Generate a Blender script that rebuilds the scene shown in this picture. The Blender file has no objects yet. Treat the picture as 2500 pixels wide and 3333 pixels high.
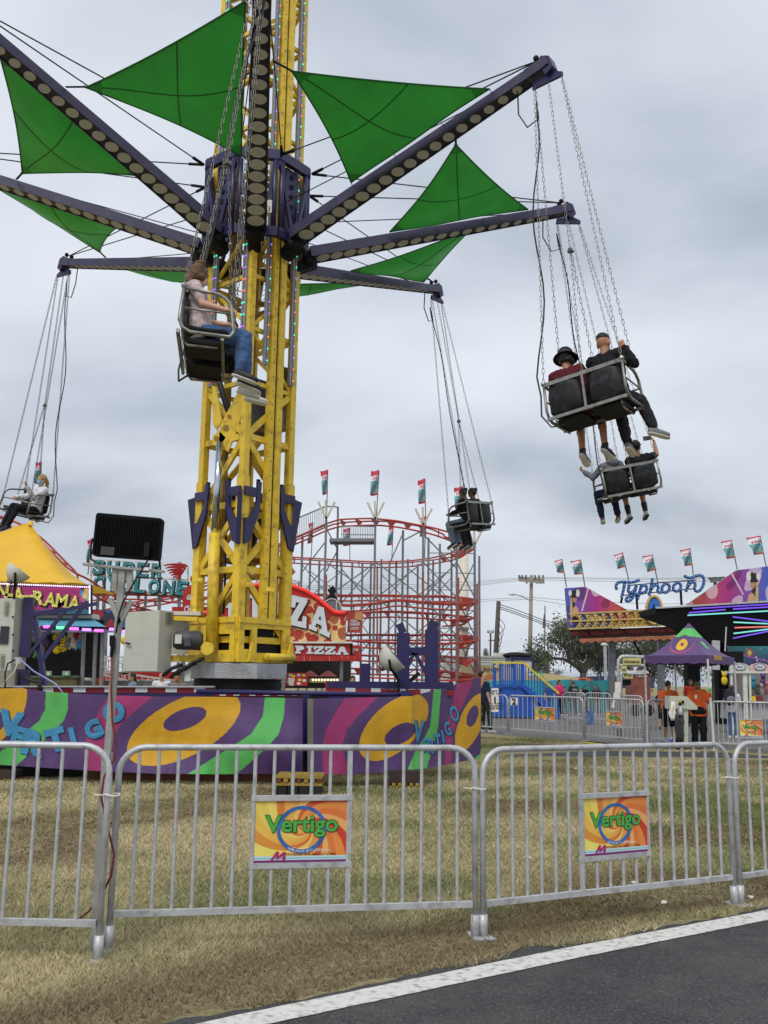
import bpy, math, random
import numpy as np
from mathutils import Vector, Matrix

scene = bpy.context.scene
COL = scene.collection
random.seed(7)
rng = np.random.default_rng(7)

# ------------------------------------------------------------------ camera
FPX, CXP, CYP, CAMH, HOR, ROLL = 3120.0, 1250.0, 1666.5, 1.5, 2215.0, 0.0145
PITCH = math.atan2(HOR - CYP, FPX)
_fw = np.array([0, math.cos(PITCH), math.sin(PITCH)])
_rt = np.array([1.0, 0, 0])
_up = np.cross(_rt, _fw)
_ix = _rt * math.cos(ROLL) + _up * math.sin(ROLL)
_iy = _up * math.cos(ROLL) - _rt * math.sin(ROLL)
cam_data = bpy.data.cameras.new("camera")
cam_data.sensor_fit = 'VERTICAL'
cam_data.sensor_height = 24.0
cam_data.lens = FPX / 3333.0 * 24.0
cam_data.clip_start = 0.05
cam_data.clip_end = 5000
camo = bpy.data.objects.new("camera", cam_data)
COL.objects.link(camo)
camo.matrix_world = Matrix(((_ix[0], _iy[0], -_fw[0], 0), (_ix[1], _iy[1], -_fw[1], 0),
                            (_ix[2], _iy[2], -_fw[2], CAMH), (0, 0, 0, 1)))
scene.camera = camo

# ------------------------------------------------------------------ world: overcast sky
SUN_EL, SUN_AZ = math.radians(52), math.radians(200)
world = bpy.data.worlds.new("World")
scene.world = world
world.use_nodes = True
nt = world.node_tree
nt.nodes.clear()
def wn(t, **kw):
    n = nt.nodes.new(t)
    for k, v in kw.items():
        setattr(n, k, v)
    return n
wl = nt.links.new
sky = wn("ShaderNodeTexSky", sky_type='NISHITA', sun_disc=False)
sky.sun_elevation = SUN_EL
sky.sun_rotation = SUN_AZ
sky.air_density = 1.5
sky.dust_density = 3.0
tc = wn("ShaderNodeTexCoord")
sep = wn("ShaderNodeSeparateXYZ")
wl(tc.outputs['Generated'], sep.inputs[0])
zc = wn("ShaderNodeMath", operation='MAXIMUM'); wl(sep.outputs['Z'], zc.inputs[0]); zc.inputs[1].default_value = 0.0
za = wn("ShaderNodeMath", operation='ADD'); wl(zc.outputs[0], za.inputs[0]); za.inputs[1].default_value = 0.30
dx = wn("ShaderNodeMath", operation='DIVIDE'); wl(sep.outputs['X'], dx.inputs[0]); wl(za.outputs[0], dx.inputs[1])
dy = wn("ShaderNodeMath", operation='DIVIDE'); wl(sep.outputs['Y'], dy.inputs[0]); wl(za.outputs[0], dy.inputs[1])
cmb = wn("ShaderNodeCombineXYZ"); wl(dx.outputs[0], cmb.inputs[0]); wl(dy.outputs[0], cmb.inputs[1])
n1 = wn("ShaderNodeTexNoise"); n1.inputs['Scale'].default_value = 1.15; n1.inputs['Detail'].default_value = 7; n1.inputs['Roughness'].default_value = 0.46; n1.inputs['Distortion'].default_value = 0.25
mpw = wn("ShaderNodeMapping"); mpw.inputs['Location'].default_value = (2.3, 6.1, 0.0); mpw.inputs['Scale'].default_value = (1.0, 1.25, 1.0)
wl(cmb.outputs[0], mpw.inputs[0]); wl(mpw.outputs[0], n1.inputs['Vector'])
rmp = wn("ShaderNodeValToRGB")
els = rmp.color_ramp.elements
els[0].position = 0.34; els[0].color = (0.385, 0.43, 0.50, 1)
els[1].position = 0.64; els[1].color = (0.735, 0.775, 0.835, 1)
e = els.new(0.48); e.color = (0.585, 0.635, 0.71, 1)
wl(n1.outputs['Fac'], rmp.inputs[0])
bg1 = wn("ShaderNodeBackground"); wl(sky.outputs[0], bg1.inputs[0]); bg1.inputs[1].default_value = 0.1
bg2 = wn("ShaderNodeBackground"); wl(rmp.outputs[0], bg2.inputs[0]); bg2.inputs[1].default_value = 1.0
mixw = wn("ShaderNodeMixShader"); mixw.inputs[0].default_value = 0.93
wl(bg1.outputs[0], mixw.inputs[1]); wl(bg2.outputs[0], mixw.inputs[2])
wo = wn("ShaderNodeOutputWorld"); wl(mixw.outputs[0], wo.inputs[0])

# ------------------------------------------------------------------ sun behind the cloud
sd = bpy.data.lights.new("sun", 'SUN')
sd.energy = 1.4
sd.angle = math.radians(22)
sd.color = (1.0, 0.97, 0.92)
so = bpy.data.objects.new("sun", sd)
COL.objects.link(so)
_d = Vector((math.sin(SUN_AZ) * math.cos(SUN_EL), math.cos(SUN_AZ) * math.cos(SUN_EL), math.sin(SUN_EL)))
so.rotation_euler = (-_d).to_track_quat('-Z', 'Y').to_euler()
so.location = _d * 60

scene.view_settings.view_transform = 'Standard'
scene.view_settings.look = 'None'
scene.view_settings.exposure = 0.2
scene.view_settings.gamma = 1.0
scene.view_settings.use_curve_mapping = False

# ------------------------------------------------------------------ helpers
CAMP = np.array([0, 0, CAMH])
def V(*a):
    return np.array(a if len(a) > 1 else a[0], float)
def ray(px, py):
    return _fw + _ix * (px - CXP) / FPX - _iy * (py - CYP) / FPX
def at(px, py, Y):
    "real point at distance Y in front that the photo shows at (px, py)"
    r = ray(px, py)
    return CAMP + r * (Y / r[1])
def ground(px, py, z=0.0):
    r = ray(px, py)
    return CAMP + r * ((z - CAMH) / r[2])
def on_plane(px, py, p0, d):
    "hit of the view ray with the vertical plane through p0 along d -> (along, height)"
    r = ray(px, py)
    d = V(d) / np.linalg.norm(d)
    n = np.array([-d[1], d[0], 0])
    t = ((V(p0) - CAMP) @ n) / (r @ n)
    h = CAMP + r * t
    return (h - V(p0)) @ d, h[2]
def unit(v):
    v = V(v); return v / max(np.linalg.norm(v), 1e-9)
def lin(r, g, b):
    f = lambda c: (c / 255 / 12.92) if c / 255 <= 0.04045 else ((c / 255 + 0.055) / 1.055) ** 2.4
    return (f(r), f(g), f(b))

MATS = {}
def mat(name, col=None, rough=0.5, metal=0.0, var=0.12, scale=6.0, bump=0.0, bscale=40.0, spec=0.5,
        dirt=None, dirt_amt=0.35, dirt_scale=3.0, emit=None, estr=1.0, attr=None, trans=0.0, alpha=1.0):
    if name in MATS:
        return MATS[name]
    m = bpy.data.materials.new(name)
    m.use_nodes = True
    t = m.node_tree
    b = t.nodes['Principled BSDF']
    L = t.links.new
    def N(ty, **kw):
        n = t.nodes.new(ty)
        for k, v in kw.items(): setattr(n, k, v)
        return n
    coord = N("ShaderNodeTexCoord")
    def noise(s, det=4):
        n = N("ShaderNodeTexNoise"); n.inputs['Scale'].default_value = s; n.inputs['Detail'].default_value = det
        L(coord.outputs['Object'], n.inputs['Vector']); return n
    def mix(a, bb, fac, bt='MIX'):
        n = N("ShaderNodeMix", data_type='RGBA', blend_type=bt)
        for sock, v in ((n.inputs[0], fac), (n.inputs[6], a), (n.inputs[7], bb)):
            if hasattr(v, 'is_linked'): L(v, sock)
            elif isinstance(v, (int, float)): sock.default_value = v
            else: sock.default_value = (*v, 1)
        return n.outputs[2]
    if attr:
        a = N("ShaderNodeAttribute", attribute_name=attr); base = a.outputs['Color']
    else:
        base = col
    ns = noise(scale)
    mr = N("ShaderNodeMapRange"); L(ns.outputs['Fac'], mr.inputs[0])
    mr.inputs[1].default_value = 0.3; mr.inputs[2].default_value = 0.7
    mr.inputs[3].default_value = 1 - var; mr.inputs[4].default_value = 1 + var
    cc = N("ShaderNodeCombineColor")
    for i in range(3): L(mr.outputs[0], cc.inputs[i])
    out = mix(base, cc.outputs[0], 1.0, 'MULTIPLY')
    if dirt:
        nd = noise(dirt_scale, 7)
        dr = N("ShaderNodeMapRange"); L(nd.outputs['Fac'], dr.inputs[0])
        dr.inputs[1].default_value = 0.5; dr.inputs[2].default_value = 0.72
        dr.inputs[3].default_value = 0; dr.inputs[4].default_value = dirt_amt
        out = mix(out, dirt, dr.outputs[0])
    L(out, b.inputs['Base Color'])
    b.inputs['Roughness'].default_value = rough
    b.inputs['Metallic'].default_value = metal
    b.inputs['Specular IOR Level'].default_value = spec
    b.inputs['Alpha'].default_value = alpha
    if bump:
        nb = noise(bscale, 5)
        bp = N("ShaderNodeBump"); bp.inputs['Strength'].default_value = bump; bp.inputs['Distance'].default_value = 0.02
        L(nb.outputs['Fac'], bp.inputs['Height']); L(bp.outputs[0], b.inputs['Normal'])
    if emit:
        b.inputs['Emission Color'].default_value = (*emit, 1); b.inputs['Emission Strength'].default_value = estr
    if trans:
        tl = N("ShaderNodeBsdfTranslucent"); L(out, tl.inputs[0])
        mx = N("ShaderNodeMixShader"); mx.inputs[0].default_value = trans
        L(b.outputs[0], mx.inputs[1]); L(tl.outputs[0], mx.inputs[2])
        L(mx.outputs[0], t.nodes['Material Output'].inputs[0])
    MATS[name] = m
    return m

WM = {}   # world matrix of every object made here
def link(o, M=None):
    COL.objects.link(o); WM[o.name] = M if M is not None else Matrix.Identity(4); return o
def tag(o, label, cat, group=None):
    o['label'] = label; o['category'] = cat
    if group: o['group'] = group
    return o
def thing(name, label, cat, loc=(0, 0, 0), group=None, M=None):
    o = bpy.data.objects.new(name, None)
    M = M if M is not None else Matrix.Translation(Vector([float(c) for c in loc]))
    o.empty_display_size = 0.1
    o.matrix_world = M
    link(o, M)
    return tag(o, label, cat, group)
def copy_tree(o, M=None, parent=None):
    c = o.copy(); COL.objects.link(c)
    if parent is not None:
        c.parent = parent; WM[c.name] = WM[parent.name]
    else:
        c.matrix_world = M; WM[c.name] = M
    for ch in list(o.children):
        if ch.name in WM: copy_tree(ch, None, c)
    return c

TEXT = {}
def text_geo(body, bold=0.0, shear=0.0, extrude=0.02, spacing=1.0):
    "letters of unit height as vertices and faces, left edge at x=0"
    key = (body, bold, shear, extrude, spacing)
    if key in TEXT: return TEXT[key]
    cu = bpy.data.curves.new("t", 'FONT'); cu.body = body
    cu.offset = bold; cu.shear = shear; cu.extrude = extrude; cu.resolution_u = 3; cu.space_character = spacing
    ob = bpy.data.objects.new("t", cu); COL.objects.link(ob)
    me = bpy.data.meshes.new_from_object(ob.evaluated_get(bpy.context.evaluated_depsgraph_get()))
    vs = np.array([v.co[:] for v in me.vertices]) if len(me.vertices) else np.zeros((0, 3))
    fs = [tuple(p.vertices) for p in me.polygons]
    bpy.data.objects.remove(ob); bpy.data.curves.remove(cu); bpy.data.meshes.remove(me)
    TEXT[key] = (vs, fs)
    return TEXT[key]

class MB:
    "collects geometry; build() makes it one mesh object"
    def __init__(s): s.v = []; s.f = []
    def add(s, vs, fs):
        o = len(s.v); s.v += [tuple(map(float, x)) for x in vs]; s.f += [tuple(i + o for i in f) for f in fs]; return s
    def box(s, c, size, rz=0.0, R=None):
        hx, hy, hz = [a / 2 for a in size]
        P = np.array([(x, y, z) for x in (-hx, hx) for y in (-hy, hy) for z in (-hz, hz)])
        if R is not None: P = P @ np.array(R).T
        elif rz:
            ca, sa = math.cos(rz), math.sin(rz); P = P @ np.array([[ca, sa, 0], [-sa, ca, 0], [0, 0, 1]])
        return s.add(P + V(c), [(0, 1, 3, 2), (4, 6, 7, 5), (0, 4, 5, 1), (2, 3, 7, 6), (0, 2, 6, 4), (1, 5, 7, 3)])
    def beam(s, p, q, w, h, up=(0, 0, 1), w2=None, h2=None):
        p, q = V(p), V(q); d = unit(q - p); up = V(up)
        sx = np.cross(d, up)
        if np.linalg.norm(sx) < 1e-3: sx = np.cross(d, V(0, 1, 0))
        sx = unit(sx); u = np.cross(sx, d)
        w2 = w2 or w; h2 = h2 or h
        vs = []
        for c, ww, hh in ((p, w, h), (q, w2, h2)):
            for a, b in ((-1, -1), (1, -1), (1, 1), (-1, 1)):
                vs.append(c + sx * a * ww / 2 + u * b * hh / 2)
        return s.add(vs, [(3, 2, 1, 0), (4, 5, 6, 7), (0, 1, 5, 4), (1, 2, 6, 5), (2, 3, 7, 6), (3, 0, 4, 7)])
    def tube(s, pts, r, n=8, closed=False, caps=True, flat=None, xax=None):
        "round (or elliptic: r given as (rx, ry) pairs with xax) tube through points"
        P = [V(p) for p in pts]; k = len(P)
        rs = r if isinstance(r, (list, tuple)) else [r] * k
        T = []
        for i in range(k):
            a = P[(i - 1) % k] if (closed or i > 0) else P[0]
            b = P[(i + 1) % k] if (closed or i < k - 1) else P[-1]
            T.append(unit(b - a))
        ref = V(xax) if xax is not None else (V(0, 0, 1) if abs(T[0][2]) < 0.9 else V(1, 0, 0))
        vs = []
        for i in range(k):
            x = ref - T[i] * (ref @ T[i]); x = unit(x); y = np.cross(T[i], x)
            if xax is None: ref = x
            rx, ry = rs[i] if isinstance(rs[i], (tuple, list)) else (rs[i], rs[i])
            for j in range(n):
                a = 2 * math.pi * j / n + (math.pi / 4 if n == 4 else 0)
                vs.append(P[i] + x * rx * math.cos(a) + y * ry * math.sin(a))
        fs = []
        for i in range(k if closed else k - 1):
            i2 = (i + 1) % k
            for j in range(n):
                j2 = (j + 1) % n
                fs.append((i * n + j, i * n + j2, i2 * n + j2, i2 * n + j))
        if caps and not closed:
            fs.append(tuple(range(n - 1, -1, -1))); fs.append(tuple((k - 1) * n + j for j in range(n)))
        return s.add(vs, fs)
    def capsule(s, p, q, r1, r2, n=10):
        p, q = V(p), V(q); d = unit(q - p)
        pts = [p - d * r1 * .95, p - d * r1 * .6, p, q, q + d * r2 * .6, q + d * r2 * .95]
        return s.tube(pts, [r1 * .25, r1 * .8, r1, r2, r2 * .8, r2 * .25], n)
    def sphere(s, c, r, nu=12, nv=8, R=None):
        r = V(r) if hasattr(r, '__len__') else V(r, r, r)
        vs = []
        for i in range(nv + 1):
            th = math.pi * i / nv
            for j in range(nu):
                ph = 2 * math.pi * j / nu
                vs.append((math.sin(th) * math.cos(ph), math.sin(th) * math.sin(ph), math.cos(th)))
        vs = np.array(vs) * r
        if R is not None: vs = vs @ np.array(R).T
        fs = [(i * nu + j, (i + 1) * nu + j, (i + 1) * nu + (j + 1) % nu, i * nu + (j + 1) % nu) for i in range(nv) for j in range(nu)]
        return s.add(vs + V(c), fs)
    def lathe(s, prof, c, axis=(0, 0, 1), n=20):
        a = unit(axis); x = unit(np.cross(a, V(0, 1, 0) if abs(a[1]) < .9 else V(1, 0, 0))); y = np.cross(a, x)
        vs = [V(c) + a * z + (x * math.cos(2 * math.pi * j / n) + y * math.sin(2 * math.pi * j / n)) * r for r, z in prof for j in range(n)]
        fs = [(i * n + j, i * n + (j + 1) % n, (i + 1) * n + (j + 1) % n, (i + 1) * n + j) for i in range(len(prof) - 1) for j in range(n)]
        return s.add(vs, fs)
    def disc(s, c, nrm, r, t=0.01, n=16, r2=None, xax=None):
        a = unit(nrm)
        x = V(xax) if xax is not None else (V(0, 0, 1) if abs(a[2]) < .9 else V(1, 0, 0))
        x = unit(x - a * (x @ a)); y = np.cross(a, x); r2 = r2 or r
        ring = [x * r * math.cos(2 * math.pi * j / n) + y * r2 * math.sin(2 * math.pi * j / n) for j in range(n)]
        return s.prism([V(c) + p for p in ring], a * t)
    def prism(s, poly, ext):
        n = len(poly); ext = V(ext)
        vs = [V(p) for p in poly] + [V(p) + ext for p in poly]
        return s.add(vs, [tuple(range(n - 1, -1, -1)), tuple(range(n, 2 * n))] + [(i, (i + 1) % n, n + (i + 1) % n, n + i) for i in range(n)])
    def quad(s, a, b, c, d): return s.add([a, b, c, d], [(0, 1, 2, 3)])
    def text(s, body, o, ux, uy, size, bold=0.0, shear=0.0, depth=0.01, align='c', spacing=1.0, width=None):
        vs, fs = text_geo(body, bold, shear, 0.5, spacing)
        if not len(vs): return s
        w = vs[:, 0].max() - vs[:, 0].min()
        sx = size if width is None else width / w
        x0 = vs[:, 0].min() + (w / 2 if align == 'c' else 0)
        ux, uy = unit(ux), unit(uy); n = np.cross(ux, uy)
        P = V(o) + np.outer((vs[:, 0] - x0) * sx, ux) + np.outer(vs[:, 1] * size, uy) + np.outer((vs[:, 2] + 0.5) * depth, n)
        return s.add(P, fs)
    def chain(s, p, q, link=0.07, r=0.0055, w=0.016):
        p, q = V(p), V(q); d = q - p; Ln = np.linalg.norm(d); d = d / Ln
        k = max(2, int(Ln / link)); st = Ln / k
        a = unit(np.cross(d, V(0.3, 1, 0.2))); b = np.cross(d, a)
        for i in range(k):
            x = a if i % 2 else b; c = p + d * st * (i + .5); hl = st * .5 + r * 1.2
            y = np.cross(d, x)
            path = [c + d * (hl - w) * sy + x * w * cx if abs(cx) > .5 else c + d * hl * sy for sy, cx in ((-1, -1), (-1, 0), (-1, 1), (1, 1), (1, 0), (1, -1))]
            s.tube(path, r, 4, closed=True)
        return s
    def build(s, name, m, parent=None, smooth=False, kind=None, local=False, loc=None):
        me = bpy.data.meshes.new(name)
        vs = np.array(s.v, float).reshape(-1, 3)
        M = WM[parent.name] if parent is not None else (Matrix.Translation(Vector([float(c) for c in loc])) if loc is not None else Matrix.Identity(4))
        if not local and M != Matrix.Identity(4):
            Mi = np.array(M.inverted()); vs = vs @ Mi[:3, :3].T + Mi[:3, 3]
        me.from_pydata(vs.tolist(), [], s.f)
        if m is not None: me.materials.append(m if not isinstance(m, str) else MATS[m])
        if smooth: me.polygons.foreach_set('use_smooth', [True] * len(me.polygons))
        me.update()
        o = bpy.data.objects.new(name, me)
        if parent is not None: o.parent = parent
        else: o.matrix_world = M
        link(o, M)
        if kind: o['kind'] = kind
        return o
def share(src, name, parent, loc):
    "another piece with the same mesh, moved by loc inside its parent"
    o = bpy.data.objects.new(name, src.data); o.parent = parent
    o.location = Vector([float(c) for c in loc]); link(o, WM[parent.name]); return o

def sheet(name, pos, nu, nv, colfn, m, parent=None, smooth=True, local=False, thick=0.0):
    "printed sheet: pos(u,v)->xyz arrays, colfn(u,v)->rgb arrays (print colours), one colour per face"
    u = np.linspace(0, 1, nu + 1); v = np.linspace(0, 1, nv + 1)
    U, W = np.meshgrid(u, v); P = pos(U, W).reshape(-1, 3)
    if parent is not None and not local:
        Mi = np.array(WM[parent.name].inverted()); P = P @ Mi[:3, :3].T + Mi[:3, 3]
    i = np.arange(nu); j = np.arange(nv); I, J = np.meshgrid(i, j)
    a = (J * (nu + 1) + I).ravel(); F = np.stack([a, a + 1, a + nu + 2, a + nu + 1], 1)
    me = bpy.data.meshes.new(name)
    me.vertices.add(len(P)); me.vertices.foreach_set('co', P.ravel())
    me.loops.add(F.size); me.loops.foreach_set('vertex_index', F.ravel().astype(np.int32))
    me.polygons.add(len(F)); me.polygons.foreach_set('loop_start', np.arange(0, F.size, 4, dtype=np.int32))
    me.update(calc_edges=True)
    if smooth: me.polygons.foreach_set('use_smooth', [True] * len(F))
    uc = ((I + .5) / nu).ravel(); vc = ((J + .5) / nv).ravel()
    C = colfn(uc, vc)
    ca = me.color_attributes.new('print', 'FLOAT_COLOR', 'CORNER')
    full = np.ones((len(F), 4, 4), np.float32); full[:, :, :3] = C[:, None, :]
    ca.data.foreach_set('color', full.ravel())
    me.materials.append(m); me.validate()
    o = bpy.data.objects.new(name, me)
    if parent is not None: o.parent = parent
    link(o, WM[parent.name] if parent is not None else Matrix.Identity(4))
    if thick:
        md = o.modifiers.new('thickness', 'SOLIDIFY'); md.thickness = thick; md.offset = 1
    return o
def bilinear(a, b, c, d):
    "a,b,c,d = top-left, top-right, bottom-right, bottom-left; v=0 is the top"
    a, b, c, d = map(V, (a, b, c, d))
    return lambda U, W: (a * (1 - U[..., None]) * (1 - W[..., None]) + b * U[..., None] * (1 - W[..., None]) + c * U[..., None] * W[..., None] + d * (1 - U[..., None]) * W[..., None])
def lerp(a, b, t): return V(a) * (1 - t) + V(b) * t

# ------------------------------------------------------------------ materials
mat('galv', lin(192, 193, 195), rough=0.45, metal=0.25, var=0.10, scale=9, dirt=lin(95, 92, 86), dirt_amt=0.5, dirt_scale=14)
mat('galv_dark', lin(128, 131, 134), rough=0.5, metal=0.6, var=0.14, scale=5, dirt=lin(80, 76, 70), dirt_amt=0.5, dirt_scale=6)
mat('seat_frame', lin(150, 148, 142), rough=0.4, metal=0.7, var=0.15, scale=10, dirt=lin(70, 62, 52), dirt_amt=0.5, dirt_scale=12)
mat('chain', lin(104, 102, 96), rough=0.5, metal=0.6, var=0.2, scale=30)
mat('yellow', lin(236, 200, 58), rough=0.45, var=0.10, scale=2.5, dirt=lin(124, 92, 40), dirt_amt=0.6, dirt_scale=7, bump=0.05, bscale=12)
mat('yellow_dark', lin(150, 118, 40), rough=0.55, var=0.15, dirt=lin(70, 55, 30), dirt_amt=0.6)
mat('purple_paint', lin(44, 39, 84), rough=0.4, var=0.12, scale=4, dirt=lin(40, 34, 60), dirt_amt=0.5, dirt_scale=5)
mat('arm_paint', lin(56, 52, 82), rough=0.45, var=0.12, scale=3, dirt=lin(92, 84, 98), dirt_amt=0.4, dirt_scale=4)
mat('navy_panel', lin(24, 20, 44), rough=0.5, var=0.15, scale=5)
mat('lamp_disc', lin(182, 184, 182), rough=0.55, var=0.06, scale=20)
mat('black', lin(18, 18, 20), spec=.25, rough=0.6, var=0.2, scale=10)
mat('black_plastic', lin(30, 31, 34), spec=.3, rough=0.5, var=0.35, scale=7, dirt=lin(90, 92, 96), dirt_amt=0.3, dirt_scale=9)
mat('cable', lin(28, 28, 30), rough=0.6, var=0.1)
mat('steel', lin(190, 196, 205), rough=0.15, metal=1.0, var=0.05)
mat('white_paint', lin(214, 213, 204), rough=0.5, var=0.05, scale=3, dirt=lin(150, 145, 130), dirt_amt=0.35, dirt_scale=5)
mat('cabinet', lin(196, 196, 184), rough=0.5, var=0.04, scale=3, dirt=lin(150, 146, 130), dirt_amt=0.3, dirt_scale=2.5)
mat('cabinet_dark', lin(140, 138, 124), rough=0.55, var=0.06)
mat('red_paint', lin(176, 38, 36), rough=0.45, var=0.12, dirt=lin(110, 30, 28), dirt_amt=0.4)
mat('track_red', lin(182, 62, 50), rough=0.5, var=0.15, dirt=lin(120, 55, 45), dirt_amt=0.5)
mat('tape_red', lin(140, 22, 34), rough=0.35, var=0.08)
mat('tape_white', lin(205, 208, 212), rough=0.35, var=0.05)
mat('wood', lin(112, 62, 44), rough=0.7, var=0.25, scale=5, bump=0.2)
mat('rubber', lin(30, 29, 28), rough=0.8, var=0.2)
mat('orange_shirt', lin(226, 98, 32), rough=0.85, var=0.08, scale=12, bump=0.25, bscale=14)
mat('print', attr='print', rough=0.5, var=0.05, scale=6)
mat('cloth_print', attr='print', rough=0.62, var=0.12, scale=2.2, bump=0.9, bscale=3.5, dirt=lin(66, 52, 60), dirt_amt=0.22, dirt_scale=2.5)
# ================================================================== ground, road, grass
def wav(x, y, seed, freq, n=14):
    "smooth random field in about -1..1"
    r = np.random.default_rng(seed); z = np.zeros_like(x)
    for i in range(n):
        a = r.uniform(0, 2 * math.pi); f = freq * r.uniform(.5, 2.0)
        z = z + np.sin((x * math.cos(a) + y * math.sin(a)) * f + r.uniform(0, 6.28))
    return z / (n ** .5) / 1.2

def ground_material():
    m = bpy.data.materials.new('dry_lawn_soil'); m.use_nodes = True; t = m.node_tree; b = t.nodes['Principled BSDF']; L = t.links.new
    co = t.nodes.new("ShaderNodeTexCoord")
    def ns(s, d=6):
        n = t.nodes.new("ShaderNodeTexNoise"); n.inputs['Scale'].default_value = s; n.inputs['Detail'].default_value = d; n.inputs['Roughness'].default_value = .65
        L(co.outputs['Object'], n.inputs['Vector']); return n.outputs['Fac']
    def rp(f, stops):
        r = t.nodes.new("ShaderNodeValToRGB"); L(f, r.inputs[0]); e = r.color_ramp.elements
        e[0].position, e[0].color = stops[0][0], (*stops[0][1], 1); e[1].position, e[1].color = stops[-1][0], (*stops[-1][1], 1)
        for p, c in stops[1:-1]: k = e.new(p); k.color = (*c, 1)
        return r.outputs[0]
    big = rp(ns(0.35), [(.35, lin(110, 114, 76)), (.5, lin(152, 142, 106)), (.68, lin(168, 150, 118))])
    fine = rp(ns(28), [(.3, lin(82, 74, 56)), (.5, lin(150, 138, 104)), (.72, lin(196, 180, 142))])
    mx = t.nodes.new("ShaderNodeMix"); mx.data_type = 'RGBA'; mx.inputs[0].default_value = .55; L(big, mx.inputs[6]); L(fine, mx.inputs[7])
    L(mx.outputs[2], b.inputs['Base Color']); b.inputs['Roughness'].default_value = 1; b.inputs['Specular IOR Level'].default_value = .1
    bp = t.nodes.new("ShaderNodeBump"); bp.inputs['Strength'].default_value = .8; bp.inputs['Distance'].default_value = .03; L(ns(45), bp.inputs['Height']); L(bp.outputs[0], b.inputs['Normal'])
    return m
def asphalt_material(name, c, worn):
    m = bpy.data.materials.new(name); m.use_nodes = True; t = m.node_tree; b = t.nodes['Principled BSDF']; L = t.links.new
    co = t.nodes.new("ShaderNodeTexCoord")
    def ns(s, d=6):
        n = t.nodes.new("ShaderNodeTexNoise"); n.inputs['Scale'].default_value = s; n.inputs['Detail'].default_value = d; n.inputs['Roughness'].default_value = .7
        L(co.outputs['Object'], n.inputs['Vector']); return n.outputs['Fac']
    r1 = t.nodes.new("ShaderNodeValToRGB"); L(ns(70, 4), r1.inputs[0]); e = r1.color_ramp.elements
    e[0].position, e[0].color = .34, (*[x * .4 for x in c], 1); e[1].position, e[1].color = .72, (*[min(1, x * 3.0) for x in c], 1); k = e.new(.55); k.color = (*c, 1)
    r2 = t.nodes.new("ShaderNodeValToRGB"); L(ns(1.3, 8), r2.inputs[0]); e = r2.color_ramp.elements
    e[0].position, e[0].color = .42, (0, 0, 0, 1); e[1].position, e[1].color = .75, (.6, .6, .6, 1)
    mx = t.nodes.new("ShaderNodeMix"); mx.data_type = 'RGBA'; L(r2.outputs[0], mx.inputs[0]); L(r1.outputs[0], mx.inputs[6]); mx.inputs[7].default_value = (*worn, 1)
    L(mx.outputs[2], b.inputs['Base Color']); b.inputs['Roughness'].default_value = .85; b.inputs['Specular IOR Level'].default_value = .3
    bp = t.nodes.new("ShaderNodeBump"); bp.inputs['Strength'].default_value = .6; bp.inputs['Distance'].default_value = .006; L(ns(160, 2), bp.inputs['Height']); L(bp.outputs[0], b.inputs['Normal'])
    return m
g = MB().quad((-400, -60, 0), (400, -60, 0), (400, 900, 0), (-400, 900, 0)).build('ground', ground_material(), kind='structure')
m_asph = asphalt_material('asphalt', lin(66, 66, 67), lin(100, 98, 95))
m_asph2 = asphalt_material('old_asphalt', lin(104, 102, 100), lin(128, 125, 120))

# white edge line of the near road, its two edges read off the photograph
top_e = [ground(x, y) for x, y in ((693, 3333), (1250, 3210), (1869, 3082), (2500, 2958))]
bot_e = [ground(x, y) for x, y in ((866, 3333), (1250, 3258), (1869, 3127), (2500, 3006))]
d0 = unit(top_e[1] - top_e[0]); d1 = unit(top_e[3] - top_e[2])
wid = float(abs((bot_e[1] - top_e[1]) @ V(d0[1], -d0[0], 0)))
def side(p, d, k): return p + V(d[1], -d[0], 0) * k
ctr = [lerp(a, b, .5) for a, b in zip(top_e, bot_e)]
ctr = [ctr[0] - d0 * 6] + ctr + [ctr[-1] + d1 * 8]
fine = []
for a, b in zip(ctr[:-1], ctr[1:]):
    k = max(2, int(np.linalg.norm(b - a) / .06))
    fine += [lerp(a, b, i / k) for i in range(k)]
fine.append(ctr[-1])
dirs = [unit(b - a) for a, b in zip(fine[:-1], fine[1:])]; dirs.append(dirs[-1])
mb = MB(); n = len(fine); dmean = unit(fine[-1] - fine[0])
for i, (p, d) in enumerate(zip(fine, dirs)):
    j = .012 * math.sin(i * 1.7) + random.uniform(-.01, .01)
    mb.v += [tuple(side(p, d, -.055 - .13 - j + .05 * math.sin(i * .13)) + V(0, 0, .004)), tuple(side(p, dmean, 14) + V(0, 0, .004))]
mb.f = [(2 * i, 2 * i + 1, 2 * i + 3, 2 * i + 2) for i in range(n - 1)]
mb.build('road', m_asph, kind='structure')
mb = MB()
for i, (p, d) in enumerate(zip(fine, dirs)):
    mb.v += [tuple(side(p, d, -wid / 2 + random.uniform(-.003, .003)) + V(0, 0, .008)), tuple(side(p, d, wid / 2 + random.uniform(-.003, .003)) + V(0, 0, .008))]
mb.f = [(2 * i, 2 * i + 1, 2 * i + 3, 2 * i + 2) for i in range(n - 1)]
mline = mat('line_paint', lin(214, 212, 206), rough=.7, var=.06, scale=14, dirt=lin(112, 110, 106), dirt_amt=.75, dirt_scale=22, bump=.2, bscale=120)
mb.build('edge_line', mline, kind='structure')
LINE_P, LINE_D = np.array(fine), np.array(dirs)
def off_road(x, y):
    "signed distance to the edge line, positive on the lawn side"
    k = np.searchsorted(LINE_P[:, 0] + LINE_P[:, 1], x + y).clip(0, n - 1)
    p, d = LINE_P[k], LINE_D[k]
    return -((x - p[:, 0]) * d[:, 1] - (y - p[:, 1]) * d[:, 0])

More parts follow.
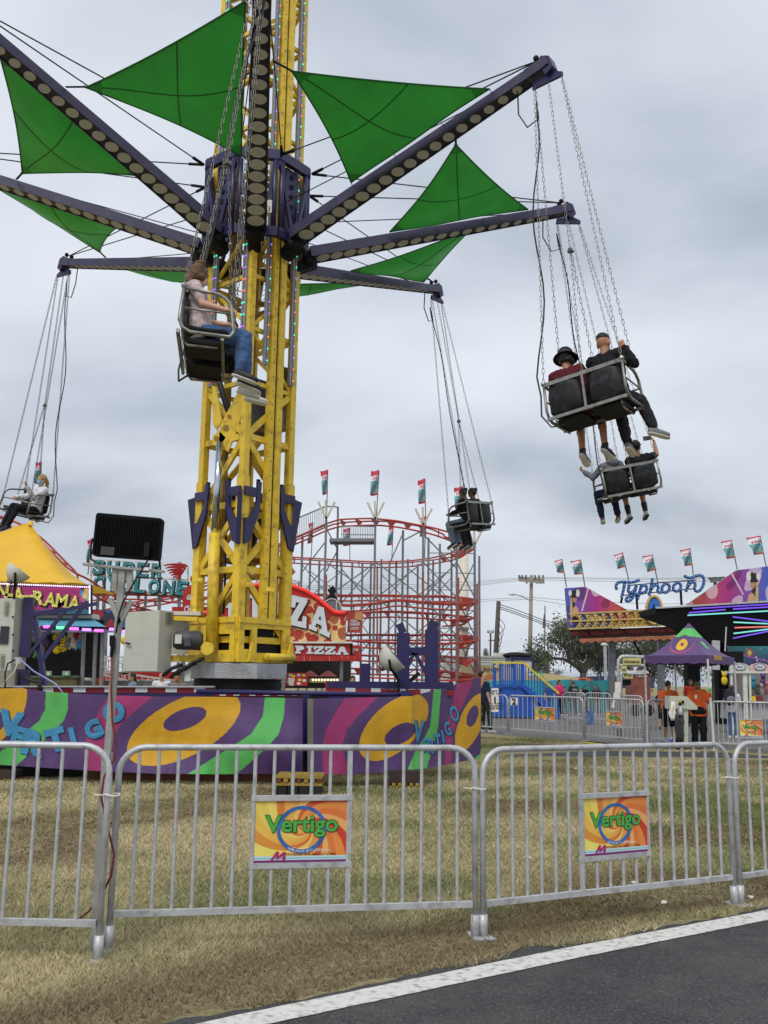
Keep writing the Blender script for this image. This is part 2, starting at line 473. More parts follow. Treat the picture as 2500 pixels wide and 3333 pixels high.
# far pavement of the midway behind the second row of barriers, and a path across the lawn
FF = [ground(1480, 2372), ground(1655, 2392), ground(1903, 2412), ground(2100, 2434), ground(2335, 2438), ground(2560, 2455)]
mb = MB(); P = [V(p) + V(-.2, -.25, .004) for p in FF]
P = [V(-14, 31, .004), V(0, 30.2, .004)] + P + [V(60, 22, .004)]
for p in P: mb.v += [tuple(p), (p[0] * 2.6, 130, .004)]
mb.f = [(2 * i, 2 * i + 2, 2 * i + 3, 2 * i + 1) for i in range(len(P) - 1)]
mb.build('midway_pavement', m_asph2, kind='structure')
pa, pb, pc = [ground(1640, 2458), ground(1980, 2444), ground(2300, 2446)], [ground(1640, 2466), ground(2000, 2462), ground(2600, 2470)], None
mb = MB(); ks = 24
for i in range(ks + 1):
    t = i / ks; a = lerp(pa[0], pa[1], t * 2) if t < .5 else lerp(pa[1], pa[2], t * 2 - 1); b = lerp(pb[0], pb[1], t * 2) if t < .5 else lerp(pb[1], pb[2], t * 2 - 1)
    mb.v += [tuple(a + V(0, random.uniform(-.12, .12), .006)), tuple(b + V(0, random.uniform(-.12, .12), .006))]
mb.f = [(2 * i, 2 * i + 1, 2 * i + 3, 2 * i + 2) for i in range(ks)]
mb.build('asphalt_path', m_asph, kind='structure')

def make_grass(N):
    Y = np.exp(rng.uniform(math.log(3.7), math.log(27), N)); X = rng.uniform(-1, 1, N) * (.46 * Y + .9)
    od = off_road(X, Y)
    soil = wav(X, Y, 3, 1.6) + .8 * np.exp(-((od - .55) / .5) ** 2) - .55
    thin = rng.uniform(0, 1, N)
    fy = np.interp(X, [p[0] for p in FF], [p[1] for p in FF]) - .3
    keep = (od > .16 + .07 * wav(X, Y, 8, 9.0)) & (thin > np.clip(soil, 0, .8)) & (Y < np.where(X > 0, fy, 30))
    keep &= ~((X > 2.5) & (Y > 20.2) & (Y < 22.2) & (X < 9))
    X, Y, od, soil = X[keep], Y[keep], od[keep], soil[keep]; k = len(X)
    h = rng.uniform(.014, .042, k) * (1 - .25 * np.clip(soil + .5, 0, 1)); w = rng.uniform(.0028, .006, k) * np.clip(Y / 6.5, .9, 3)
    az = rng.uniform(0, 2 * math.pi, k); lean = rng.uniform(.3, 1.9, k) * h
    la = rng.uniform(0, 2 * math.pi, k)
    bx, by = np.cos(az) * w, np.sin(az) * w
    P = np.zeros((k, 3, 3))
    P[:, 0] = np.stack([X - bx, Y - by, np.zeros(k)], 1); P[:, 1] = np.stack([X + bx, Y + by, np.zeros(k)], 1)
    P[:, 2] = np.stack([X + np.cos(la) * lean, Y + np.sin(la) * lean, h], 1)
    green = np.clip(.42 + .40 * wav(X, Y, 5, 1.1) + .24 * wav(X, Y, 6, 5.0) + .12 * np.tanh(X) - .25 * (od < .8), 0, 1) + rng.normal(0, .17, k)
    green = np.clip(green, 0, 1)[:, None]
    straw = V(lin(222, 208, 168)); gr = V(lin(128, 138, 88)); br = V(lin(134, 114, 90))
    C = straw * (1 - green) + gr * green
    C = C * rng.uniform(.62, 1.12, (k, 1))
    sb = np.clip(soil + .35, 0, .8)[:, None]; C = C * (1 - sb) + br * sb * rng.uniform(.6, 1.1, (k, 1))
    me = bpy.data.meshes.new('grass')
    me.vertices.add(3 * k); me.vertices.foreach_set('co', P.ravel())
    me.loops.add(3 * k); me.loops.foreach_set('vertex_index', np.arange(3 * k, dtype=np.int32))
    me.polygons.add(k); me.polygons.foreach_set('loop_start', np.arange(0, 3 * k, 3, dtype=np.int32))
    me.update(calc_edges=True)
    ca = me.color_attributes.new('print', 'FLOAT_COLOR', 'CORNER'); full = np.ones((k, 3, 4), np.float32); full[:, :, :3] = C[:, None, :]
    ca.data.foreach_set('color', full.ravel())
    me.materials.append(mat('grass_blade', attr='print', rough=.9, var=.05, spec=.15, trans=.25)); me.validate()
    o = bpy.data.objects.new('grass', me); link(o); o['kind'] = 'stuff'
    tag(o, 'dry straw coloured lawn grass with green patches inside the barriers', 'grass')
make_grass(950000)

# ================================================================== printed ride signs
PAL = [np.array([lin(*c) for c in p]) for p in (
    [(234, 214, 96), (243, 226, 110), (224, 150, 62), (236, 190, 84)],
    [(226, 120, 54), (240, 172, 104), (204, 66, 44), (233, 142, 66)])]
def swirl(u, v):
    x, y = (u - .55) * 1.42, v - .47
    r = np.hypot(x, y) + 1e-4; th = np.arctan2(y, x)
    b = (th / (2 * math.pi) * 20 - 3.4 * np.log(r)) % 4
    k = b.astype(int) % 4
    t = np.clip((u + .25 * (1 - v) - .25) * 1.5, 0, 1)[:, None]
    C = PAL[0][k] * (1 - t) + PAL[1][k] * t
    low = v > .90
    C = np.where(low[:, None], V(lin(196, 222, 226)), C)
    C = np.where(((v > .925) & (v < .94))[:, None], V(lin(120, 190, 196)), C)
    C = np.where((v > .965)[:, None], V(lin(120, 40, 110)), C)
    return C
mat('ring_blue', lin(46, 112, 190), rough=.5, var=.35, scale=14)
mat('letter_green', lin(78, 172, 70), rough=.5, var=.1)
mat('letter_dark', lin(30, 62, 34), rough=.5)
mat('logo_pink', lin(176, 32, 106), rough=.5)
mat('ink_white', lin(240, 232, 222), rough=.5)
mat('ink_black', lin(28, 26, 28), rough=.5)
mat('sign_back', lin(205, 205, 200), rough=.5)
def ride_sign(parent, x0, x1, z0, z1, y, fine=True):
    "Vertigo sign in a barrier's own frame; its face looks to -y"
    w, h = x1 - x0, z1 - z0
    nu, nv = (150, 106) if fine else (44, 32)
    sg = sheet('sign_panel', bilinear((x0, y, z1), (x1, y, z1), (x1, y, z0), (x0, y, z0)), nu, nv, swirl, MATS['print'], parent, smooth=False, local=True)
    ux, uz = (1, 0, 0), (0, 0, 1)
    cx, cz = x0 + w * .50, z0 + h * .54
    mb = MB()
    for k, (rr, ph) in enumerate(((.24, 0), (.225, .5), (.255, 1.1))):
        pts = [(cx + math.cos(a) * rr * w * (1 + .03 * math.sin(2 * a + ph)), y - .002 - k * .0006, cz + math.sin(a) * rr * w * .93 * (1 + .03 * math.cos(a + ph))) for a in np.linspace(0, 6.283, 37)[:-1]]
        mb.tube(pts, [(.0012, w * (.016 if k == 0 else .006))] * 36, 4, closed=True, xax=(0, 1, 0))
    mb.build('ring_print', MATS['ring_blue'], sg, local=True)
    s = w * .235
    for nm, b, dy, m in (('lettering_outline', .05, .0045, 'letter_dark'), ('lettering', .022, .0065, 'letter_green')):
        MB().text('Vertigo', (x0 + w * .5, y - dy, z0 + h * .50), ux, uz, s, bold=b, depth=-.001, width=w * (.785 if b > .03 else .77)).build(nm, MATS[m], sg, local=True)
    lx = x0 + w * .17
    zig = [(0, 0), (.07, .12), (.095, .115), (.085, .06), (.14, .115), (.165, .105), (.155, 0), (.128, 0), (.132, .07), (.075, .02), (.065, .035), (.07, .08), (.025, 0)]
    MB().prism([(lx + a * w * 1.05, y - .003, z0 + h * .02 + b * h * 1.35) for a, b in zig], (0, -.0015, 0)).build('logo_print', MATS['logo_pink'], sg, local=True)
    if fine:
        tx = MB().text('W', (x0 + w * .40, y - .003, z0 + h * .17), ux, uz, w * .066, bold=.01, depth=-.001)
        tx.text('ADE', (x0 + w * .487, y - .003, z0 + h * .17), ux, uz, w * .045, depth=-.001, width=w * .1)
        tx.text('S', (x0 + w * .565, y - .003, z0 + h * .17), ux, uz, w * .066, bold=.01, depth=-.001)
        tx.text('HOWS.com', (x0 + w * .70, y - .003, z0 + h * .17), ux, uz, w * .045, depth=-.001, width=w * .215)
        tx.build('small_print', MATS['ink_white'], sg, local=True)
        MB().text('PROGRESS ONE SMILE AT A TIME', (x0 + w * .61, y - .003, z0 + h * .115), ux, uz, w * .028, bold=.01, depth=-.001, width=w * .52).build('small_print', mat('ink_rust', lin(150, 60, 40)), sg, local=True)
    return sg

# ================================================================== crowd barriers
def barrier(P0, P1, label, group, H=1.1, zb=.19, nb=17, sign=None, fine=True, tr=.0185, cut=None, feet=True, signz=None):
    P0, P1 = V(P0), V(P1); P0[2] = P1[2] = 0
    d = P1 - P0; Ln = np.linalg.norm(d); a = math.atan2(d[1], d[0])
    M = Matrix.Translation(Vector(P0.tolist())) @ Matrix.Rotation(a, 4, 'Z')
    t = thing('crowd_barrier', label, 'barrier', M=M, group=group)
    rc = .15; pts = [(0, 0, 0.012)]
    pts += [(rc - rc * math.cos(b), 0, H - rc + rc * math.sin(b)) for b in np.linspace(0, math.pi / 2, 7)]
    pts += [(Ln - rc + rc * math.sin(b), 0, H - rc + rc * math.cos(b)) for b in np.linspace(0, math.pi / 2, 7)]
    pts += [(Ln, 0, 0.012)]
    n = 10 if fine else 6
    MB().tube(pts, tr, n).build('frame', MATS['galv'], t, smooth=True, local=True)
    MB().beam((tr, 0, zb), (Ln - tr, 0, zb), tr * 1.7, tr * 1.8).build('bottom_rail', MATS['galv'], t, local=True)
    sp = Ln / (nb + 1)
    sx0 = sx1 = None
    if sign:
        sx0, sx1 = sign[0], sign[1]; sz0, sz1 = sign[2], sign[3]
    bar = None; half = {}
    def bars(x, z0, z1):
        key = (round(z0, 3), round(z1, 3))
        if key not in half:
            half[key] = MB().tube([(0, 0, z0), (0, 0, z1)], .0105 if fine else .011, 8 if fine else 5, caps=False).build('bar', MATS['galv'], t, smooth=True, local=True)
            half[key].location = (x, 0, 0)
        else:
            share(half[key], 'bar', t, (x, 0, 0))
    for i in range(nb):
        x = sp * (i + 1)
        top = H - tr * .7
        if x < rc: top = H - rc + math.sqrt(max(0, rc ** 2 - (rc - x) ** 2)) - tr
        if sign and sx0 + .01 < x < sx1 - .01:
            bars(x, sz1 + .03, top); bars(x, zb, sz0 - .03)
        else: bars(x, zb, top)
    if sign:
        MB().beam((sx0 - .02, 0, sz1 + .016), (sx1 + .02, 0, sz1 + .016), .03, .03).build('sign_rail', MATS['galv'], t, local=True)
        MB().beam((sx0 - .02, 0, sz0 - .016), (sx1 + .02, 0, sz0 - .016), .03, .03).build('sign_rail', MATS['galv'], t, local=True)
        for x in (sx0 - .008, sx1 + .008):
            MB().beam((x, 0, zb), (x, 0, H - .02), .016, .022).build('sign_stile', MATS['galv'], t, local=True)
        MB().box(((sx0 + sx1) / 2, .004, (sz0 + sz1) / 2), (sx1 - sx0, .006, sz1 - sz0)).build('sign_backing', MATS['sign_back'], t, local=True)
        ride_sign(t, sx0, sx1, sz0, sz1, -.0025, fine)
    if feet:
        for x in (0, Ln):
            MB().box((x, 0, .008), (.06, .2, .01)).build('foot', MATS['galv'], t, local=True)
            if fine:
                MB().tube([(x, 0, .01), (x, 0, .13)], .027, 10).build('foot_sleeve', MATS['galv'], t, smooth=True, local=True)
    return t
A1 = ground(318, 3128); A0 = A1 + V(-2.4, .06, 0)
B0, B1 = ground(352, 3092), ground(1547, 3052)
C0, C1 = ground(1573, 3051), ground(2392, 2948)
D0 = ground(2412, 2945); D1 = D0 + unit(C1 - C0) * 2.3 + V(.1, .25, 0)
def sign_rect(P0, P1, tl, br):
    a, z1 = on_plane(*tl, P0, V(P1) - V(P0)); b, z0 = on_plane(*br, P0, V(P1) - V(P0)); return (a, b, z0, z1)
G1 = 'barriers along the near road'
barrier(A0, A1, 'near barrier at left edge of photo without a sign', G1, H=1.12, nb=17)
tB = barrier(B0, B1, 'near barrier with the larger swirl sign in front of ride base', G1, H=1.10, nb=18, sign=sign_rect(B0, B1, (830, 2607), (1132, 2803)))
tC = barrier(C0, C1, 'near barrier right of centre with smaller swirl sign', G1, H=1.09, nb=18, sign=sign_rect(C0, C1, (1893, 2600), (2108, 2770)))
barrier(D0, D1, 'near barrier cut off by right edge of photo', G1, H=1.09, nb=17)
for P, dx in ((A1, .02), (B1, .02), (C1, .02)):
    zt = MB(); c = V(P) + V(dx, 0, .86)
    zt.tube([c + V(.045 * math.cos(a), .035 * math.sin(a), .004 * math.sin(2 * a)) for a in np.linspace(0, 6.28, 15)[:-1]], .0035, 5, closed=True)
    zt.tube([c + V(-.04, -.03, 0), c + V(-.09, -.04, .005)], .003, 5)
    tag(zt.build('zip_tie', MATS['ink_white'], loc=c), {0: 'white zip tie on leftmost barrier joint', 1: 'white zip tie on middle barrier joint', 2: 'white zip tie on right barrier joint'}[[A1[0], B1[0], C1[0]].index(P[0])], 'zip tie', 'zip ties on barrier joints')
# far barriers
G2 = 'barriers beyond the lawn'
def fb(a, b, lab, sign=None, H=1.12, nb=13):
    P0, P1 = V(a), V(b)
    barrier(P0, P1, lab, G2, H=H, zb=.17, nb=nb, fine=False, tr=.022, sign=sign_rect(P0, P1, *sign) if sign else None)
Fp = lambda x, y: ground(x, y)
fb(Fp(1465, 2376), Fp(1652, 2388), 'far barrier behind the waiting woman in navy top')
q0, q1 = Fp(1658, 2390), Fp(1900, 2411)
fb(q0, q1, 'far barrier with swirl sign in front of blue stairs', ((1742, 2303), (1806, 2347)), nb=14)
q0, q1 = Fp(1906, 2412), Fp(2098, 2431)
fb(q0, q1, 'far barrier with swirl sign left of purple canopy', ((1974, 2317), (2025, 2366)), nb=14)
fb(Fp(2112, 2428), Fp(2300, 2420), 'far barrier gate under the purple canopy behind operators', nb=11)
q0, q1 = Fp(2312, 2441), Fp(2560, 2452)
fb(q0, q1, 'far barrier with swirl sign right of purple canopy', ((2408, 2343), (2482, 2400)), nb=15)
for (a, b, lab) in (((1835, 2352), (1905, 2356), 'queue rail behind far barriers beside pink shirted visitor'), ((1905, 2356), (1990, 2360), 'queue rail behind far barriers beside turquoise screen'), ((2000, 2386), (2095, 2392), 'queue rail leaning behind second swirl sign of far row')):
    barrier(Fp(*a), Fp(*b), lab, 'queue rails on the midway', H=1.15, nb=10, fine=False, zb=.2)
# ================================================================== the swing tower
TX, TD = -2.314, 15.7
RT, ZT, PHI, R0, Z0 = 5.679, 10.119, 0.138, 0.953, 8.855
LED = {}
for nm, c in (('red', (1.0, .18, .10)), ('teal', (.05, .9, .6)), ('violet', (.42, .16, 1.0))):
    LED[nm] = mat('led_' + nm, c, rough=.3, var=0, emit=c, estr=.9)
mat('led_channel', lin(150, 152, 156), rough=.5, metal=.4, var=.15, scale=12)
mat('seam_brown', lin(84, 58, 34), rough=.7, var=.2)
mat('diamond_plate', lin(178, 180, 182), rough=.35, metal=.7, var=.12, scale=5, bump=.6, bscale=55, dirt=lin(110, 104, 94), dirt_amt=.5, dirt_scale=3)

tower = thing('lattice_tower', 'tall yellow lattice mast of the swing ride with led strips', 'tower', (TX, TD, 1.3))
HD, DEL = .71, math.radians(5)
cor = []
for k in range(4):
    a = DEL + k * math.pi / 2
    cor.append(V(TX + HD * math.sin(a), TD - HD * math.cos(a), 0))     # front, right, back, left
def Z(p, z): return V(p[0], p[1], z)
fdir = unit(cor[1] - cor[0])
ROT = math.atan2(fdir[1], fdir[0])
ZTOP = 17.5
for k, c in enumerate(cor):
    MB().beam(Z(c, 2.1), Z(c, 4.7), .15, .15, up=fdir).build('post', MATS['yellow'], tower)
    MB().beam(Z(c, 4.7), Z(c, ZTOP), .115, .115, up=fdir).build('post', MATS['yellow'], tower)
def face(i): return cor[i], cor[(i + 1) % 4], unit(np.cross(unit(cor[(i + 1) % 4] - cor[i]), V(0, 0, 1)))
for i in range(4):
    a, b, nrm = face(i)
    zs = [2.1, 3.2, 4.25] + [5.35 + .92 * j for j in range(14)]
    for j, z in enumerate(zs):
        if z > ZTOP: break
        big = z < 5.6
        MB().beam(lerp(Z(a, z), Z(b, z), .05), lerp(Z(a, z), Z(b, z), .95), .06 if big else .05, .10 if big else .07).build('strut', MATS['yellow'], tower)
        if j + 1 < len(zs) and zs[j + 1] < ZTOP:
            p, q = (a, b) if (j + i) % 2 else (b, a)
            MB().beam(lerp(Z(p, z), Z(q, zs[j + 1]), .04), lerp(Z(p, z), Z(q, zs[j + 1]), .96), .05 if big else .045, .10 if big else .06).build('brace', MATS['yellow'], tower)
            if big and j == 1:
                MB().beam(lerp(Z(q, z), Z(p, zs[j + 1]), .04), lerp(Z(q, z), Z(p, zs[j + 1]), .96), .05, .1).build('brace', MATS['yellow'], tower)
# guide column in the middle of the right face, with its worn slot
a, b, nr = face(0)
mid = lerp(a, b, .52) + nr * .05
MB().beam(Z(mid - fdir * .05, 2.35), Z(mid - fdir * .05, ZTOP), .11, .1, up=fdir).build('guide_column', MATS['yellow_dark'] if False else MATS['yellow'], tower)
MB().beam(Z(mid + fdir * .105, 2.35), Z(mid + fdir * .105, ZTOP), .15, .12, up=fdir).build('guide_column', MATS['yellow'], tower)
MB().beam(Z(mid + fdir * .017 + nr * .02, 2.4), Z(mid + fdir * .017 + nr * .02, ZTOP), .028, .08, up=fdir).build('guide_slot', MATS['seam_brown'], tower)
mb = MB()
for j in range(60):
    z = 2.6 + j * .24
    mb.disc(Z(mid - fdir * .05 + nr * .052, z), nr, .011, .008, 6)
mb.build('bolt_row', MATS['seam_brown'], tower, kind='stuff')
# inner mast seen through the lattice
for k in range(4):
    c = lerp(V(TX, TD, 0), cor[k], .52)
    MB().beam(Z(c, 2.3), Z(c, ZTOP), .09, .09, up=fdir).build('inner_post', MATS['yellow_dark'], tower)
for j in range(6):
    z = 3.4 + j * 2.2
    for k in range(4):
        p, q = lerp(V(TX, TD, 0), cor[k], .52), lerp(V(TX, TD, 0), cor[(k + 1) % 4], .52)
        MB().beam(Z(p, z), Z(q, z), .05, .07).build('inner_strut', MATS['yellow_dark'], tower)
# led strips
a3, a0, n3 = face(3)
strips = [(a3, a0, n3, .17, 6.3, 2), (a3, a0, n3, .93, 6.9, 2), (a, b, nr, .30, 6.6, 1), (a, b, nr, .90, 6.4, 1)]
order = ['red', 'red', 'violet', 'violet', 'teal', 'teal']
for si, (p, q, nm, t, zlo, cols) in enumerate(strips):
    base = lerp(p, q, t) + nm * .075; tx = unit(q - p)
    st = MB().beam(Z(base, zlo), Z(base, ZTOP), .045, .10 if cols == 2 else .085, up=tx).build('led_strip', MATS['led_channel'], tower)
    buck = {k: MB() for k in LED}
    j = 0; z = zlo + .08
    while z < ZTOP - .1:
        for s_ in ((-.026, .026) if cols == 2 else (.02,)):
            buck[order[(j + si * 2) % 6]].sphere(Z(base + tx * s_ + nm * .027, z), .0155, 6, 4)
        if cols == 1: buck['red'].v  # single row only
        j += 1; z += .205
    for k in buck: buck[k].build('led_row', LED[k], st, kind='stuff')
    MB().beam(Z(base + nm * .025, zlo), Z(base + nm * .025, ZTOP), .006, .006, up=tx).build('channel_groove', MATS['cable'], st)
# base block with openings
zb0, zb1 = 1.75, 2.36
def panel(p, q, nm, opens, m='yellow', th=.05, z0=zb0, z1=zb1):
    "plate from p to q with rectangular openings (t0,t1,z0,z1)"
    xs = [0.0]
    pl = MB(); W = np.linalg.norm(q - p); tx = unit(q - p)
    def rect(t0, t1, za, zb):
        pl.prism([Z(p + tx * W * t0, za), Z(p + tx * W * t1, za), Z(p + tx * W * t1, zb), Z(p + tx * W * t0, zb)], nm * th)
    cur = 0
    for (t0, t1, za, zb) in opens:
        rect(cur, t0, z0, z1); rect(t0, t1, z0, za); rect(t0, t1, zb, z1); cur = t1
    rect(cur, 1, z0, z1)
    return pl.build('base_plate', MATS[m], tower)
ext = .10
def cx(k): return lerp(V(TX, TD, 0), cor[k], 1 + ext)
for i, op in ((3, [(.16, .32, 1.93, 2.18), (.62, .9, 1.93, 2.18)]), (0, [(.10, .24, 1.95, 2.25), (.34, .86, 1.9, 2.28)]), (1, []), (2, [])):
    p, q = cx(i), cx((i + 1) % 4); nm = unit(np.cross(unit(q - p), V(0, 0, 1)))
    panel(p, q, nm * 1.0, op)
MB().box((TX, TD, 2.05), (1.0, 1.0, .5), rz=ROT).build('shade_filler', MATS['black'], tower)  # black filler box, added to give the openings a shaded interior
p, q, nm = cx(3), cx(0), unit(np.cross(unit(cx(0) - cx(3)), V(0, 0, 1)))
MB().beam(lerp(Z(p, 2.4), Z(q, 2.4), .0), lerp(Z(p, 2.4), Z(q, 2.4), 1.0), .14, .09).build('base_cap', MATS['yellow'], tower)
p, q = cx(0), cx(1)
MB().beam(lerp(Z(p, 2.4), Z(q, 2.4), .0), lerp(Z(p, 2.4), Z(q, 2.4), 1.0), .14, .09).build('base_cap', MATS['yellow'], tower)
nn = unit(np.cross(unit(q - p), V(0, 0, 1)))
MB().tube([lerp(Z(p, 1.84), Z(q, 1.84), .45) + nn * .12, lerp(Z(p, 1.84), Z(q, 1.84), 1.02) + nn * .12], .06, 10).build('pivot_tube', MATS['yellow'], tower, smooth=True)
for t_ in (.22, .97):
    MB().prism([lerp(Z(p, z), Z(q, z), tt) + nn * .06 for z, tt in ((1.76, t_ - .07), (1.76, t_ + .05), (2.02, t_ + .05), (2.1, t_ + .01))], nn * .05).build('lug', MATS['yellow'], tower)
for py, px in ((1920, 875), (1905, 800), (1890, 640)):
    c_ = at(px, py, TD - .65)
    MB().beam(c_ + V(-.02, -.14, 0), c_ + V(.13, -.16, -.01), .07, .07).build('stop_block', MATS['yellow'], tower)
# drum under the tower
mb = MB(); oc = [(TX + .84 * math.cos(math.pi / 8 + k * math.pi / 4 + .1), TD + .84 * math.sin(math.pi / 8 + k * math.pi / 4 + .1)) for k in range(8)]
mb.prism([V(x, y, 1.5) for x, y in oc], (0, 0, .235)).build('turntable_skirt', MATS['diamond_plate'], tower)
MB().lathe([(.0, 1.3), (.70, 1.3), (.70, 1.49), (0, 1.49)], (TX, TD, 0), n=28).build('slew_ring', MATS['black'], tower)
# lift cylinders
for (pt, pm, pb, Yc) in (((716, 1440), (698, 1742), (688, 2108), TD - .62), ((902, 1600), (893, 1775), (884, 2060), TD + .15)):
    T_, Mi_, B_ = at(*pt, Yc), at(*pm, Yc), at(*pb, Yc)
    MB().tube([T_, Mi_], .058, 14).build('piston_rod', MATS['steel'], tower, smooth=True)
    MB().tube([Mi_ + V(0, 0, .03), B_], .088, 16).build('lift_cylinder', MATS['yellow'], tower, smooth=True)
    MB().disc(B_ + V(-.02, -.1, -.02), (0, -1, 0), .10, .16, 14).build('clevis', MATS['yellow'], tower)
# trunnion gusset where the rod pushes the mast
Yc = TD - .55
for poly in ([(790, 1247), (812, 1250), (772, 1400), (742, 1470), (712, 1450), (716, 1385)], [(690, 1255), (704, 1260), (722, 1368), (705, 1400), (692, 1380)], [(692, 1420), (712, 1400), (735, 1425), (715, 1452), (695, 1448)]):
    MB().prism([at(x, y, Yc) for x, y in poly], (0, .06, 0)).build('gusset', MATS['yellow'], tower)
for x, y, r in ((746, 1355, .03), (735, 1392, .05), (705, 1427, .04)):
    MB().disc(at(x, y, Yc - .012), (0, -1, 0), r, .008, 14).build('gusset_hole', MATS['yellow_dark'], tower)
# purple catch brackets around the corners
for k in range(4):
    c = cor[k]; o = unit(c - V(TX, TD, 0)); tl, tr_ = unit(cor[(k + 1) % 4] - c), unit(cor[(k - 1) % 4] - c)
    zt, zl = 4.46, 3.58
    br = MB().prism([Z(c + o * .09, zt), Z(c + o * .235, zt - .06), Z(c + o * .12, zl), Z(c + o * .07, zl)], np.cross(o, V(0, 0, 1)) * .07).build('catch_bracket', MATS['purple_paint'], tower)
    for t_ in (tl, tr_):
        nrm = unit(np.cross(t_, V(0, 0, 1))); nrm = nrm if nrm @ o > 0 else -nrm
        s_ = c + nrm * .085
        MB().prism([Z(s_ + t_ * -.04, zl), Z(s_ + t_ * .07, zl + .05), Z(s_ + t_ * .27, zt - .3), Z(s_ + t_ * .29, zt + .16), Z(s_ + t_ * .20, zt + .16), Z(s_ + t_ * .19, zt - .22), Z(s_ + t_ * .04, zl + .42), Z(s_ - t_ * .04, zl + .42)], nrm * .04).build('bracket_arm', MATS['purple_paint'], br)
        MB().beam(Z(s_ + t_ * -.05, zt - .02), Z(s_ + t_ * .26, zt - .02), .07, .14).build('bracket_band', MATS['purple_paint'], br)
        MB().tube([Z(s_ + t_ * .245, zt + .1), Z(s_ + t_ * .245, zt + .2)], .035, 8).build('bracket_cap', MATS['black'], br)
# hoses and a grey box in the mast
MB().tube([at(705, 1215, TD - .5), at(740, 1330, TD - .45), at(790, 1400, TD - .3), at(815, 1480, TD - .2)], .05, 8).build('hose', MATS['cable'], tower, smooth=True)
MB().box(at(825, 1330, TD + .1), (.32, .25, 1.0), rz=ROT).build('control_box', MATS['galv_dark'], tower)
MB().tube([at(738, 1600, TD - .3), at(732, 1900, TD - .35), at(727, 2000, TD - .3)], .02, 6).build('hose', MATS['cable'], tower)
MB().box(at(915, 1300, TD + .1), (.22, .2, 1.1), rz=ROT).build('control_box', MATS['galv_dark'], tower)

# ================================================================== hub and arms
hub = thing('swing_hub', 'purple octagonal hub cage with eight arms round the mast', 'ride hub', (TX, TD, 8.8))
def pol(a, r, z): return V(TX + r * math.sin(a), TD - r * math.cos(a), z)
zh0, zh1, rh = 8.82, 10.2, .93
for z, h in ((zh0, .16), (zh1, .17)):
    for k in range(8):
        a0, a1 = PHI + (k - .5) * math.pi / 4, PHI + (k + .5) * math.pi / 4
        MB().beam(pol(a0, rh, z), pol(a1, rh, z), .1, h).build('ring_beam', MATS['purple_paint'], hub)
for k in range(8):
    a = PHI + (k + .5) * math.pi / 4
    for da in (-.07, .07):
        MB().tube([pol(a + da, rh - .02, zh0), pol(a + da, rh - .02, zh1)], .045, 8).build('cage_post', MATS['purple_paint'], hub, smooth=True)
    for s_ in (-1, 1):
        MB().beam(pol(a, rh, zh1 - .05), pol(a + s_ * .34, rh - .03, zh0 + .05), .06, .06).build('cage_brace', MATS['purple_paint'], hub)
    am = PHI + k * math.pi / 4
    if k in (1, 2, 4, 6, 7):
        ps = [pol(am - .17, rh - .1, zh0 + .1), pol(am + .17, rh - .1, zh0 + .1), pol(am + .17, rh - .1, zh1 - .1), pol(am - .17, rh - .1, zh1 - .1)]
        pn = MB().prism(ps, -unit(pol(am, 1, 0) - V(TX, TD, 0)) * .05).build('cage_panel', MATS['purple_paint'], hub)
        for j in range(6):
            MB().disc(pol(am, rh - .097, zh0 + .25 + j * .18), pol(am, 1, 0) - V(TX, TD, 0), .045, .006, 12).build('panel_hole', MATS['black'], pn)
    # root hinge under each arm
    MB().tube([pol(am - .16, R0 - .02, zh0 - .12), pol(am + .16, R0 - .02, zh0 - .12)], .09, 10).build('hinge', MATS['black'], hub, smooth=True)
    MB().beam(pol(am, R0 - .25, zh0 - .25), pol(am, R0 + .1, zh0 - .1), .2, .18).build('hinge_bracket', MATS['black'], hub)
c_ = at(872, 672, TD - 1.15)
npl = MB().box(c_, (.13, .02, .22)).build('number_plate', MATS['white_paint'], hub)
MB().text('3', c_ + V(0.02, -.0125, -.09), (1, 0, 0), (0, 0, 1), .13, depth=-.002).build('number', MATS['ink_black'], npl)
def armpt(k, t):
    a = PHI + k * math.pi / 4
    return pol(a, R0 + (RT - R0) * t, Z0 + (ZT - Z0) * t)
def armdirs(k):
    a = PHI + k * math.pi / 4
    out = V(math.sin(a), -math.cos(a), 0); tan = V(math.cos(a), math.sin(a), 0)
    ax = unit(armpt(k, 1) - armpt(k, 0)); upn = np.cross(ax, tan); upn = upn if upn[2] > 0 else -upn
    return out, tan, ax, upn
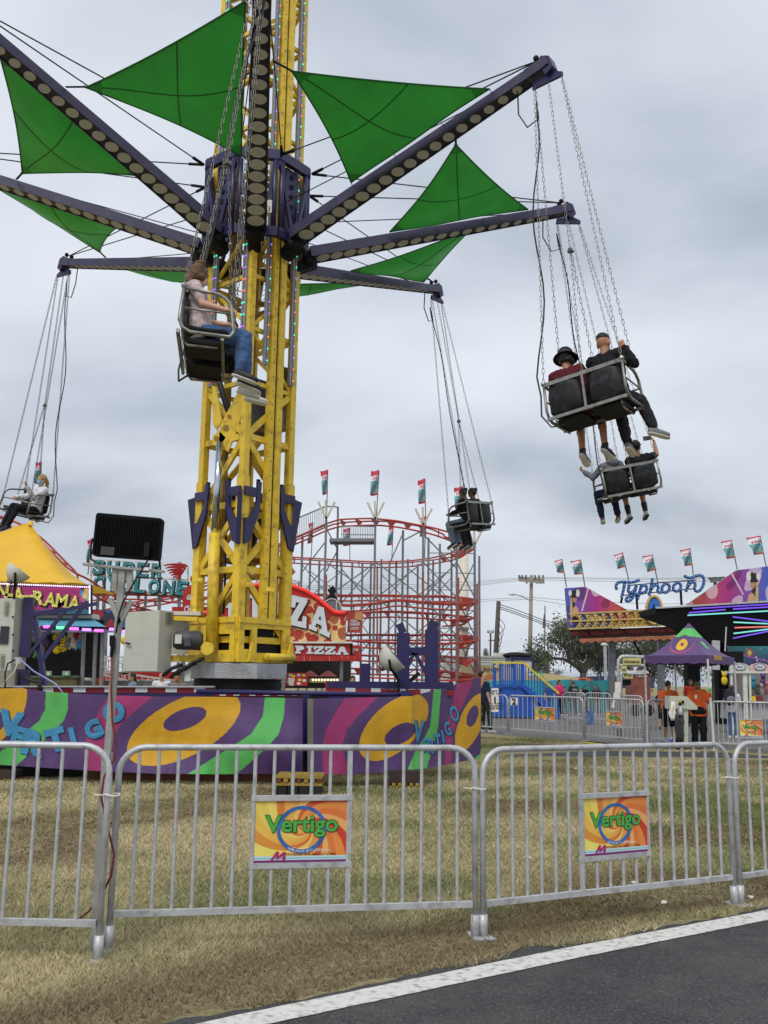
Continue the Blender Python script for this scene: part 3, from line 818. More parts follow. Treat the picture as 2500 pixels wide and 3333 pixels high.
for k in range(8):
    out, tan, ax, upn = armdirs(k)
    A, B = armpt(k, 0), armpt(k, 1)
    arm = MB().beam(A, B, .36, .165, up=upn, w2=.21, h2=.12).build('arm', MATS['arm_paint'], hub)
    # flange edges along the underside and the dark lamp panel
    for s_ in (-1, 1):
        MB().beam(A + tan * s_ * .174 - upn * .088, B + tan * s_ * .1 - upn * .066, .018, .03, up=upn).build('flange', MATS['arm_paint'], arm)
    MB().beam(A - upn * .086, B - upn * .063, .32, .006, up=upn, w2=.185).build('lamp_panel', MATS['navy_panel'], arm)
    for j in range(18):
        t = .045 + j * .05
        if t > .93: break
        r = .145 + (.078 - .145) * t
        MB().disc(lerp(A, B, t) - upn * (.0895 + (.0665 - .0895) * t), -upn, r, .006, 20, r2=r * .83, xax=tan).build('lamp_disc', MATS['lamp_disc'], arm)
    # tip bracket and hanging plate
    MB().beam(B - ax * .3, B + ax * .05, .225, .145, up=upn).build('tip_sleeve', MATS['arm_paint'], arm)
    MB().prism([B - ax * .02 + upn * .13 - tan * .09, B + ax * .09 + upn * .05 - tan * .09, B + ax * .1 - upn * .14 - tan * .09, B - upn * .2 - ax * .03 - tan * .09, B - ax * .1 + upn * .06 - tan * .09], tan * .18).build('tip_bracket', MATS['purple_paint'], arm)
    hp = B - V(0, 0, .2) + out * .02
    MB().prism([hp - out * .25 - V(0, 0, .1) - tan * .02, hp + out * .22 - V(0, 0, .06) - tan * .02, hp + out * .22 - tan * .02, hp + out * .05 + V(0, 0, .07) - tan * .02, hp - out * .23 - tan * .02], tan * .04).build('hanging_plate', MATS['purple_paint'], arm)
    for s_ in (-1, 1):   # stay shackles
        MB().sphere(B - ax * .1 + upn * .16 + tan * .06 * s_, .045, 8, 6).build('shackle', MATS['black'], arm)
# stay cables from the hub corners to the arm tips
for k in range(8):
    a = PHI + (k + .5) * math.pi / 4
    nd = pol(a, rh + .08, zh1 - .02)
    for kk in (k, k + 1):
        out, tan, ax, upn = armdirs(kk); e = armpt(kk, 1) - ax * .1 + upn * .16
        MB().tube([nd, e], .011, 5).build('stay_cable', MATS['cable'], hub)
        MB().tube([nd, lerp(nd, e, .055)], .028, 6).build('turnbuckle', MATS['black'], hub)
    nd2 = pol(a, rh + .05, zh0 + .45)
    MB().tube([nd2, armpt(k + 1, .93)], .009, 5).build('stay_cable', MATS['cable'], hub)

# ================================================================== shade sails
sail_m = mat('sail_fabric', attr='print', rough=.45, var=.14, scale=1.6, bump=1.0, bscale=1.7, trans=.32)
SAIL_LABEL = {0: 'green triangular shade sail directly left of front arm', 1: 'large green shade sail right of the mast, above others', 2: 'green shade sail on right arm pointing up to strap',
              3: 'thin green shade sail low right beneath the right arm', 4: 'sliver of green shade sail just right of the mast', 5: 'sliver of green shade sail low left behind seated rider', 6: 'green shade sail on lower left arm cut by photo edge', 7: 'green shade sail at left edge beneath upper left arm'}
for k in range(8):
    out, tan, ax, upn = armdirs(k); out2, tan2, ax2, upn2 = armdirs((k - 1) % 8)
    w = lambda t: .185 - .07 * t
    E0 = armpt(k, .295) - tan * (w(.3) + .08) + upn * .05; E1 = armpt(k, .83) - tan * (w(.83) + .08) + upn * .06
    AT = armpt((k - 1) % 8, .655) + tan2 * .17 + upn2 * .06
    cen = (E0 + E1) / 2; AP = AT + unit(cen - AT) * (.30 if k != 3 else .2)
    sl = thing('shade_sail', SAIL_LABEL[k], 'shade sail', lerp(lerp(E0, E1, .5), AP, .33), 'green shade sails between the arms')
    N = 22; idx = {}; vs = []; cs = []
    nrm = unit(np.cross(E1 - E0, AP - E0)); nrm = nrm if nrm[2] > 0 else -nrm
    for i in range(N + 1):
        for j in range(N + 1 - i):
            u, v = i / N, j / N; w_ = 1 - u - v
            p = E0 * w_ + E1 * u + AP * v
            # edges curve in toward the middle
            cc = (E0 + E1 + AP) / 3
            pull = 4 * (w_ * u * .02 + u * v * .07 + v * w_ * .07) * max(0, 1 - 9 * (u * v * w_) * 1.3)
            p = p + (cc - p) * pull - V(0, 0, 1) * (27 * u * v * w_) * .14
            p = p + nrm * .012 * math.sin(9 * u + 5 * v + k)
            idx[(i, j)] = len(vs); vs.append(p)
            cs.append((u, v, w_))
    fs = []; fc = []
    base = V(lin(48, 146, 54))
    for i in range(N):
        for j in range(N - i):
            tris = [((i, j), (i + 1, j), (i, j + 1))]
            if i + j < N - 1: tris.append(((i + 1, j), (i + 1, j + 1), (i, j + 1)))
            for tr3 in tris:
                ids = tuple(idx[q] for q in tr3); fs.append(ids)
                u, v, w_ = np.mean([cs[q] for q in ids], axis=0)
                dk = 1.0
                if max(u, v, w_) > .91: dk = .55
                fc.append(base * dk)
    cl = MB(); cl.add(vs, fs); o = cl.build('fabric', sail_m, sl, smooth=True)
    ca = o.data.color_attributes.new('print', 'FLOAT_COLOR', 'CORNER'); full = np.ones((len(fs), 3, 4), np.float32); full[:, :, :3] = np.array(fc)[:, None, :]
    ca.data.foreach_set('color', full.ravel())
    # seams and hem cord
    mh = mat('sail_hem', lin(28, 88, 34), rough=.6)
    edge = [idx[(i, 0)] for i in range(N + 1)], [idx[(N - i, i)] for i in range(N + 1)], [idx[(0, N - i)] for i in range(N + 1)]
    for e_ in edge: MB().tube([vs[q] for q in e_], .012, 5).build('hem', mh, o)
    s1 = [vs[idx[(i, 9)]] - nrm * .004 for i in range(0, N - 8)]
    MB().tube(s1, [(.012, .003)] * len(s1), 4, xax=AP - E0).build('seam', mh, o)
    s2 = [vs[idx[(11 - j // 2 if j < 22 else 0, j)]] * .5 + vs[idx[(11 - (j + 1) // 2, j)]] * .5 - nrm * .004 for j in range(0, 21)]
    MB().tube(s2, [(.012, .003)] * len(s2), 4, xax=E1 - E0).build('seam', mh, o)
    st = MB().beam(AP, AT, .035, .008).build('strap', MATS['black'], sl)
    MB().tube([AP + V(.03 * math.cos(b_), .03 * math.sin(b_), 0) for b_ in np.linspace(0, 6.28, 9)[:-1]], .006, 5, closed=True).build('ring', MATS['steel'], sl)
    for t_ in (0, .33, .67, 1):
        p = lerp(E0, E1, t_); q = p + tan * .09 - upn * .03
        MB().tube([p, lerp(p, q, .5) + V(0, 0, -.02), q], .007, 5).build('hook', MATS['steel'], sl)

# ================================================================== chair swings
LCH = 4.9
def swing_frame(k, be, ga):
    out, tan, ax, upn = armdirs(k); be, ga = math.radians(be), math.radians(ga)
    tip = pol(PHI + k * math.pi / 4, RT, ZT)
    dn = -V(0, 0, 1) * math.cos(be) * math.cos(ga) + out * math.sin(be) * math.cos(ga) - tan * math.sin(ga)
    u = -dn; r = unit(out - u * (out @ u)); f = np.cross(u, r)
    return tip, u, r, f
SEATW, SEATM = 1.06, {}
def swing(k, be, ga, label):
    tip, u, r, f = swing_frame(k, be, ga)
    c = tip - u * LCH - f * .25 - u * .47          # bottom of the back rest, middle of the bench
    M = Matrix(((r[0], f[0], u[0], c[0]), (r[1], f[1], u[1], c[1]), (r[2], f[2], u[2], c[2]), (0, 0, 0, 1)))
    t = thing('chair_swing', label, 'swing seat', M=M, group='double chair swings')
    W2, HB, DP = SEATW / 2, .47, .50
    fm = MATS['seat_frame']
    def tb(name, pts, rr=.017, par=t): return MB().tube(pts, rr, 8).build(name, fm, par, smooth=True, local=True)
    MB().beam((-W2, 0, HB), (W2, 0, HB), .034, .05).build('back_rail', fm, t, local=True)
    MB().beam((-W2, 0, 0), (W2, 0, 0), .03, .04).build('bottom_rail', fm, t, local=True)
    MB().beam((0, 0, .02), (0, 0, HB - .02), .03, .03, up=(0, 1, 0)).build('middle_post', fm, t, local=True)
    MB().beam((-W2, DP - .06, -.03), (W2, DP - .06, -.03), .03, .03).build('front_rail', fm, t, local=True)
    for s_ in (-1, 1):
        x = s_ * W2
        q = .12
        pts = [(x, 0, HB), (x, DP - .2, HB - .02)] + [(x, DP - .2 + .2 * math.sin(b_), HB - .22 + .2 * math.cos(b_)) for b_ in np.linspace(.3, math.pi / 2, 5)] + [(x, DP + .04, .06), (x, DP + .01, 0), (x, .12, 0), (x, .04, .04), (x, 0, .12), (x, 0, HB)]
        tb('side_frame', pts, .019)
        tb('armrest_bar', [(x, .02, .25), (x, DP, .25)], .011)
        MB().sphere((x, 0, HB + .02), .035, 8, 6).build('chain_lug', fm, t, local=True)
        tb('under_tube', [(x * .82, .04, -.02), (x * .82, .1, -.1), (x * .82, DP - .1, -.09)], .014)
    tb('lap_bar', [(-W2, DP - .02, .25), (-W2 * .5, DP + .05, .27), (W2 * .5, DP + .05, .27), (W2, DP - .02, .25)], .014)
    for s_ in (-1, 1):          # two moulded shells
        cx_ = s_ * .265; hw = .232
        g_ = []; nU, prof = 8, [(-.02, .46, .03), (-.025, .4, .02), (-.01, .25, .0), (.0, .1, 0), (.05, .035, 0), (.15, .015, 0), (.32, .015, 0), (.44, .03, .01), (.47, .01, .02)]
        vs = []
        for yy, zz, ins in prof:
            for iu in range(nU + 1):
                xx = (iu / nU * 2 - 1); vs.append((cx_ + xx * (hw - ins), yy + .05 * abs(xx) ** 3 * (1 if zz > .08 else 0) + .015, zz + (.06 * abs(xx) ** 3 if zz < .08 else 0)))
        fs = [(i * (nU + 1) + j, i * (nU + 1) + j + 1, (i + 1) * (nU + 1) + j + 1, (i + 1) * (nU + 1) + j) for i in range(len(prof) - 1) for j in range(nU)]
        o = MB().add(vs, fs).build('shell', MATS['black_plastic'], t, smooth=True, local=True)
        md = o.modifiers.new('thickness', 'SOLIDIFY'); md.thickness = .022; md.offset = 0
        MB().box((cx_, .24, -.05), (.38, .36, .05)).build('seat_pad', MATS['black'], t, local=True)
    # chains, hung from the three holes of the hanging plate
    def Lw(x, y, z): return c + r * x + f * y + u * z
    out = armdirs(k)[0]
    hp = armpt(k, 1) - V(0, 0, .26) + out * .02
    tops = {-1: hp - out * .22, 0: hp, 1: hp + out * .2}
    yoke = lerp(tops[0], Lw(0, .15, HB), .60)
    ch = [(tops[-1], Lw(-W2, 0, HB + .02)), (tops[1], Lw(W2, 0, HB + .02)), (tops[-1] + f * .03, Lw(-W2, DP, .1)), (tops[1] + f * .03, Lw(W2, DP, .1)), (tops[0], yoke), (yoke, Lw(0, 0, HB)), (yoke + f * .01, Lw(0, DP, .24))]
    for p, q in ch: MB().chain(p, q, link=.075, r=.0048, w=.0135).build('chain', MATS['chain'], t)
    MB().lathe([(.002, .05), (.03, .03), (.05, -.03), (.002, -.035)], yoke, axis=u, n=4).build('yoke', MATS['chain'], t)
    # wire with loop
    a0 = armpt(k, .9) - V(0, 0, .1)
    sd = -1
    lp = [a0, a0 + V(0, 0, -.35) + f * .02, a0 + V(0, 0, -.62) + out * .15, a0 + out * .33 + V(0, 0, -.55), tops[-1] + V(0, 0, -.2) + f * .05]
    top2 = tops[-1] + V(0, 0, -.35)
    en = Lw(-W2 - .02, -.02, HB)
    lp += [lerp(top2, en, q) + (r * .05 * math.sin(q * 11) + f * .04 * math.cos(q * 9)) for q in np.linspace(.02, .97, 16)]
    lp += [Lw(-W2 - .04, -.03, HB * .7), Lw(-W2 - .05, -.06, .05), Lw(-W2 + .05, -.03, -.12), Lw(-W2 + .25, .1, -.1)]
    MB().tube(lp, .011, 6).build('wire', MATS['cable'], t, smooth=True)
    SEATM[k] = M
    return t
swing(0, 5.4, 4.5, 'chair swing in front of the mast with girl in jeans')
swing(1, 8.1, 3.6, 'upper right chair swing with maroon and black riders')
swing(2, 12.5, -3.3, 'lower right chair swing holding rider taking a photo')
swing(3, 7.2, 5.5, 'far chair swing hanging beside the roller coaster')
swing(5, 13.0, 3.1, 'far left chair swing with masked blonde rider')
# ================================================================== ride trailer
trl = thing('ride_trailer', 'purple ride trailer with red and white reflective rails', 'trailer', (TX, TD, 0))
navy = mat('navy_paint', lin(42, 35, 90), rough=.4, var=.1, scale=3, dirt=lin(30, 26, 52), dirt_amt=.5)
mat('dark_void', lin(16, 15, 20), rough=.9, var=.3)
def pbeam(px0, px1, Y, w, h, name, m, par=trl, up=(0, 0, 1), Y2=None):
    return MB().beam(at(*px0, Y), at(*px1, Y2 or Y), w, h, up=up).build(name, m, par)
YF = 14.9
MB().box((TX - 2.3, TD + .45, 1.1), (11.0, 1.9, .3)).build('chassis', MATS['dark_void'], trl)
MB().box((TX - 2.3, TD + .45, 1.27), (10.9, 1.8, .03)).build('deck', navy, trl)
L0, L1 = at(-60, 2258, YF), at(702, 2262, YF)
MB().beam(L0, L1, .1, .12).build('side_rail', navy, trl)
T0, T1 = at(-60, 2244, YF - .055), at(700, 2246, YF - .055)
MB().beam(T0 + V(0, .01, 0), T1 + V(0, .01, 0), .02, .085).build('tape_strip', MATS['tape_red'], trl)
MB().beam(at(-60, 2234, YF - .03), at(700, 2235, YF - .03), .14, .02).build('rail_cap', MATS['galv'], trl)
for a_, b_ in ((42, 76), (140, 174), (239, 279), (341, 378), (441, 480), (539, 576), (632, 669)):
    MB().beam(at(a_, 2244.3, YF - .066), at(b_, 2244.7, YF - .066), .006, .08).build('tape_patch', MATS['tape_white'], trl)
MB().beam(at(702, 2257, YF - .12), at(985, 2257, YF - .12), .1, .085).build('side_rail', MATS['tape_red'], trl)
for a_, b_ in ((715, 735), (760, 780), (812, 832), (858, 878), (905, 925), (950, 968)):
    MB().beam(at(a_, 2257, YF - .175), at(b_, 2257, YF - .175), .008, .07).build('tape_patch', MATS['tape_white'], trl)
YR = 15.0
MB().beam(at(1065, 2229, YR), at(1475, 2232, YR), .14, .11).build('side_rail', navy, trl)
MB().beam(at(1072, 2249, YR - .02), at(1476, 2255, YR - .02), .1, .08).build('tape_strip', MATS['tape_red'], trl)
for a_, b_ in ((1125, 1157), (1208, 1239), (1302, 1320), (1369, 1400)):
    MB().beam(at(a_, 2246.3 + (a_ - 1072) * .0155, YR - .073), at(b_, 2246.3 + (b_ - 1072) * .0155, YR - .073), .008, .075).build('tape_patch', MATS['tape_white'], trl)
MB().beam(at(1070, 2275, YR), at(1400, 2285, YR), .12, .14).build('side_rail', navy, trl)
MB().tube([at(640, 2251, 14.5), at(1320, 2262, 14.4)], .035, 10).build('outrigger_tube', navy, trl, smooth=True)
MB().box(at(1322, 2262, 14.4), (.16, .12, .12)).build('outrigger_end', navy, trl)
for x in (1003, 990): MB().tube([at(x, 2262, 14.42), at(x, 2540, 14.42)], .04, 8).build('outrigger_post', navy, trl)
MB().box(at(1066, 2238, YR), (.06, .1, .2)).build('marker_lamp', MATS['red_paint'], trl)
# purple folded structure on the right end
Yb = 15.4
pp = MATS['purple_paint']
pbeam((1188, 2240), (1190, 2160), Yb, .16, .16, 'upright', navy, up=(0, 1, 0))
pbeam((1312, 2235), (1312, 2060), Yb, .20, .18, 'upright', navy, up=(0, 1, 0))
pbeam((1312, 2060), (1300, 2030), Yb, .12, .1, 'upright_tip', pp, up=(0, 1, 0))
pbeam((1404, 2235), (1405, 2050), Yb, .21, .18, 'upright', navy, up=(0, 1, 0))
pbeam((1405, 2052), (1416, 2022), Yb, .16, .1, 'upright_tip', pp, up=(0, 1, 0))
pbeam((1332, 2120), (1398, 2118), Yb, .12, .12, 'cross_beam', navy)
pbeam((1322, 2180), (1348, 2125), Yb - .02, .08, .06, 'brace', pp)
pbeam((1352, 2128), (1400, 2215), Yb - .02, .08, .06, 'brace', pp)
pbeam((1325, 2225), (1365, 2190), Yb - .02, .08, .06, 'brace', MATS['black'])
# left end: brackets beside the cabinet
pbeam((97, 1945), (80, 2140), 15.05, .13, .12, 'upright', navy, up=(0, 1, 0))
pbeam((108, 2000), (215, 1985), 14.9, .06, .07, 'boom', navy); pbeam((215, 1985), (318, 1964), 14.9, .06, .05, 'boom', navy)
pbeam((97, 2128), (212, 1988), 14.88, .05, .05, 'boom_brace', pp); pbeam((138, 2150), (268, 1976), 14.86, .05, .06, 'boom_brace', pp)
pbeam((110, 1990), (146, 2232), 14.95, .07, .1, 'boom_post', navy, up=(0, 1, 0))
MB().box(at(66, 2208, 15.1), (.24, .2, .28)).build('pedestal', navy, trl)
MB().box(at(20, 2215, 15.0), (.36, .25, .3)).build('hose_box', MATS['cabinet_dark'], trl)
MB().tube([at(68, 2200, 14.85), at(100, 2215, 14.8), at(125, 2220, 14.8), at(133, 2245, 14.75)], .03, 7).build('hose', MATS['cable'], trl, smooth=True)
MB().tube([at(68, 2148, 14.72), at(110, 2185, 14.7), at(180, 2225, 14.7), at(205, 2255, 14.6)], .012, 6).build('wire', mat('wire_blue', lin(150, 160, 210)), trl, smooth=True)
MB().tube([at(58, 2155, 14.72), at(48, 2185, 14.7), at(20, 2215, 14.7), at(8, 2245, 14.7)], .01, 6).build('wire', mat('wire_yellow', lin(214, 200, 140)), trl, smooth=True)
MB().tube([at(50, 2147, 14.72), at(25, 2160, 14.7), at(17, 2190, 14.7), at(17, 2240, 14.7)], .012, 6).build('wire', MATS['cable'], trl, smooth=True)
# motor and yellow service frame left of the mast
pbeam((555, 2012), (645, 2016), 15.3, .1, .07, 'service_rail', MATS['yellow'])
pbeam((548, 2143), (650, 2143), 15.2, .12, .1, 'service_rail', MATS['yellow'])
pbeam((558, 1992), (548, 2190), 15.25, .05, .07, 'service_post', MATS['yellow'], up=(0, 1, 0))
MB().box(at(600, 2075, 15.8), (.55, .03, .55)).build('service_panel', MATS['cabinet'], trl)
MB().box(at(598, 1998, 15.6), (.6, .3, .06)).build('service_roof', MATS['white_paint'], trl)
mo = MB().lathe([(0, -.2), (.1, -.2), (.145, -.14), (.15, .2), (.1, .26), (0, .26)], at(606, 2084, 15.05), axis=(1, .2, 0), n=18).build('motor', mat('motor_grey', lin(70, 72, 76), rough=.5, var=.2), trl, smooth=True)
MB().box(at(581, 2080, 14.88), (.1, .04, .14)).build('motor_plate', MATS['white_paint'], mo); MB().box(at(612, 2090, 14.86), (.1, .08, .12)).build('terminal_box', MATS['motor_grey'], mo)
MB().tube([at(608, 2058, 15.05) + V(.03 * math.cos(b_), 0, .03 * math.sin(b_) + .05) for b_ in np.linspace(0, 6.28, 11)[:-1]], .008, 6, closed=True).build('lifting_eye', MATS['motor_grey'], mo)
for x, y in ((585, 2190), (560, 2185), (605, 2180), (630, 2165)):
    MB().tube([at(x - 30, y + 15, 14.9), at(x, y - 10, 14.85), at(x + 35, y - 22, 14.9)], .03, 7).build('hose', MATS['cable'], trl, smooth=True)
MB().box(at(612, 2195, 14.95), (.09, .06, .2)).build('label_plate', MATS['white_paint'], trl)

# cabinets
def cabinet(label, tl, tr_, br, bl, Y, side_px, depth=.35, vents=()):
    t = thing('control_cabinet', label, 'cabinet', at(*bl, Y))
    f = [at(*bl, Y), at(*br, Y), at(*tr_, Y), at(*tl, Y)]
    bx = V(unit(at(*side_px, Y + .3) - at(*tr_, Y))); ext = at(*side_px, Y + .28) - at(*tr_, Y); ext[2] = 0
    MB().prism(f, ext).build('shell', MATS['cabinet'], t)
    ins = [lerp(p, sum(f) / 4, .025) + V(0, -.012, 0) for p in f]
    d_ = MB().prism(ins, (0, .014, 0)).build('door', MATS['cabinet'], t)
    return t, f, d_, ext
t, f, d_, ext = cabinet('grey control cabinet with vents at left photo edge', (-40, 1950), (53, 1946), (36, 2185), (-40, 2185), 14.9, (98, 1945))
for x, y, h in ((20, 1978, .2), (6, 2150, .2)):
    c_ = at(x, y, 14.86)
    for j in range(7): MB().box(c_ + V(0, 0, (j - 3) * .03), (.06, .012, .018)).build('vent_slat', MATS['cabinet_dark'], d_)
MB().box(at(14, 2067, 14.87), (.13, .012, .27)).build('display', mat('display_glass', lin(40, 46, 48), rough=.2), d_)
for y in (2008, 2066, 2118): MB().box(at(42, y, 14.86), (.02, .02, .03)).build('latch', MATS['black'], d_)
ob = MB().box(at(60, 2150, 14.75), (.1, .06, .1)).build('outlet_box', MATS['galv'], t)
t, f, d_, ext = cabinet('large beige electrical cabinet left of the mast', (410, 1993), (522, 1986), (513, 2187), (400, 2187), 14.75, (562, 1990))
MB().beam(at(408, 2092, 14.7), at(424, 2096, 14.7), .02, .025).build('handle', MATS['black'], d_)
vc = at(546, 2012, 14.95)
for j in range(7): MB().box(vc + V(0, 0, (j - 3) * .026), (.16, .12, .014), rz=math.atan2(ext[1], ext[0])).build('vent_slat', MATS['cabinet_dark'], t)

# bowl floodlights on the trailer
def bowl_lamp(label, px, Y, axis, r, poleb, yoke):
    c_ = at(*px, Y); a_ = unit(axis)
    t = thing('bowl_floodlight', label, 'floodlight', at(*poleb, Y), group='white bowl floodlights on the trailer')
    o = MB().lathe([(.02, -r * 1.02), (r * .38, -r * .97), (r * .78, -r * .64), (r * .97, -r * .2), (r, .0), (r * 1.03, .02), (r * .95, .02), (0, .0)], c_, axis=a_, n=24).build('bowl', MATS['white_paint'], t, smooth=True)
    MB().lathe([(0, .012), (r * .94, .012), (r * .94, .022), (0, .03)], c_, axis=a_, n=24).build('lens', mat('lens_glass', lin(120, 124, 122), rough=.15), t, smooth=True)
    MB().lathe([(0, -r * 1.25), (r * .22, -r * 1.25), (r * .3, -r * .97), (0, -r * .97)], c_, axis=a_, n=14).build('lamp_socket', MATS['galv_dark'], t, smooth=True)
    sx = unit(np.cross(a_, V(0, 0, 1))); low = at(*yoke, Y)
    for s_ in (-1, 1):
        MB().tube([c_ + sx * s_ * r * .9 - a_ * r * .3, c_ + sx * s_ * r * .95 - V(0, 0, r * .6) - a_ * r * .2, low], .02, 6).build('yoke', MATS['black'], t)
    MB().tube([low, at(*poleb, Y)], .022, 6).build('stem', MATS['black'], t)
bowl_lamp('white bowl floodlight above left control cabinet', (62, 1858), 14.8, (.5, .12, .75), .19, (46, 1950), (48, 1912))
bowl_lamp('white bowl floodlight in front of purple uprights', (1283, 2138), 14.6, (.72, -.08, .62), .225, (1297, 2262), (1298, 2215))

# ================================================================== printed banner round the trailer
pur, yel, grn, pnk = [V(lin(*c)) for c in ((84, 58, 110), (214, 162, 30), (92, 186, 96), (160, 52, 108))]
def ell(px, py, c, a, b, deg):
    t_ = math.radians(deg); x, y = px - c[0], py - c[1]
    return ((x * math.cos(t_) + y * math.sin(t_)) / a) ** 2 + ((-x * math.sin(t_) + y * math.cos(t_)) / b) ** 2 < 1
def band(px, py, pts):
    "pts: (x, y, width) down the band; true where |x - centre(y)| < width/2"
    ys = [p[1] for p in pts]
    return np.abs(px - np.interp(py, ys, [p[0] for p in pts])) < np.interp(py, ys, [p[2] for p in pts]) / 2
def banner(name, label, xs, tops, bots, Ys, art, seed, nu, nv):
    x0, x1 = xs[0], xs[-1]
    bt = thing('banner', label, 'banner', at((x0 + x1) / 2, np.mean(bots), np.mean(Ys)), 'printed banners round the ride trailer')
    def pxy(U, W):
        px = x0 + U * (x1 - x0); a_ = np.interp(px, xs, tops); b_ = np.interp(px, xs, bots)
        return px, a_ + W * (b_ - a_)
    def pos(U, W):
        px, py = pxy(U, W); Yb_ = np.interp(px, xs, Ys)
        wv = wav(U * (x1 - x0) / 90, W * 3, seed, 1.3) * .05 + wav(U * (x1 - x0) / 30, W * 2 + U * 3, seed + 1, 1.5) * .018 * (.3 + W) + wav(U * (x1 - x0) / 14 + W * 3, W * 5, seed + 2, 1.2) * .005
        Yy = Yb_ + wv * (.3 + W)
        r = _fw + np.multiply.outer((px - CXP) / FPX, _ix) - np.multiply.outer((py - CYP) / FPX, _iy)
        return CAMP + r * (Yy / r[..., 1])[..., None]
    def col(u, v):
        px, py = pxy(u, v); return art(px, py)
    o = sheet('cloth', pos, nu, nv, col, MATS['cloth_print'], bt)
    def place(px, py):     # photo point -> point on the cloth
        u = (px - x0) / (x1 - x0); a_ = np.interp(px, xs, tops); b_ = np.interp(px, xs, bots)
        return pos(np.array([u]), np.array([(py - a_) / (b_ - a_)]))[0]
    return bt, o, place
def art_l(px, py):
    C = np.tile(pur, (len(px), 1))
    def put(mk, c):
        C[mk] = c
    put(band(px, py, [(186, 2240, 72), (184, 2310, 74), (168, 2345, 80), (120, 2390, 90), (60, 2440, 100), (0, 2490, 110)]), grn)
    put(band(px, py, [(440, 2255, 150), (385, 2310, 118), (345, 2360, 92), (322, 2410, 82), (315, 2450, 82), (325, 2515, 86)]), pnk)
    put(band(px, py, [(896, 2262, 66), (890, 2330, 68), (862, 2390, 90), (800, 2440, 125), (690, 2520, 160)]), grn)
    put(ell(px, py, (598, 2370), 202, 92, -27), yel); put(ell(px, py, (602, 2340), 74, 32, -20), pur)
    put(ell(px, py, (-35, 2310), 150, 100, -50), yel); put(ell(px, py, (-8, 2350), 34, 24, -60), pur)
    put(px > 968, pur * .85)
    return C
def art_r(px, py):
    C = np.tile(pur, (len(px), 1))
    def put(mk, c): C[mk] = c
    put(band(px, py, [(1180, 2266, 108), (1130, 2325, 82), (1096, 2375, 68), (1080, 2430, 62), (1096, 2520, 88)]), pnk)
    put(band(px, py, [(1424, 2240, 24), (1414, 2360, 26), (1404, 2392, 34), (1376, 2450, 54), (1356, 2510, 62)]), grn)
    put(band(px, py, [(1512, 2225, 50), (1476, 2330, 30), (1461, 2400, 22), (1458, 2480, 20)]), pnk)
    put(ell(px, py, (1282, 2368), 138, 74, -43), yel); put(ell(px, py, (1303, 2389), 56, 30, -28), pur)
    put(ell(px, py, (1532, 2352), 100, 38, -68), yel); put(ell(px, py, (1538, 2331), 36, 17, -72), pur)
    put((px - 1535) * .9 + (py - 2470) > 8, grn)
    put(px < 1019, V(lin(120, 114, 104)))
    return C
bl_, ol, pl = banner('banner', 'long left banner with big yellow ring and blue lettering', [-80, 70, 160, 330, 500, 700, 985], [2242, 2240, 2252, 2262, 2267, 2268, 2272], [2484, 2494, 2500, 2510, 2518, 2520, 2517], [14.2, 14.15, 14.1, 14.05, 14.0, 13.98, 13.95], art_l, 11, 520, 130)
br_, orr, pr = banner('banner', 'shorter right banner folded round the trailer end', [1001, 1100, 1340, 1352, 1450, 1565], [2274, 2272, 2266, 2262, 2238, 2204], [2520, 2520, 2510, 2506, 2490, 2467], [13.95, 14.0, 14.2, 14.3, 14.9, 15.6], art_r, 21, 330, 130)
mat('letter_blue', lin(62, 140, 184), rough=.6, var=.12, scale=8)
mat('letter_shadow', lin(52, 44, 96), rough=.6)
def cloth_letter(ch, px, py, hpx, ang, place, par, wsc=1.0):
    vs, fs = text_geo(ch, .07 if wsc == 1 else .03, 0, 0.0, 1.0)
    vs = vs.copy(); ctr_ = (vs.max(0) + vs.min(0)) / 2; hh = vs[:, 1].max() - vs[:, 1].min()
    q = (vs - ctr_) / hh * hpx; q[:, 0] *= wsc; a_ = math.radians(ang)
    X = q[:, 0] * math.cos(a_) - q[:, 1] * math.sin(a_); Yq = q[:, 0] * math.sin(a_) + q[:, 1] * math.cos(a_)
    for dx, dy, off, m, nm in ((4, 3, .010, 'letter_shadow', 'letter_shadow'), (0, 0, .016, 'letter_blue', 'letter')):
        pts = []
        for x, y in zip(X, Yq):
            p = place(px + x + dx, py - y + dy); pts.append(p + unit(CAMP - p) * off)
        MB().add(pts, fs).build(nm, MATS[m], par)
for ch, x, y, h, a_ in (('V', 33, 2355, 84, -12), ('E', 58, 2395, 62, -18), ('R', 110, 2418, 84, -12), ('T', 182, 2408, 78, 16), ('I', 236, 2398, 62, 14), ('G', 304, 2374, 64, 25), ('O', 370, 2318, 70, 6)):
    cloth_letter(ch, x, y, h, a_, pl, bl_)
for ch, x, y, h, a_, w_ in (('V', 1362, 2380, 74, -6, .5), ('E', 1383, 2424, 46, -16, .5), ('R', 1404, 2428, 50, -4, .5), ('T', 1425, 2414, 50, 8, .5), ('I', 1442, 2398, 44, 10, .7), ('G', 1457, 2372, 46, 14, .48), ('O', 1479, 2323, 54, 12, .5)):
    cloth_letter(ch, x, y, h, a_, pr, br_, w_)
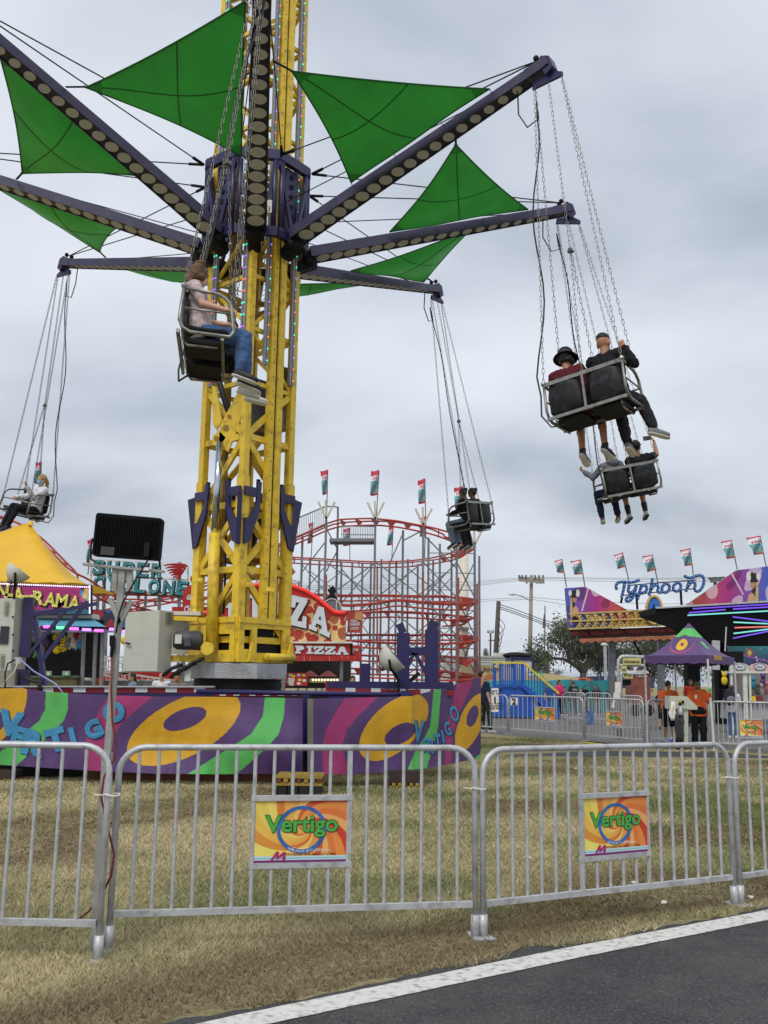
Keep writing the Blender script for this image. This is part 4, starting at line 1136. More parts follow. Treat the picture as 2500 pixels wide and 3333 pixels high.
# timber sill and cribbing under the trailer
MB().beam(at(285, 2522, 14.5), at(905, 2528, 14.5), .12, .12).build('timber_sill', MATS['wood'], trl)
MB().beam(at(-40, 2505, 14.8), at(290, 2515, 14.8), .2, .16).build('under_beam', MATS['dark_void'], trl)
wy = mat('crib_yellow', lin(168, 140, 62), rough=.8, var=.25, scale=6, dirt=lin(90, 66, 44), dirt_amt=.6, dirt_scale=5)
def crib(label, x0, x1, ytop, ymid, ybot, pal):
    g0 = ground((x0 + x1) / 2, ybot); Y = g0[1]
    t = thing('timber_crib', label, 'cribbing', g0, 'timber cribs under the trailer')
    a_, b_ = at(x0, ymid, Y), at(x1, ymid, Y); wd = b_[0] - a_[0]; zm = a_[2]; zt = at(x0, ytop, Y)[2]
    if pal:
        for j in range(4): MB().box((a_[0] + wd * (.12 + .25 * j), Y + .25, zm / 2), (wd * .22, .5, zm - .01)).build('block', MATS['rubber'], t)
    else:
        MB().box((a_[0] + wd * .5, Y + .25, zm + (zt - zm) * .45), (wd * .8, .42, (zt - zm) * .9)).build('block', mat('old_wood', lin(60, 46, 40), rough=.8, var=.3), t)
    n_ = 3 if pal else 2
    for L_ in range(n_):
        zz = (zm if pal else 0) + ((zt - zm) if pal else zm) * (L_ + .5) / n_; th = ((zt - zm) if pal else zm) / n_ - .006
        if L_ % 2 == 0:
            for j in range(3): MB().box((a_[0] + wd * .5, Y + .06 + .19 * j, zz), (wd, .09, th)).build('plank', wy, t)
        else:
            for j in range(7): MB().box((a_[0] + wd * (.06 + .147 * j), Y + .25, zz), (wd * .09, .5, th)).build('plank', wy if j % 3 else MATS['wood'], t)
crib('yellow and black timber crib under banner corner', 898, 1048, 2522, 2558, 2590, True)
crib('dark block on yellow pallet under right banner', 1255, 1385, 2505, 2548, 2568, False)
crib('yellow pallet at left photo edge under banner', -40, 45, 2508, 2535, 2545, False)

# ================================================================== work light clamped to the near barrier
wk = thing('work_light', 'black led work light on grey square pole behind barrier', 'work light', V(*at(345, 3050, 5.62)[:2], 0))
Yl = 5.62
mp = mat('grey_pole', lin(168, 168, 160), rough=.55, metal=.3, var=.12, scale=6, dirt=lin(96, 88, 74), dirt_amt=.5, dirt_scale=9)
base = at(347, 2480, Yl); base[2] = 0
MB().beam(V(at(347, 2470, Yl)[0], Yl, 0.02), at(350, 2450, Yl), .05, .05, up=(0, 1, 0)).build('pole_foot', mp, wk)
MB().beam(at(350, 2455, Yl), at(400, 1850, Yl), .036, .036, up=(0, 1, 0)).build('pole', mp, wk)
for x in (375, 424): MB().beam(at(x - 2, 1925, Yl), at(x, 1850, Yl), .03, .03, up=(0, 1, 0)).build('side_tube', mp, wk)
MB().beam(at(391, 2028, Yl - .03), at(358, 1948, Yl - .03), .026, .03, up=(0, 1, 0)).build('brace', mp, wk)
MB().beam(at(389, 2028, Yl - .03), at(429, 1956, Yl - .03), .026, .03, up=(0, 1, 0)).build('brace', mp, wk)
MB().beam(at(272, 1837, Yl - .02), at(535, 1861, Yl - .02), .035, .014).build('cross_bar', mp, wk)
MB().beam(at(345, 2640, Yl - .03), at(345, 2450, Yl - .03), .03, .045, up=(1, 0, 0)).build('clamp', MATS['galv'], wk)
q = [at(x, y, Yl - .04) for x, y in ((298, 1808), (518, 1824), (530, 1687), (313, 1668))]
lampb = MB()
def rounded(q, ins):
    out_ = []
    for i in range(4):
        p, a_, b_ = q[i], q[i - 1], q[(i + 1) % 4]
        for k_ in range(5):
            w_ = k_ / 4; out_.append(p + unit(a_ - p) * ins * (1 - w_) ** 2 + unit(b_ - p) * ins * w_ ** 2)
    return out_
house = lampb.prism(rounded(q, .02), (0, .055, 0)).build('housing', mat('lamp_black', lin(20, 20, 22), rough=.75, spec=.15, var=.15), wk)
for j in range(26):
    t_ = .04 + j * .92 / 25
    a_, b_ = lerp(q[0], q[1], t_), lerp(q[3], q[2], t_)
    MB().beam(lerp(a_, b_, .06) + V(0, -.006, 0), lerp(a_, b_, .94) + V(0, -.006, 0), .003, .012, up=(0, 1, 0)).build('fin', MATS['lamp_black'], house)
MB().prism([lerp(lerp(q[0], q[1], u_), lerp(q[3], q[2], u_), v_) + V(0, -.014, 0) for u_, v_ in ((.78, .05), (.86, .05), (.86, .38), (.78, .38))], (0, -.02, 0)).build('driver_box', MATS['black'], house)
MB().prism([lerp(lerp(q[0], q[1], u_), lerp(q[3], q[2], u_), v_) + V(0, -.014, 0) for u_, v_ in ((.14, .03), (.34, .03), (.34, .22), (.14, .22))], (0, -.003, 0)).build('rating_label', mat('label_grey', lin(60, 60, 60)), house)
for x0_, y0_, x1_, y1_ in ((302, 1752, 296, 1828), (527, 1766, 520, 1852)):
    MB().tube([at(x0_, y0_, Yl - .01), at(x1_ , y0_ + 25, Yl - .01), at(x1_, y1_ - 8, Yl - .01), at(x1_ + (14 if x0_ < 400 else -14), y1_, Yl - .02)], .006, 6).build('bracket', MATS['black'], wk)
MB().tube([at(482, 1822, Yl - .08), at(440, 1890, Yl - .08), at(400, 1960, Yl - .07), at(386, 2005, Yl - .06), at(378, 2060, Yl - .05)], .0055, 6).build('flex', MATS['cable'], wk, smooth=True)
MB().box(at(476, 1852, Yl - .07), (.03, .02, .018)).build('tag', MATS['ink_white'], wk)
MB().tube([at(366, 2068, Yl - .04), at(365, 2100, Yl - .04), at(367, 2105, Yl - .04), at(362, 2138, Yl - .04)], [.017, .016, .014, .009], 10).build('plug', MATS['black'], wk)
cord = [(364, 2138), (362, 2250), (366, 2350), (378, 2420), (372, 2470), (338, 2530), (330, 2600), (352, 2700), (372, 2780), (362, 2850), (338, 2900), (300, 2960), (240, 3010), (180, 3042)]
pts = [at(x, y, Yl - (.04 if y < 2480 else .10)) for x, y in cord]
pts[-3:] = [lerp(pts[-4], ground(262, 3005), .6) , ground(235, 3015) + V(0, 0, .014), ground(180, 3042) + V(0, 0, .012)]
tag(MB().tube(pts, .0065, 6).build('extension_cord', mat('cord_red', lin(120, 34, 34), rough=.5), smooth=True, loc=pts[-1]), 'dark red cord winding down the barrier joint to the grass', 'cord')
# ================================================================== background left: game booth under yellow tent
def slab(pxs, Y, th=.08, name='panel', m='white_paint', par=None, smooth=False):
    return MB().prism([at(x, y, Y) for x, y in pxs], (0, th, 0)).build(name, MATS[m] if isinstance(m, str) else m, par)
def rect(x0, y0, x1, y1): return [(x0, y1), (x1, y1), (x1, y0), (x0, y0)]
def pxsheet(x0, y0, x1, y1, Y, nu, nv, art, par, name='print', quad=None):
    q = quad or ((x0, y0), (x1, y0), (x1, y1), (x0, y1))
    f = lambda u, v: art(x0 + u * (x1 - x0), y0 + v * (y1 - y0))
    return sheet(name, bilinear(*[at(x, y, Y) for x, y in q]), nu, nv, f, MATS['print'], par, smooth=False)
def gz(p): p = V(p); p[2] = 0; return p
tent_y = mat('tent_yellow', lin(250, 200, 58), rough=.55, var=.08, scale=1.0, bump=.5, bscale=1.6, trans=.25)
Yg = 30.0
gb = thing('game_booth', 'balloon game booth under yellow tent at left edge', 'game booth', gz(at(120, 2230, Yg)))
pk = at(102, 1700, Yg); ex = at(297, 1905, Yg - 1.2)[0]; ez = at(200, 1903, Yg - 1.2)[2]
nx, ny = 46, 16; vs = []
xl = pk[0] - 9.0
for i in range(nx + 1):
    x = xl + (ex - xl) * i / nx
    for j in range(ny + 1):
        yv = -1 + 2 * j / ny
        sx = 1.0 if x < pk[0] else 1 - (x - pk[0]) / (ex - pk[0])
        sy = 1 - abs(yv); s_ = min(sx, sy); sag = .35 * math.sin(min(1, max(0, (pk[0] - x) / 4)) * math.pi) if x < pk[0] else 0
        fz = s_ ** 2.05
        vs.append((x, Yg + yv * 1.8, ez + (pk[2] - ez - sag) * fz + .02 * math.sin(9 * x + 4 * yv) * (1 - s_)))
fs = [(i * (ny + 1) + j, (i + 1) * (ny + 1) + j, (i + 1) * (ny + 1) + j + 1, i * (ny + 1) + j + 1) for i in range(nx) for j in range(ny)]
MB().add(vs, fs).build('tent_roof', tent_y, gb, smooth=True)
MB().lathe([(.0, .1), (.05, 0), (.09, -.12)], pk + V(0, 0, .02), n=8).build('tent_finial', tent_y, gb)
YS = Yg - 1.9
def art_sign(px, py):
    n_ = len(px); C = np.tile(V(lin(58, 34, 84)), (n_, 1))
    m_ = (py < 1988 - .11 * (260 - px) * 0 + 4 * np.sin(px / 22)) & (px < 262) & (py > 1912)
    C[m_] = V(lin(168, 44, 116))
    C[py > 1985 + 3 * np.sin(px / 15)] = V(lin(40, 108, 130))
    for cx_, cy_, c in ((268, 1932, (74, 150, 200)), (282, 1926, (214, 170, 90)), (285, 1945, (130, 190, 100)), (270, 1950, (190, 90, 140)), (276, 1938, (230, 200, 140))):
        C[(px - cx_) ** 2 + ((py - cy_) * .8) ** 2 < 75] = V(lin(*c))
    return C
fsn = pxsheet(-130, 1905, 297, 1998, YS, 150, 44, art_sign, gb, 'fascia')
slab(rect(-130, 1904, 298, 2000), YS + .02, .12, 'fascia_frame', 'black', gb)
lety = mat('bulb_letter', lin(206, 200, 92), rough=.5, var=.1)
bulb = mat('bulb', (1, .95, .7), emit=(1, .95, .7), estr=1.0, var=0)
def bulb_letters(chars, Y, par, m, hpx, outline='ink_black', bm=None, wsc=1.0, bold=.03):
    for ch, x, y, ang in chars:
        a_ = math.radians(ang); ux = V(math.cos(a_), 0, math.sin(a_)); uz = V(-math.sin(a_), 0, math.cos(a_))
        o = at(x, y, Y - .06); h = np.linalg.norm(at(x, y - hpx, Y) - at(x, y, Y)) / .73
        L_ = MB().text(ch, o, ux, uz, h, bold=bold, depth=-.05, width=None if ch == 'I' else h * .62 * wsc).build('letter', m, par)
        MB().text(ch, o + V(.03, .05, -.03), ux, uz, h, bold=bold + .03, depth=-.03, width=None if ch == 'I' else h * .70 * wsc).build('letter_edge', MATS[outline], L_)
        if bm:
            vv, ff = text_geo(ch, 0, 0, 0.0, 1.0); w0 = vv[:, 0].min(); ww = vv[:, 0].max() - w0; mb = MB()
            done = []
            for q in vv[::1]:
                if all((q[0] - r_[0]) ** 2 + (q[1] - r_[1]) ** 2 > .018 for r_ in done):
                    done.append(q); mb.sphere(o + ux * ((q[0] - w0 - ww / 2) / max(ww, .1) * h * .56 * wsc) + uz * ((q[1] - .36) * .9 + .36) * h + V(0, -.06, 0), .011, 5, 4)
            mb.build('bulb_row', bm, L_, kind='stuff')
bulb_letters([('N', 5, 1945, -3), ('-', 30, 1950, -3), ('A', 56, 1955, -3), ('-', 88, 1955, 0), ('R', 122, 1966, -4), ('A', 160, 1972, -5), ('M', 197, 1976, -5), ('A', 238, 1982, -6)], YS, gb, lety, 44, bm=bulb)
# led borders
mg = {c: mat('tube_' + c, v, emit=v, estr=1.6, var=0) for c, v in (('magenta', (.85, .12, 1.0)), ('green', (.1, 1.0, .3)), ('violet', (.45, .2, 1.0)))}
mb = MB()
for j in range(44): mb.sphere(at(-20 + j * 7.2, 1899 + j * .28, YS - .12), .025, 5, 4)
for j in range(15): mb.sphere(at(292, 1908 + j * 6.2, YS - .1), .025, 5, 4)
mb.build('bulb_border', mat('bulb_pink', (1, .75, 1), emit=(1, .75, 1), estr=1.0, var=0), gb, kind='stuff')
slab([(100, 2012), (300, 2012), (298, 1996), (100, 1992)], YS + .3, .8, 'awning_box', 'cabinet', gb)
MB().add([at(100, 2008, YS + .6), at(298, 2012, YS + .6), at(345, 2040, YS - .5), at(60, 2036, YS - .5)], [(0, 1, 2, 3)]).build('awning', mat('awning_blue', lin(96, 168, 198), rough=.6, var=.12, trans=.2), gb)
for x0, x1, y, c in ((105, 128, 2038, 'magenta'), (142, 168, 2040, 'magenta'), (184, 214, 2043, 'green'), (227, 255, 2046, 'magenta'), (268, 296, 2049, 'violet'), (308, 336, 2052, 'magenta'), (356, 385, 2048, 'violet'), (398, 420, 2055, 'violet')):
    MB().tube([at(x0, y, YS - .55), at(x1, y + 1, YS - .55)], .04, 6).build('led_tube', mg[c], gb)
slab(rect(60, 2050, 420, 2058), YS - .4, .15, 'awning_beam', 'galv_dark', gb)
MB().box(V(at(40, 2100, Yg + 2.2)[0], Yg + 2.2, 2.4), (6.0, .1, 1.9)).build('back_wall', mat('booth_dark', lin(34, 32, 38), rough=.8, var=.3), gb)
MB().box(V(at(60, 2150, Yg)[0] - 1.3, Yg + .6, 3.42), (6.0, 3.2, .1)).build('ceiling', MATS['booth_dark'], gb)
for x in (274, 312, 335): MB().beam(gz(at(x, 2200, YS)), at(x, 2052, YS), .09, .09, up=(0, 1, 0)).build('post', MATS['galv_dark'], gb)
slab(rect(85, 2205, 250, 2235), YS - .2, .5, 'counter', mat('counter', lin(92, 84, 54), rough=.6, var=.3), gb); slab(rect(80, 2199, 255, 2206), YS - .25, .6, 'counter_top', mat('counter_top', lin(70, 92, 66), rough=.5), gb)
for tx, x in (('10', 155), ('9', 215)):
    pq = slab(rect(x - 12, 2184, x + 12, 2199), YS - .3, .05, 'number_card', mat('card_green', lin(120, 160, 140)), gb)
    MB().text(tx, at(x, 2197, YS - .305), (1, 0, 0), (0, 0, 1), .1, bold=.03, depth=-.004).build('number', MATS['ink_white'], pq)
# plush prizes hanging in the booth
pm = {c: mat('plush_' + c, lin(*v), rough=.9, var=.12, scale=14, bump=.4, bscale=60) for c, v in (('yellow', (232, 196, 44)), ('grey', (120, 116, 116)), ('cream', (196, 184, 168)), ('blue', (70, 140, 170)), ('purple', (92, 66, 110)), ('red', (140, 44, 48)), ('pink', (190, 120, 140)), ('green', (80, 130, 70)))}
PL = [(186, 2072, 14, 'yellow', 'smiling round yellow plush hanging highest in game booth'), (207, 2080, 12, 'yellow', 'plain yellow plush beside the highest smiling plush'), (185, 2115, 13, 'yellow', 'yellow plush left of the two lower ones'), (204, 2108, 14, 'yellow', 'smiling yellow plush in the lower pair'),
      (128, 2062, 13, 'cream', 'cream plush near purple bracket in booth'), (112, 2080, 12, 'grey', 'grey plush at left of hanging prizes'), (148, 2090, 12, 'purple', 'purple plush left of yellow plush toys'), (172, 2052, 11, 'blue', 'blue plush under the green led tube'),
      (233, 2066, 12, 'cream', 'cream plush right of the upper yellow plush'), (248, 2072, 12, 'red', 'dark red plush near booth post'), (266, 2074, 12, 'pink', 'pink plush beside the booth post'), (240, 2098, 13, 'cream', 'cream plush under dark red plush'), (262, 2100, 14, 'blue', 'large blue plush beside the booth post'), (222, 2095, 12, 'grey', 'grey plush between yellow and cream ones'), (135, 2110, 12, 'grey', 'grey plush below the purple plush'), (120, 2130, 10, 'green', 'green plush low behind the brackets'), (408, 2085, 14, 'yellow', 'yellow plush behind the beige cabinet edge')]
for x, y, r, c, lb in PL:
    Yp = Yg - 1.75; ctr_ = at(x, y, Yp); R_ = r / FPX * 30.3
    t = thing('plush_toy', lb, 'plush toy', ctr_ - V(0, 0, R_), 'plush prizes in the game booth')
    MB().sphere(ctr_, (R_, R_ * .8, R_ * .95), 14, 10).build('body', pm[c], t, smooth=True)
    if c != 'yellow':
        MB().sphere(ctr_ + V(0, -.05, R_ * .95), (R_ * .62, R_ * .6, R_ * .6), 12, 8).build('head', pm[c], t, smooth=True)
        for s_ in (-1, 1):
            MB().sphere(ctr_ + V(s_ * R_ * .45, -.02, R_ * 1.45), R_ * .25, 8, 6).build('ear', pm[c], t, smooth=True)
            MB().capsule(ctr_ + V(s_ * R_ * .5, -R_ * .4, -R_ * .4), ctr_ + V(s_ * R_ * .75, -R_ * .6, -R_ * .95), R_ * .3, R_ * .28).build('leg', pm[c], t, smooth=True)
    elif 'smiling' in lb:
        for s_ in (-1, 1): MB().sphere(ctr_ + V(s_ * R_ * .3 - .02, -R_ * .72, R_ * .25), (.02, .02, .035), 6, 5).build('eye', MATS['ink_black'], t)
        MB().tube([ctr_ + V(R_ * .5 * math.sin(b_) - .02, -R_ * .74, -R_ * .1 - R_ * .3 * math.cos(b_)) for b_ in np.linspace(-1.2, 1.2, 7)], .013, 5).build('mouth', MATS['ink_black'], t)
# white stair railings behind the booth
rl = thing('ramp_railing', 'white ramp railing behind the game booth counter', 'railing', gz(at(300, 2200, 34)))
for (p, q) in (((230, 2120), (420, 2165)), ((95, 2130), (420, 2140)), ((230, 2165), (560, 2215))):
    for dy in (0, 52 if p[1] < 2150 else 40):
        MB().beam(at(p[0], p[1] + dy, 34), at(q[0], q[1] + dy, 34), .06, .06).build('rail', MATS['white_paint'], rl)
    for j in range(18):
        t_ = j / 17; x = p[0] + (q[0] - p[0]) * t_; y = p[1] + (q[1] - p[1]) * t_
        MB().beam(at(x, y, 34), at(x, y + (52 if p[1] < 2150 else 40), 34), .03, .03, up=(0, 1, 0)).build('baluster', MATS['white_paint'], rl)
slab(rect(230, 2215, 640, 2232), 33.5, 1.0, 'ramp_deck', 'galv_dark', rl)
slab(rect(330, 2188, 600, 2212), 36, .1, 'red_skirt', 'red_paint', rl)

# ================================================================== roller coaster
coast = thing('roller_coaster', 'red tracked steel roller coaster on grey posts', 'roller coaster', gz(at(1300, 2230, 56)))
cyc = coast
def track(pts, gauge=1.0, tie=.95, r=.05, seg=8):
    P = []
    for (x0, y0, Y0), (x1, y1, Y1) in zip(pts[:-1], pts[1:]):
        for i in range(seg): t_ = i / seg; P.append(at(x0 + (x1 - x0) * t_, y0 + (y1 - y0) * t_, Y0 + (Y1 - Y0) * t_))
    P.append(at(*pts[-1])); P = np.array(P)
    for _ in range(6): P[1:-1] = (P[:-2] + 2 * P[1:-1] + P[2:]) / 4
    T = np.gradient(P, axis=0); S = np.cross(T, V(0, 0, 1)); S /= np.linalg.norm(S, axis=1)[:, None] + 1e-9
    for s_ in (-.5, .5):
        MB().tube(list(P + S * s_ * gauge), r, 6).build('rail', MATS['track_red'], coast, smooth=True)
    MB().tube(list(P - V(0, 0, .32)), r, 6).build('spine', MATS['track_red'], coast, smooth=True)
    acc = 0
    for i in range(1, len(P)):
        acc += np.linalg.norm(P[i] - P[i - 1])
        if acc > tie:
            acc = 0; MB().prism([P[i] + S[i] * gauge * .5, P[i] - S[i] * gauge * .5, P[i] - V(0, 0, .34) - S[i] * .04, P[i] - V(0, 0, .34) + S[i] * .04], unit(T[i]) * .05).build('tie', MATS['track_red'], coast)
    return P
track([(850, 1800, 56), (1000, 1738, 56), (1065, 1708, 56), (1110, 1695, 56), (1225, 1691, 55), (1300, 1698, 54), (1400, 1718, 53), (1470, 1742, 53), (1512, 1768, 55), (1516, 1788, 58), (1490, 1803, 61), (1420, 1818, 62), (1320, 1830, 62), (1200, 1832, 62), (1080, 1824, 62), (940, 1816, 62), (850, 1812, 62)])
track([(1000, 1935, 60), (1110, 1940, 60), (1225, 1938, 60), (1370, 1942, 60), (1470, 1941, 60), (1528, 1950, 58), (1530, 1962, 55), (1480, 1968, 54), (1380, 1962, 54), (1290, 1952, 54), (1220, 1966, 54), (1130, 1972, 54), (1080, 1965, 54)])
track([(1110, 2068, 60), (1220, 2066, 60), (1370, 2068, 60), (1480, 2066, 60), (1530, 2072, 58), (1532, 2084, 55), (1480, 2096, 54), (1380, 2094, 54), (1230, 2092, 54), (1130, 2085, 54)])
track([(1060, 2172, 60), (1200, 2178, 58), (1400, 2180, 58), (1525, 2196, 56), (1500, 2216, 54), (1380, 2214, 54), (1200, 2205, 54)])
track([(1010, 1988, 56), (1130, 1998, 57), (1260, 1990, 58), (1390, 1996, 58), (1500, 2004, 57), (1520, 2014, 55), (1440, 2020, 54)], tie=1.1)
track([(1090, 2128, 57), (1230, 2136, 57), (1380, 2130, 57), (1500, 2140, 56), (1524, 2150, 54)], tie=1.1)
track([(-140, 1672, 46), (-30, 1676, 46), (30, 1690, 46), (80, 1712, 46), (140, 1760, 46), (200, 1822, 46), (260, 1880, 46), (330, 1930, 47), (420, 1975, 48), (500, 1995, 49)], tie=.8)
track([(300, 1935, 52), (450, 1930, 52), (600, 1945, 52), (720, 1948, 52)]); track([(340, 1990, 56), (450, 1960, 56), (560, 1945, 56), (680, 1900, 56), (860, 1800, 56)])
PO = [(1062, 1690, 55.5), (1222, 1690, 54.5), (1378, 1712, 53), (1487, 1775, 54), (1545, 1770, 55), (1100, 1700, 57), (1208, 1830, 61), (1112, 1830, 61), (985, 1745, 57), (1010, 1820, 62), (1147, 1830, 62), (1242, 1820, 62), (1268, 1830, 62), (1312, 1726, 55), (1328, 1820, 62), (1395, 1750, 58), (1432, 1770, 60), (1470, 1790, 62), (935, 1780, 57), (250, 1880, 47), (120, 1745, 47), (320, 1935, 48), (475, 1935, 52), (520, 1950, 53), (30, 1690, 47), (385, 1960, 50), (1560, 1810, 60), (905, 1800, 60), (1180, 1832, 62), (1290, 1830, 62), (1360, 1835, 63), (1410, 1825, 63), (1040, 1826, 62)]
for x, y, Y in PO:
    tp = at(x, y, Y); MB().beam(gz(tp), tp, .13, .13, up=(0, 1, 0)).build('post', MATS['galv_dark'], coast)
def brace(p, q, Y, w=.07): MB().beam(at(*p, Y), at(*q, Y), w, w).build('brace', MATS['galv_dark'], coast)
cols = [(1062, 1225, 55), (1225, 1378, 54), (1378, 1487, 54), (1487, 1545, 55), (1110, 1208, 61), (1328, 1470, 61)]
for a_, b_, Y in cols:
    lv = [1830, 1945, 2070, 2190] if Y < 60 else [1850, 1965, 2085, 2195]
    for j in range(3):
        if a_ < 1100 and j > 1: continue
        p, q = (a_, lv[j]), (b_, lv[j + 1])
        if (j + a_) % 2: p, q = (b_, lv[j]), (a_, lv[j + 1])
        brace(p, q, Y)
        if j != 1 or a_ > 1300: brace((p[0], q[1]), (q[0], p[1]), Y)
for a_, b_, y0, y1, Y in ((1062, 1110, 1990, 2070, 57), (1147, 1208, 1990, 2075, 59), (1242, 1328, 1870, 1960, 62), (1242, 1328, 1985, 2075, 62), (1180, 1290, 2090, 2200, 60), (1312, 1395, 2090, 2190, 57), (1395, 1470, 1880, 1960, 61), (1395, 1487, 2100, 2190, 57), (985, 1062, 1840, 1930, 58), (1432, 1545, 1985, 2075, 58), (1010, 1112, 1860, 1940, 62)):
    brace((a_, y0), (b_, y1), Y, .055); brace((a_, y1), (b_, y0), Y, .055)
for y in (1800, 1865, 1920, 1985, 2045, 2110): brace((1487, y), (1545, y + 2), 55, .05); brace((1395, y), (1470, y), 60, .05)
for p, q, Y in (((1062, 1760), (985, 1860), 56), ((1062, 1720), (1100, 1790), 56), ((1100, 1790), (1062, 1860), 56), ((1378, 1725), (1312, 1760), 54), ((1378, 1740), (1487, 1850), 54), ((1312, 1735), (1270, 1830), 56)): brace(p, q, Y)
# lift walkway and platform
for j in range(32):
    t_ = j / 31; x = 870 + 190 * t_; y = 1790 - 82 * t_
    MB().beam(at(x, y, 56.6), at(x, y - 62 * (.95 + .05 * t_), 56.6), .035, .035, up=(0, 1, 0)).build('walkway_baluster', MATS['galv_dark'], coast)
brace((870, 1728), (1060, 1648), 56.6); brace((870, 1790), (1060, 1708), 56.6, .12); brace((1060, 1648), (1100, 1650), 56.6); MB().beam(at(1100, 1650, 57), at(1100, 1710, 57), .12, .12, up=(0, 1, 0)).build('walkway_post', MATS['galv_dark'], coast)
slab(rect(1072, 1752, 1222, 1762), 55, 1.4, 'platform', 'galv_dark', coast)
for j in range(20): MB().beam(at(1112 + j * 5.6, 1752, 55), at(1112 + j * 5.6, 1712, 55), .035, .035, up=(0, 1, 0)).build('platform_baluster', MATS['galv_dark'], coast)
brace((1112, 1712), (1222, 1714), 55, .05); brace((1112, 1740), (1222, 1741), 55, .05)
def st_art(px, py):
    n_ = wav(px / 16, py / 12, 81, 1.0); C = np.tile(V(lin(40, 44, 66)), (len(px), 1)); C[n_ > .2] = V(lin(150, 40, 46)); C[n_ < -.45] = V(lin(52, 92, 150)); C[n_ > .95] = V(lin(206, 190, 170)); return C
pxsheet(300, 1985, 470, 2042, 41, 80, 28, st_art, coast, 'station_fascia')
slab([(298, 2044), (470, 2044), (470, 1986), (300, 1984)], 41.05, 3.0, 'station_roof', 'black', coast)
for x in (305, 345, 385, 425, 465): MB().beam(gz(at(x, 2200, 41.2)), at(x, 2044, 41.2), .12, .12, up=(0, 1, 0)).build('station_post', MATS['galv_dark'], coast)
for y in (2150, 2170): MB().beam(at(300, y, 41.1), at(640, y + 4, 41.1), .06, .06).build('station_rail', MATS['white_paint'], coast)
slab(rect(300, 2186, 640, 2210), 42, 1.5, 'station_deck', 'galv_dark', coast)
# light sticks and flags on the posts
stick = mat('light_stick', lin(196, 190, 170), rough=.5)
for x, y, Y in ((1062, 1690, 55), (1222, 1692, 54), (1378, 1712, 53), (1545, 1775, 55), (120, 1700, 46)):
    for dx in (-26, -2, 28): MB().beam(at(x, y, Y), at(x + dx, y - 62 + abs(dx) * .2, Y), .11, .11, up=(0, 1, 0)).build('light_stick', stick, coast)
for x, y0, y1, Y in ((1062, 1870, 2200, 54.5), (1228, 1850, 2200, 53.5), (1376, 1870, 2200, 52.5), (1492, 1880, 2200, 53), (1553, 1900, 2200, 54.5)):
    MB().beam(at(x, y1, Y), at(x, y0, Y), .1, .06, up=(0, 1, 0)).build('light_strip', mat('strip_red', lin(150, 70, 60), rough=.5, var=.3, scale=20), coast)

# flags
fw_, ft, fr_ = V(lin(232, 228, 232)), V(lin(96, 172, 186)), V(lin(206, 60, 86))
def flag_art(u, v, top=.22):
    C = np.tile(fw_, (len(u), 1)); C[v < top] = fr_; C[v > .42] = ft; C[v > .93] = fr_ * .7
    k = (v > .50) & (v < .9) & (np.abs(u - .5 - .2 * np.sin(v * 9)) < .17 + .1 * np.sin(v * 31)); C[k] = V(lin(150, 140, 110))
    k = (v > .25) & (v < .38) & (np.abs(((u * 5) % 1) - .5 + (v - .3) * 3) < .28) & (u > .15) & (u < .85); C[k] = fr_ * .9
    return C
def flag(label, tl, tr_, br_, bl_p, pole, Y, group, top=.22):
    t = thing('flag', label, 'flag', at(*pole[-1], Y), group)
    q = [at(x, y, Y) for x, y in (tl, tr_, br_, bl_p)]; f0 = bilinear(*q)
    def pos(U, W):
        P = f0(U, W); P[..., 1] += .12 * np.sin(U * 5 + W * 6) * (abs(pole[0][0] - tl[0]) > 5) ; return P
    sheet('cloth', pos, 14, 24, lambda u, v: flag_art(u, v, top), MATS['cloth_print'], t)
    MB().tube([at(x, y, Y) for x, y in pole], .03, 6).build('pole', MATS['galv_dark'], t)
FG = 'flags on the roller coaster'
for lb, tl, tr_, b1, b0, pole, Y in (('tall flag above leftmost light sticks right of mast', (1043, 1533), (1067, 1530), (1065, 1608), (1050, 1611), ((1067, 1530), (1063, 1690)), 55),
    ('tall flag at the centre of the coaster crest', (1208, 1533), (1234, 1531), (1231, 1612), (1205, 1613), ((1234, 1531), (1225, 1690)), 54),
    ('tall flag right of the coaster crest', (1360, 1564), (1382, 1558), (1386, 1638), (1362, 1640), ((1383, 1558), (1386, 1712)), 53),
    ('flag partly behind riders of the far swing', (1478, 1587), (1507, 1584), (1506, 1652), (1480, 1655), ((1507, 1584), (1500, 1770)), 54),
    ('small flag beside lift walkway behind first post', (1005, 1703), (1019, 1700), (1018, 1765), (1001, 1770), ((1019, 1700), (1012, 1830)), 62),
    ('small flag behind the coaster platform', (1118, 1722), (1138, 1718), (1139, 1776), (1117, 1777), ((1138, 1718), (1139, 1830)), 63),
    ('small flag right of the coaster platform', (1267, 1713), (1280, 1711), (1279, 1774), (1259, 1775), ((1280, 1711), (1275, 1830)), 63),
    ('small flag just behind right crest post', (1368, 1685), (1387, 1680), (1388, 1744), (1366, 1747), ((1387, 1680), (1382, 1820)), 62),
    ('small flag under the far swing seat', (1524, 1676), (1543, 1676), (1542, 1718), (1525, 1719), ((1543, 1676), (1545, 1800)), 60),
    ('flag behind the far left swing rider', (115, 1505), (135, 1503), (131, 1570), (113, 1574), ((135, 1503), (128, 1700)), 46),
    ('narrow flag left of the black work light', (284, 1758), (299, 1755), (294, 1828), (283, 1832), ((299, 1755), (286, 1870)), 48)):
    flag(lb, tl, tr_, b1, b0, pole, Y, FG)

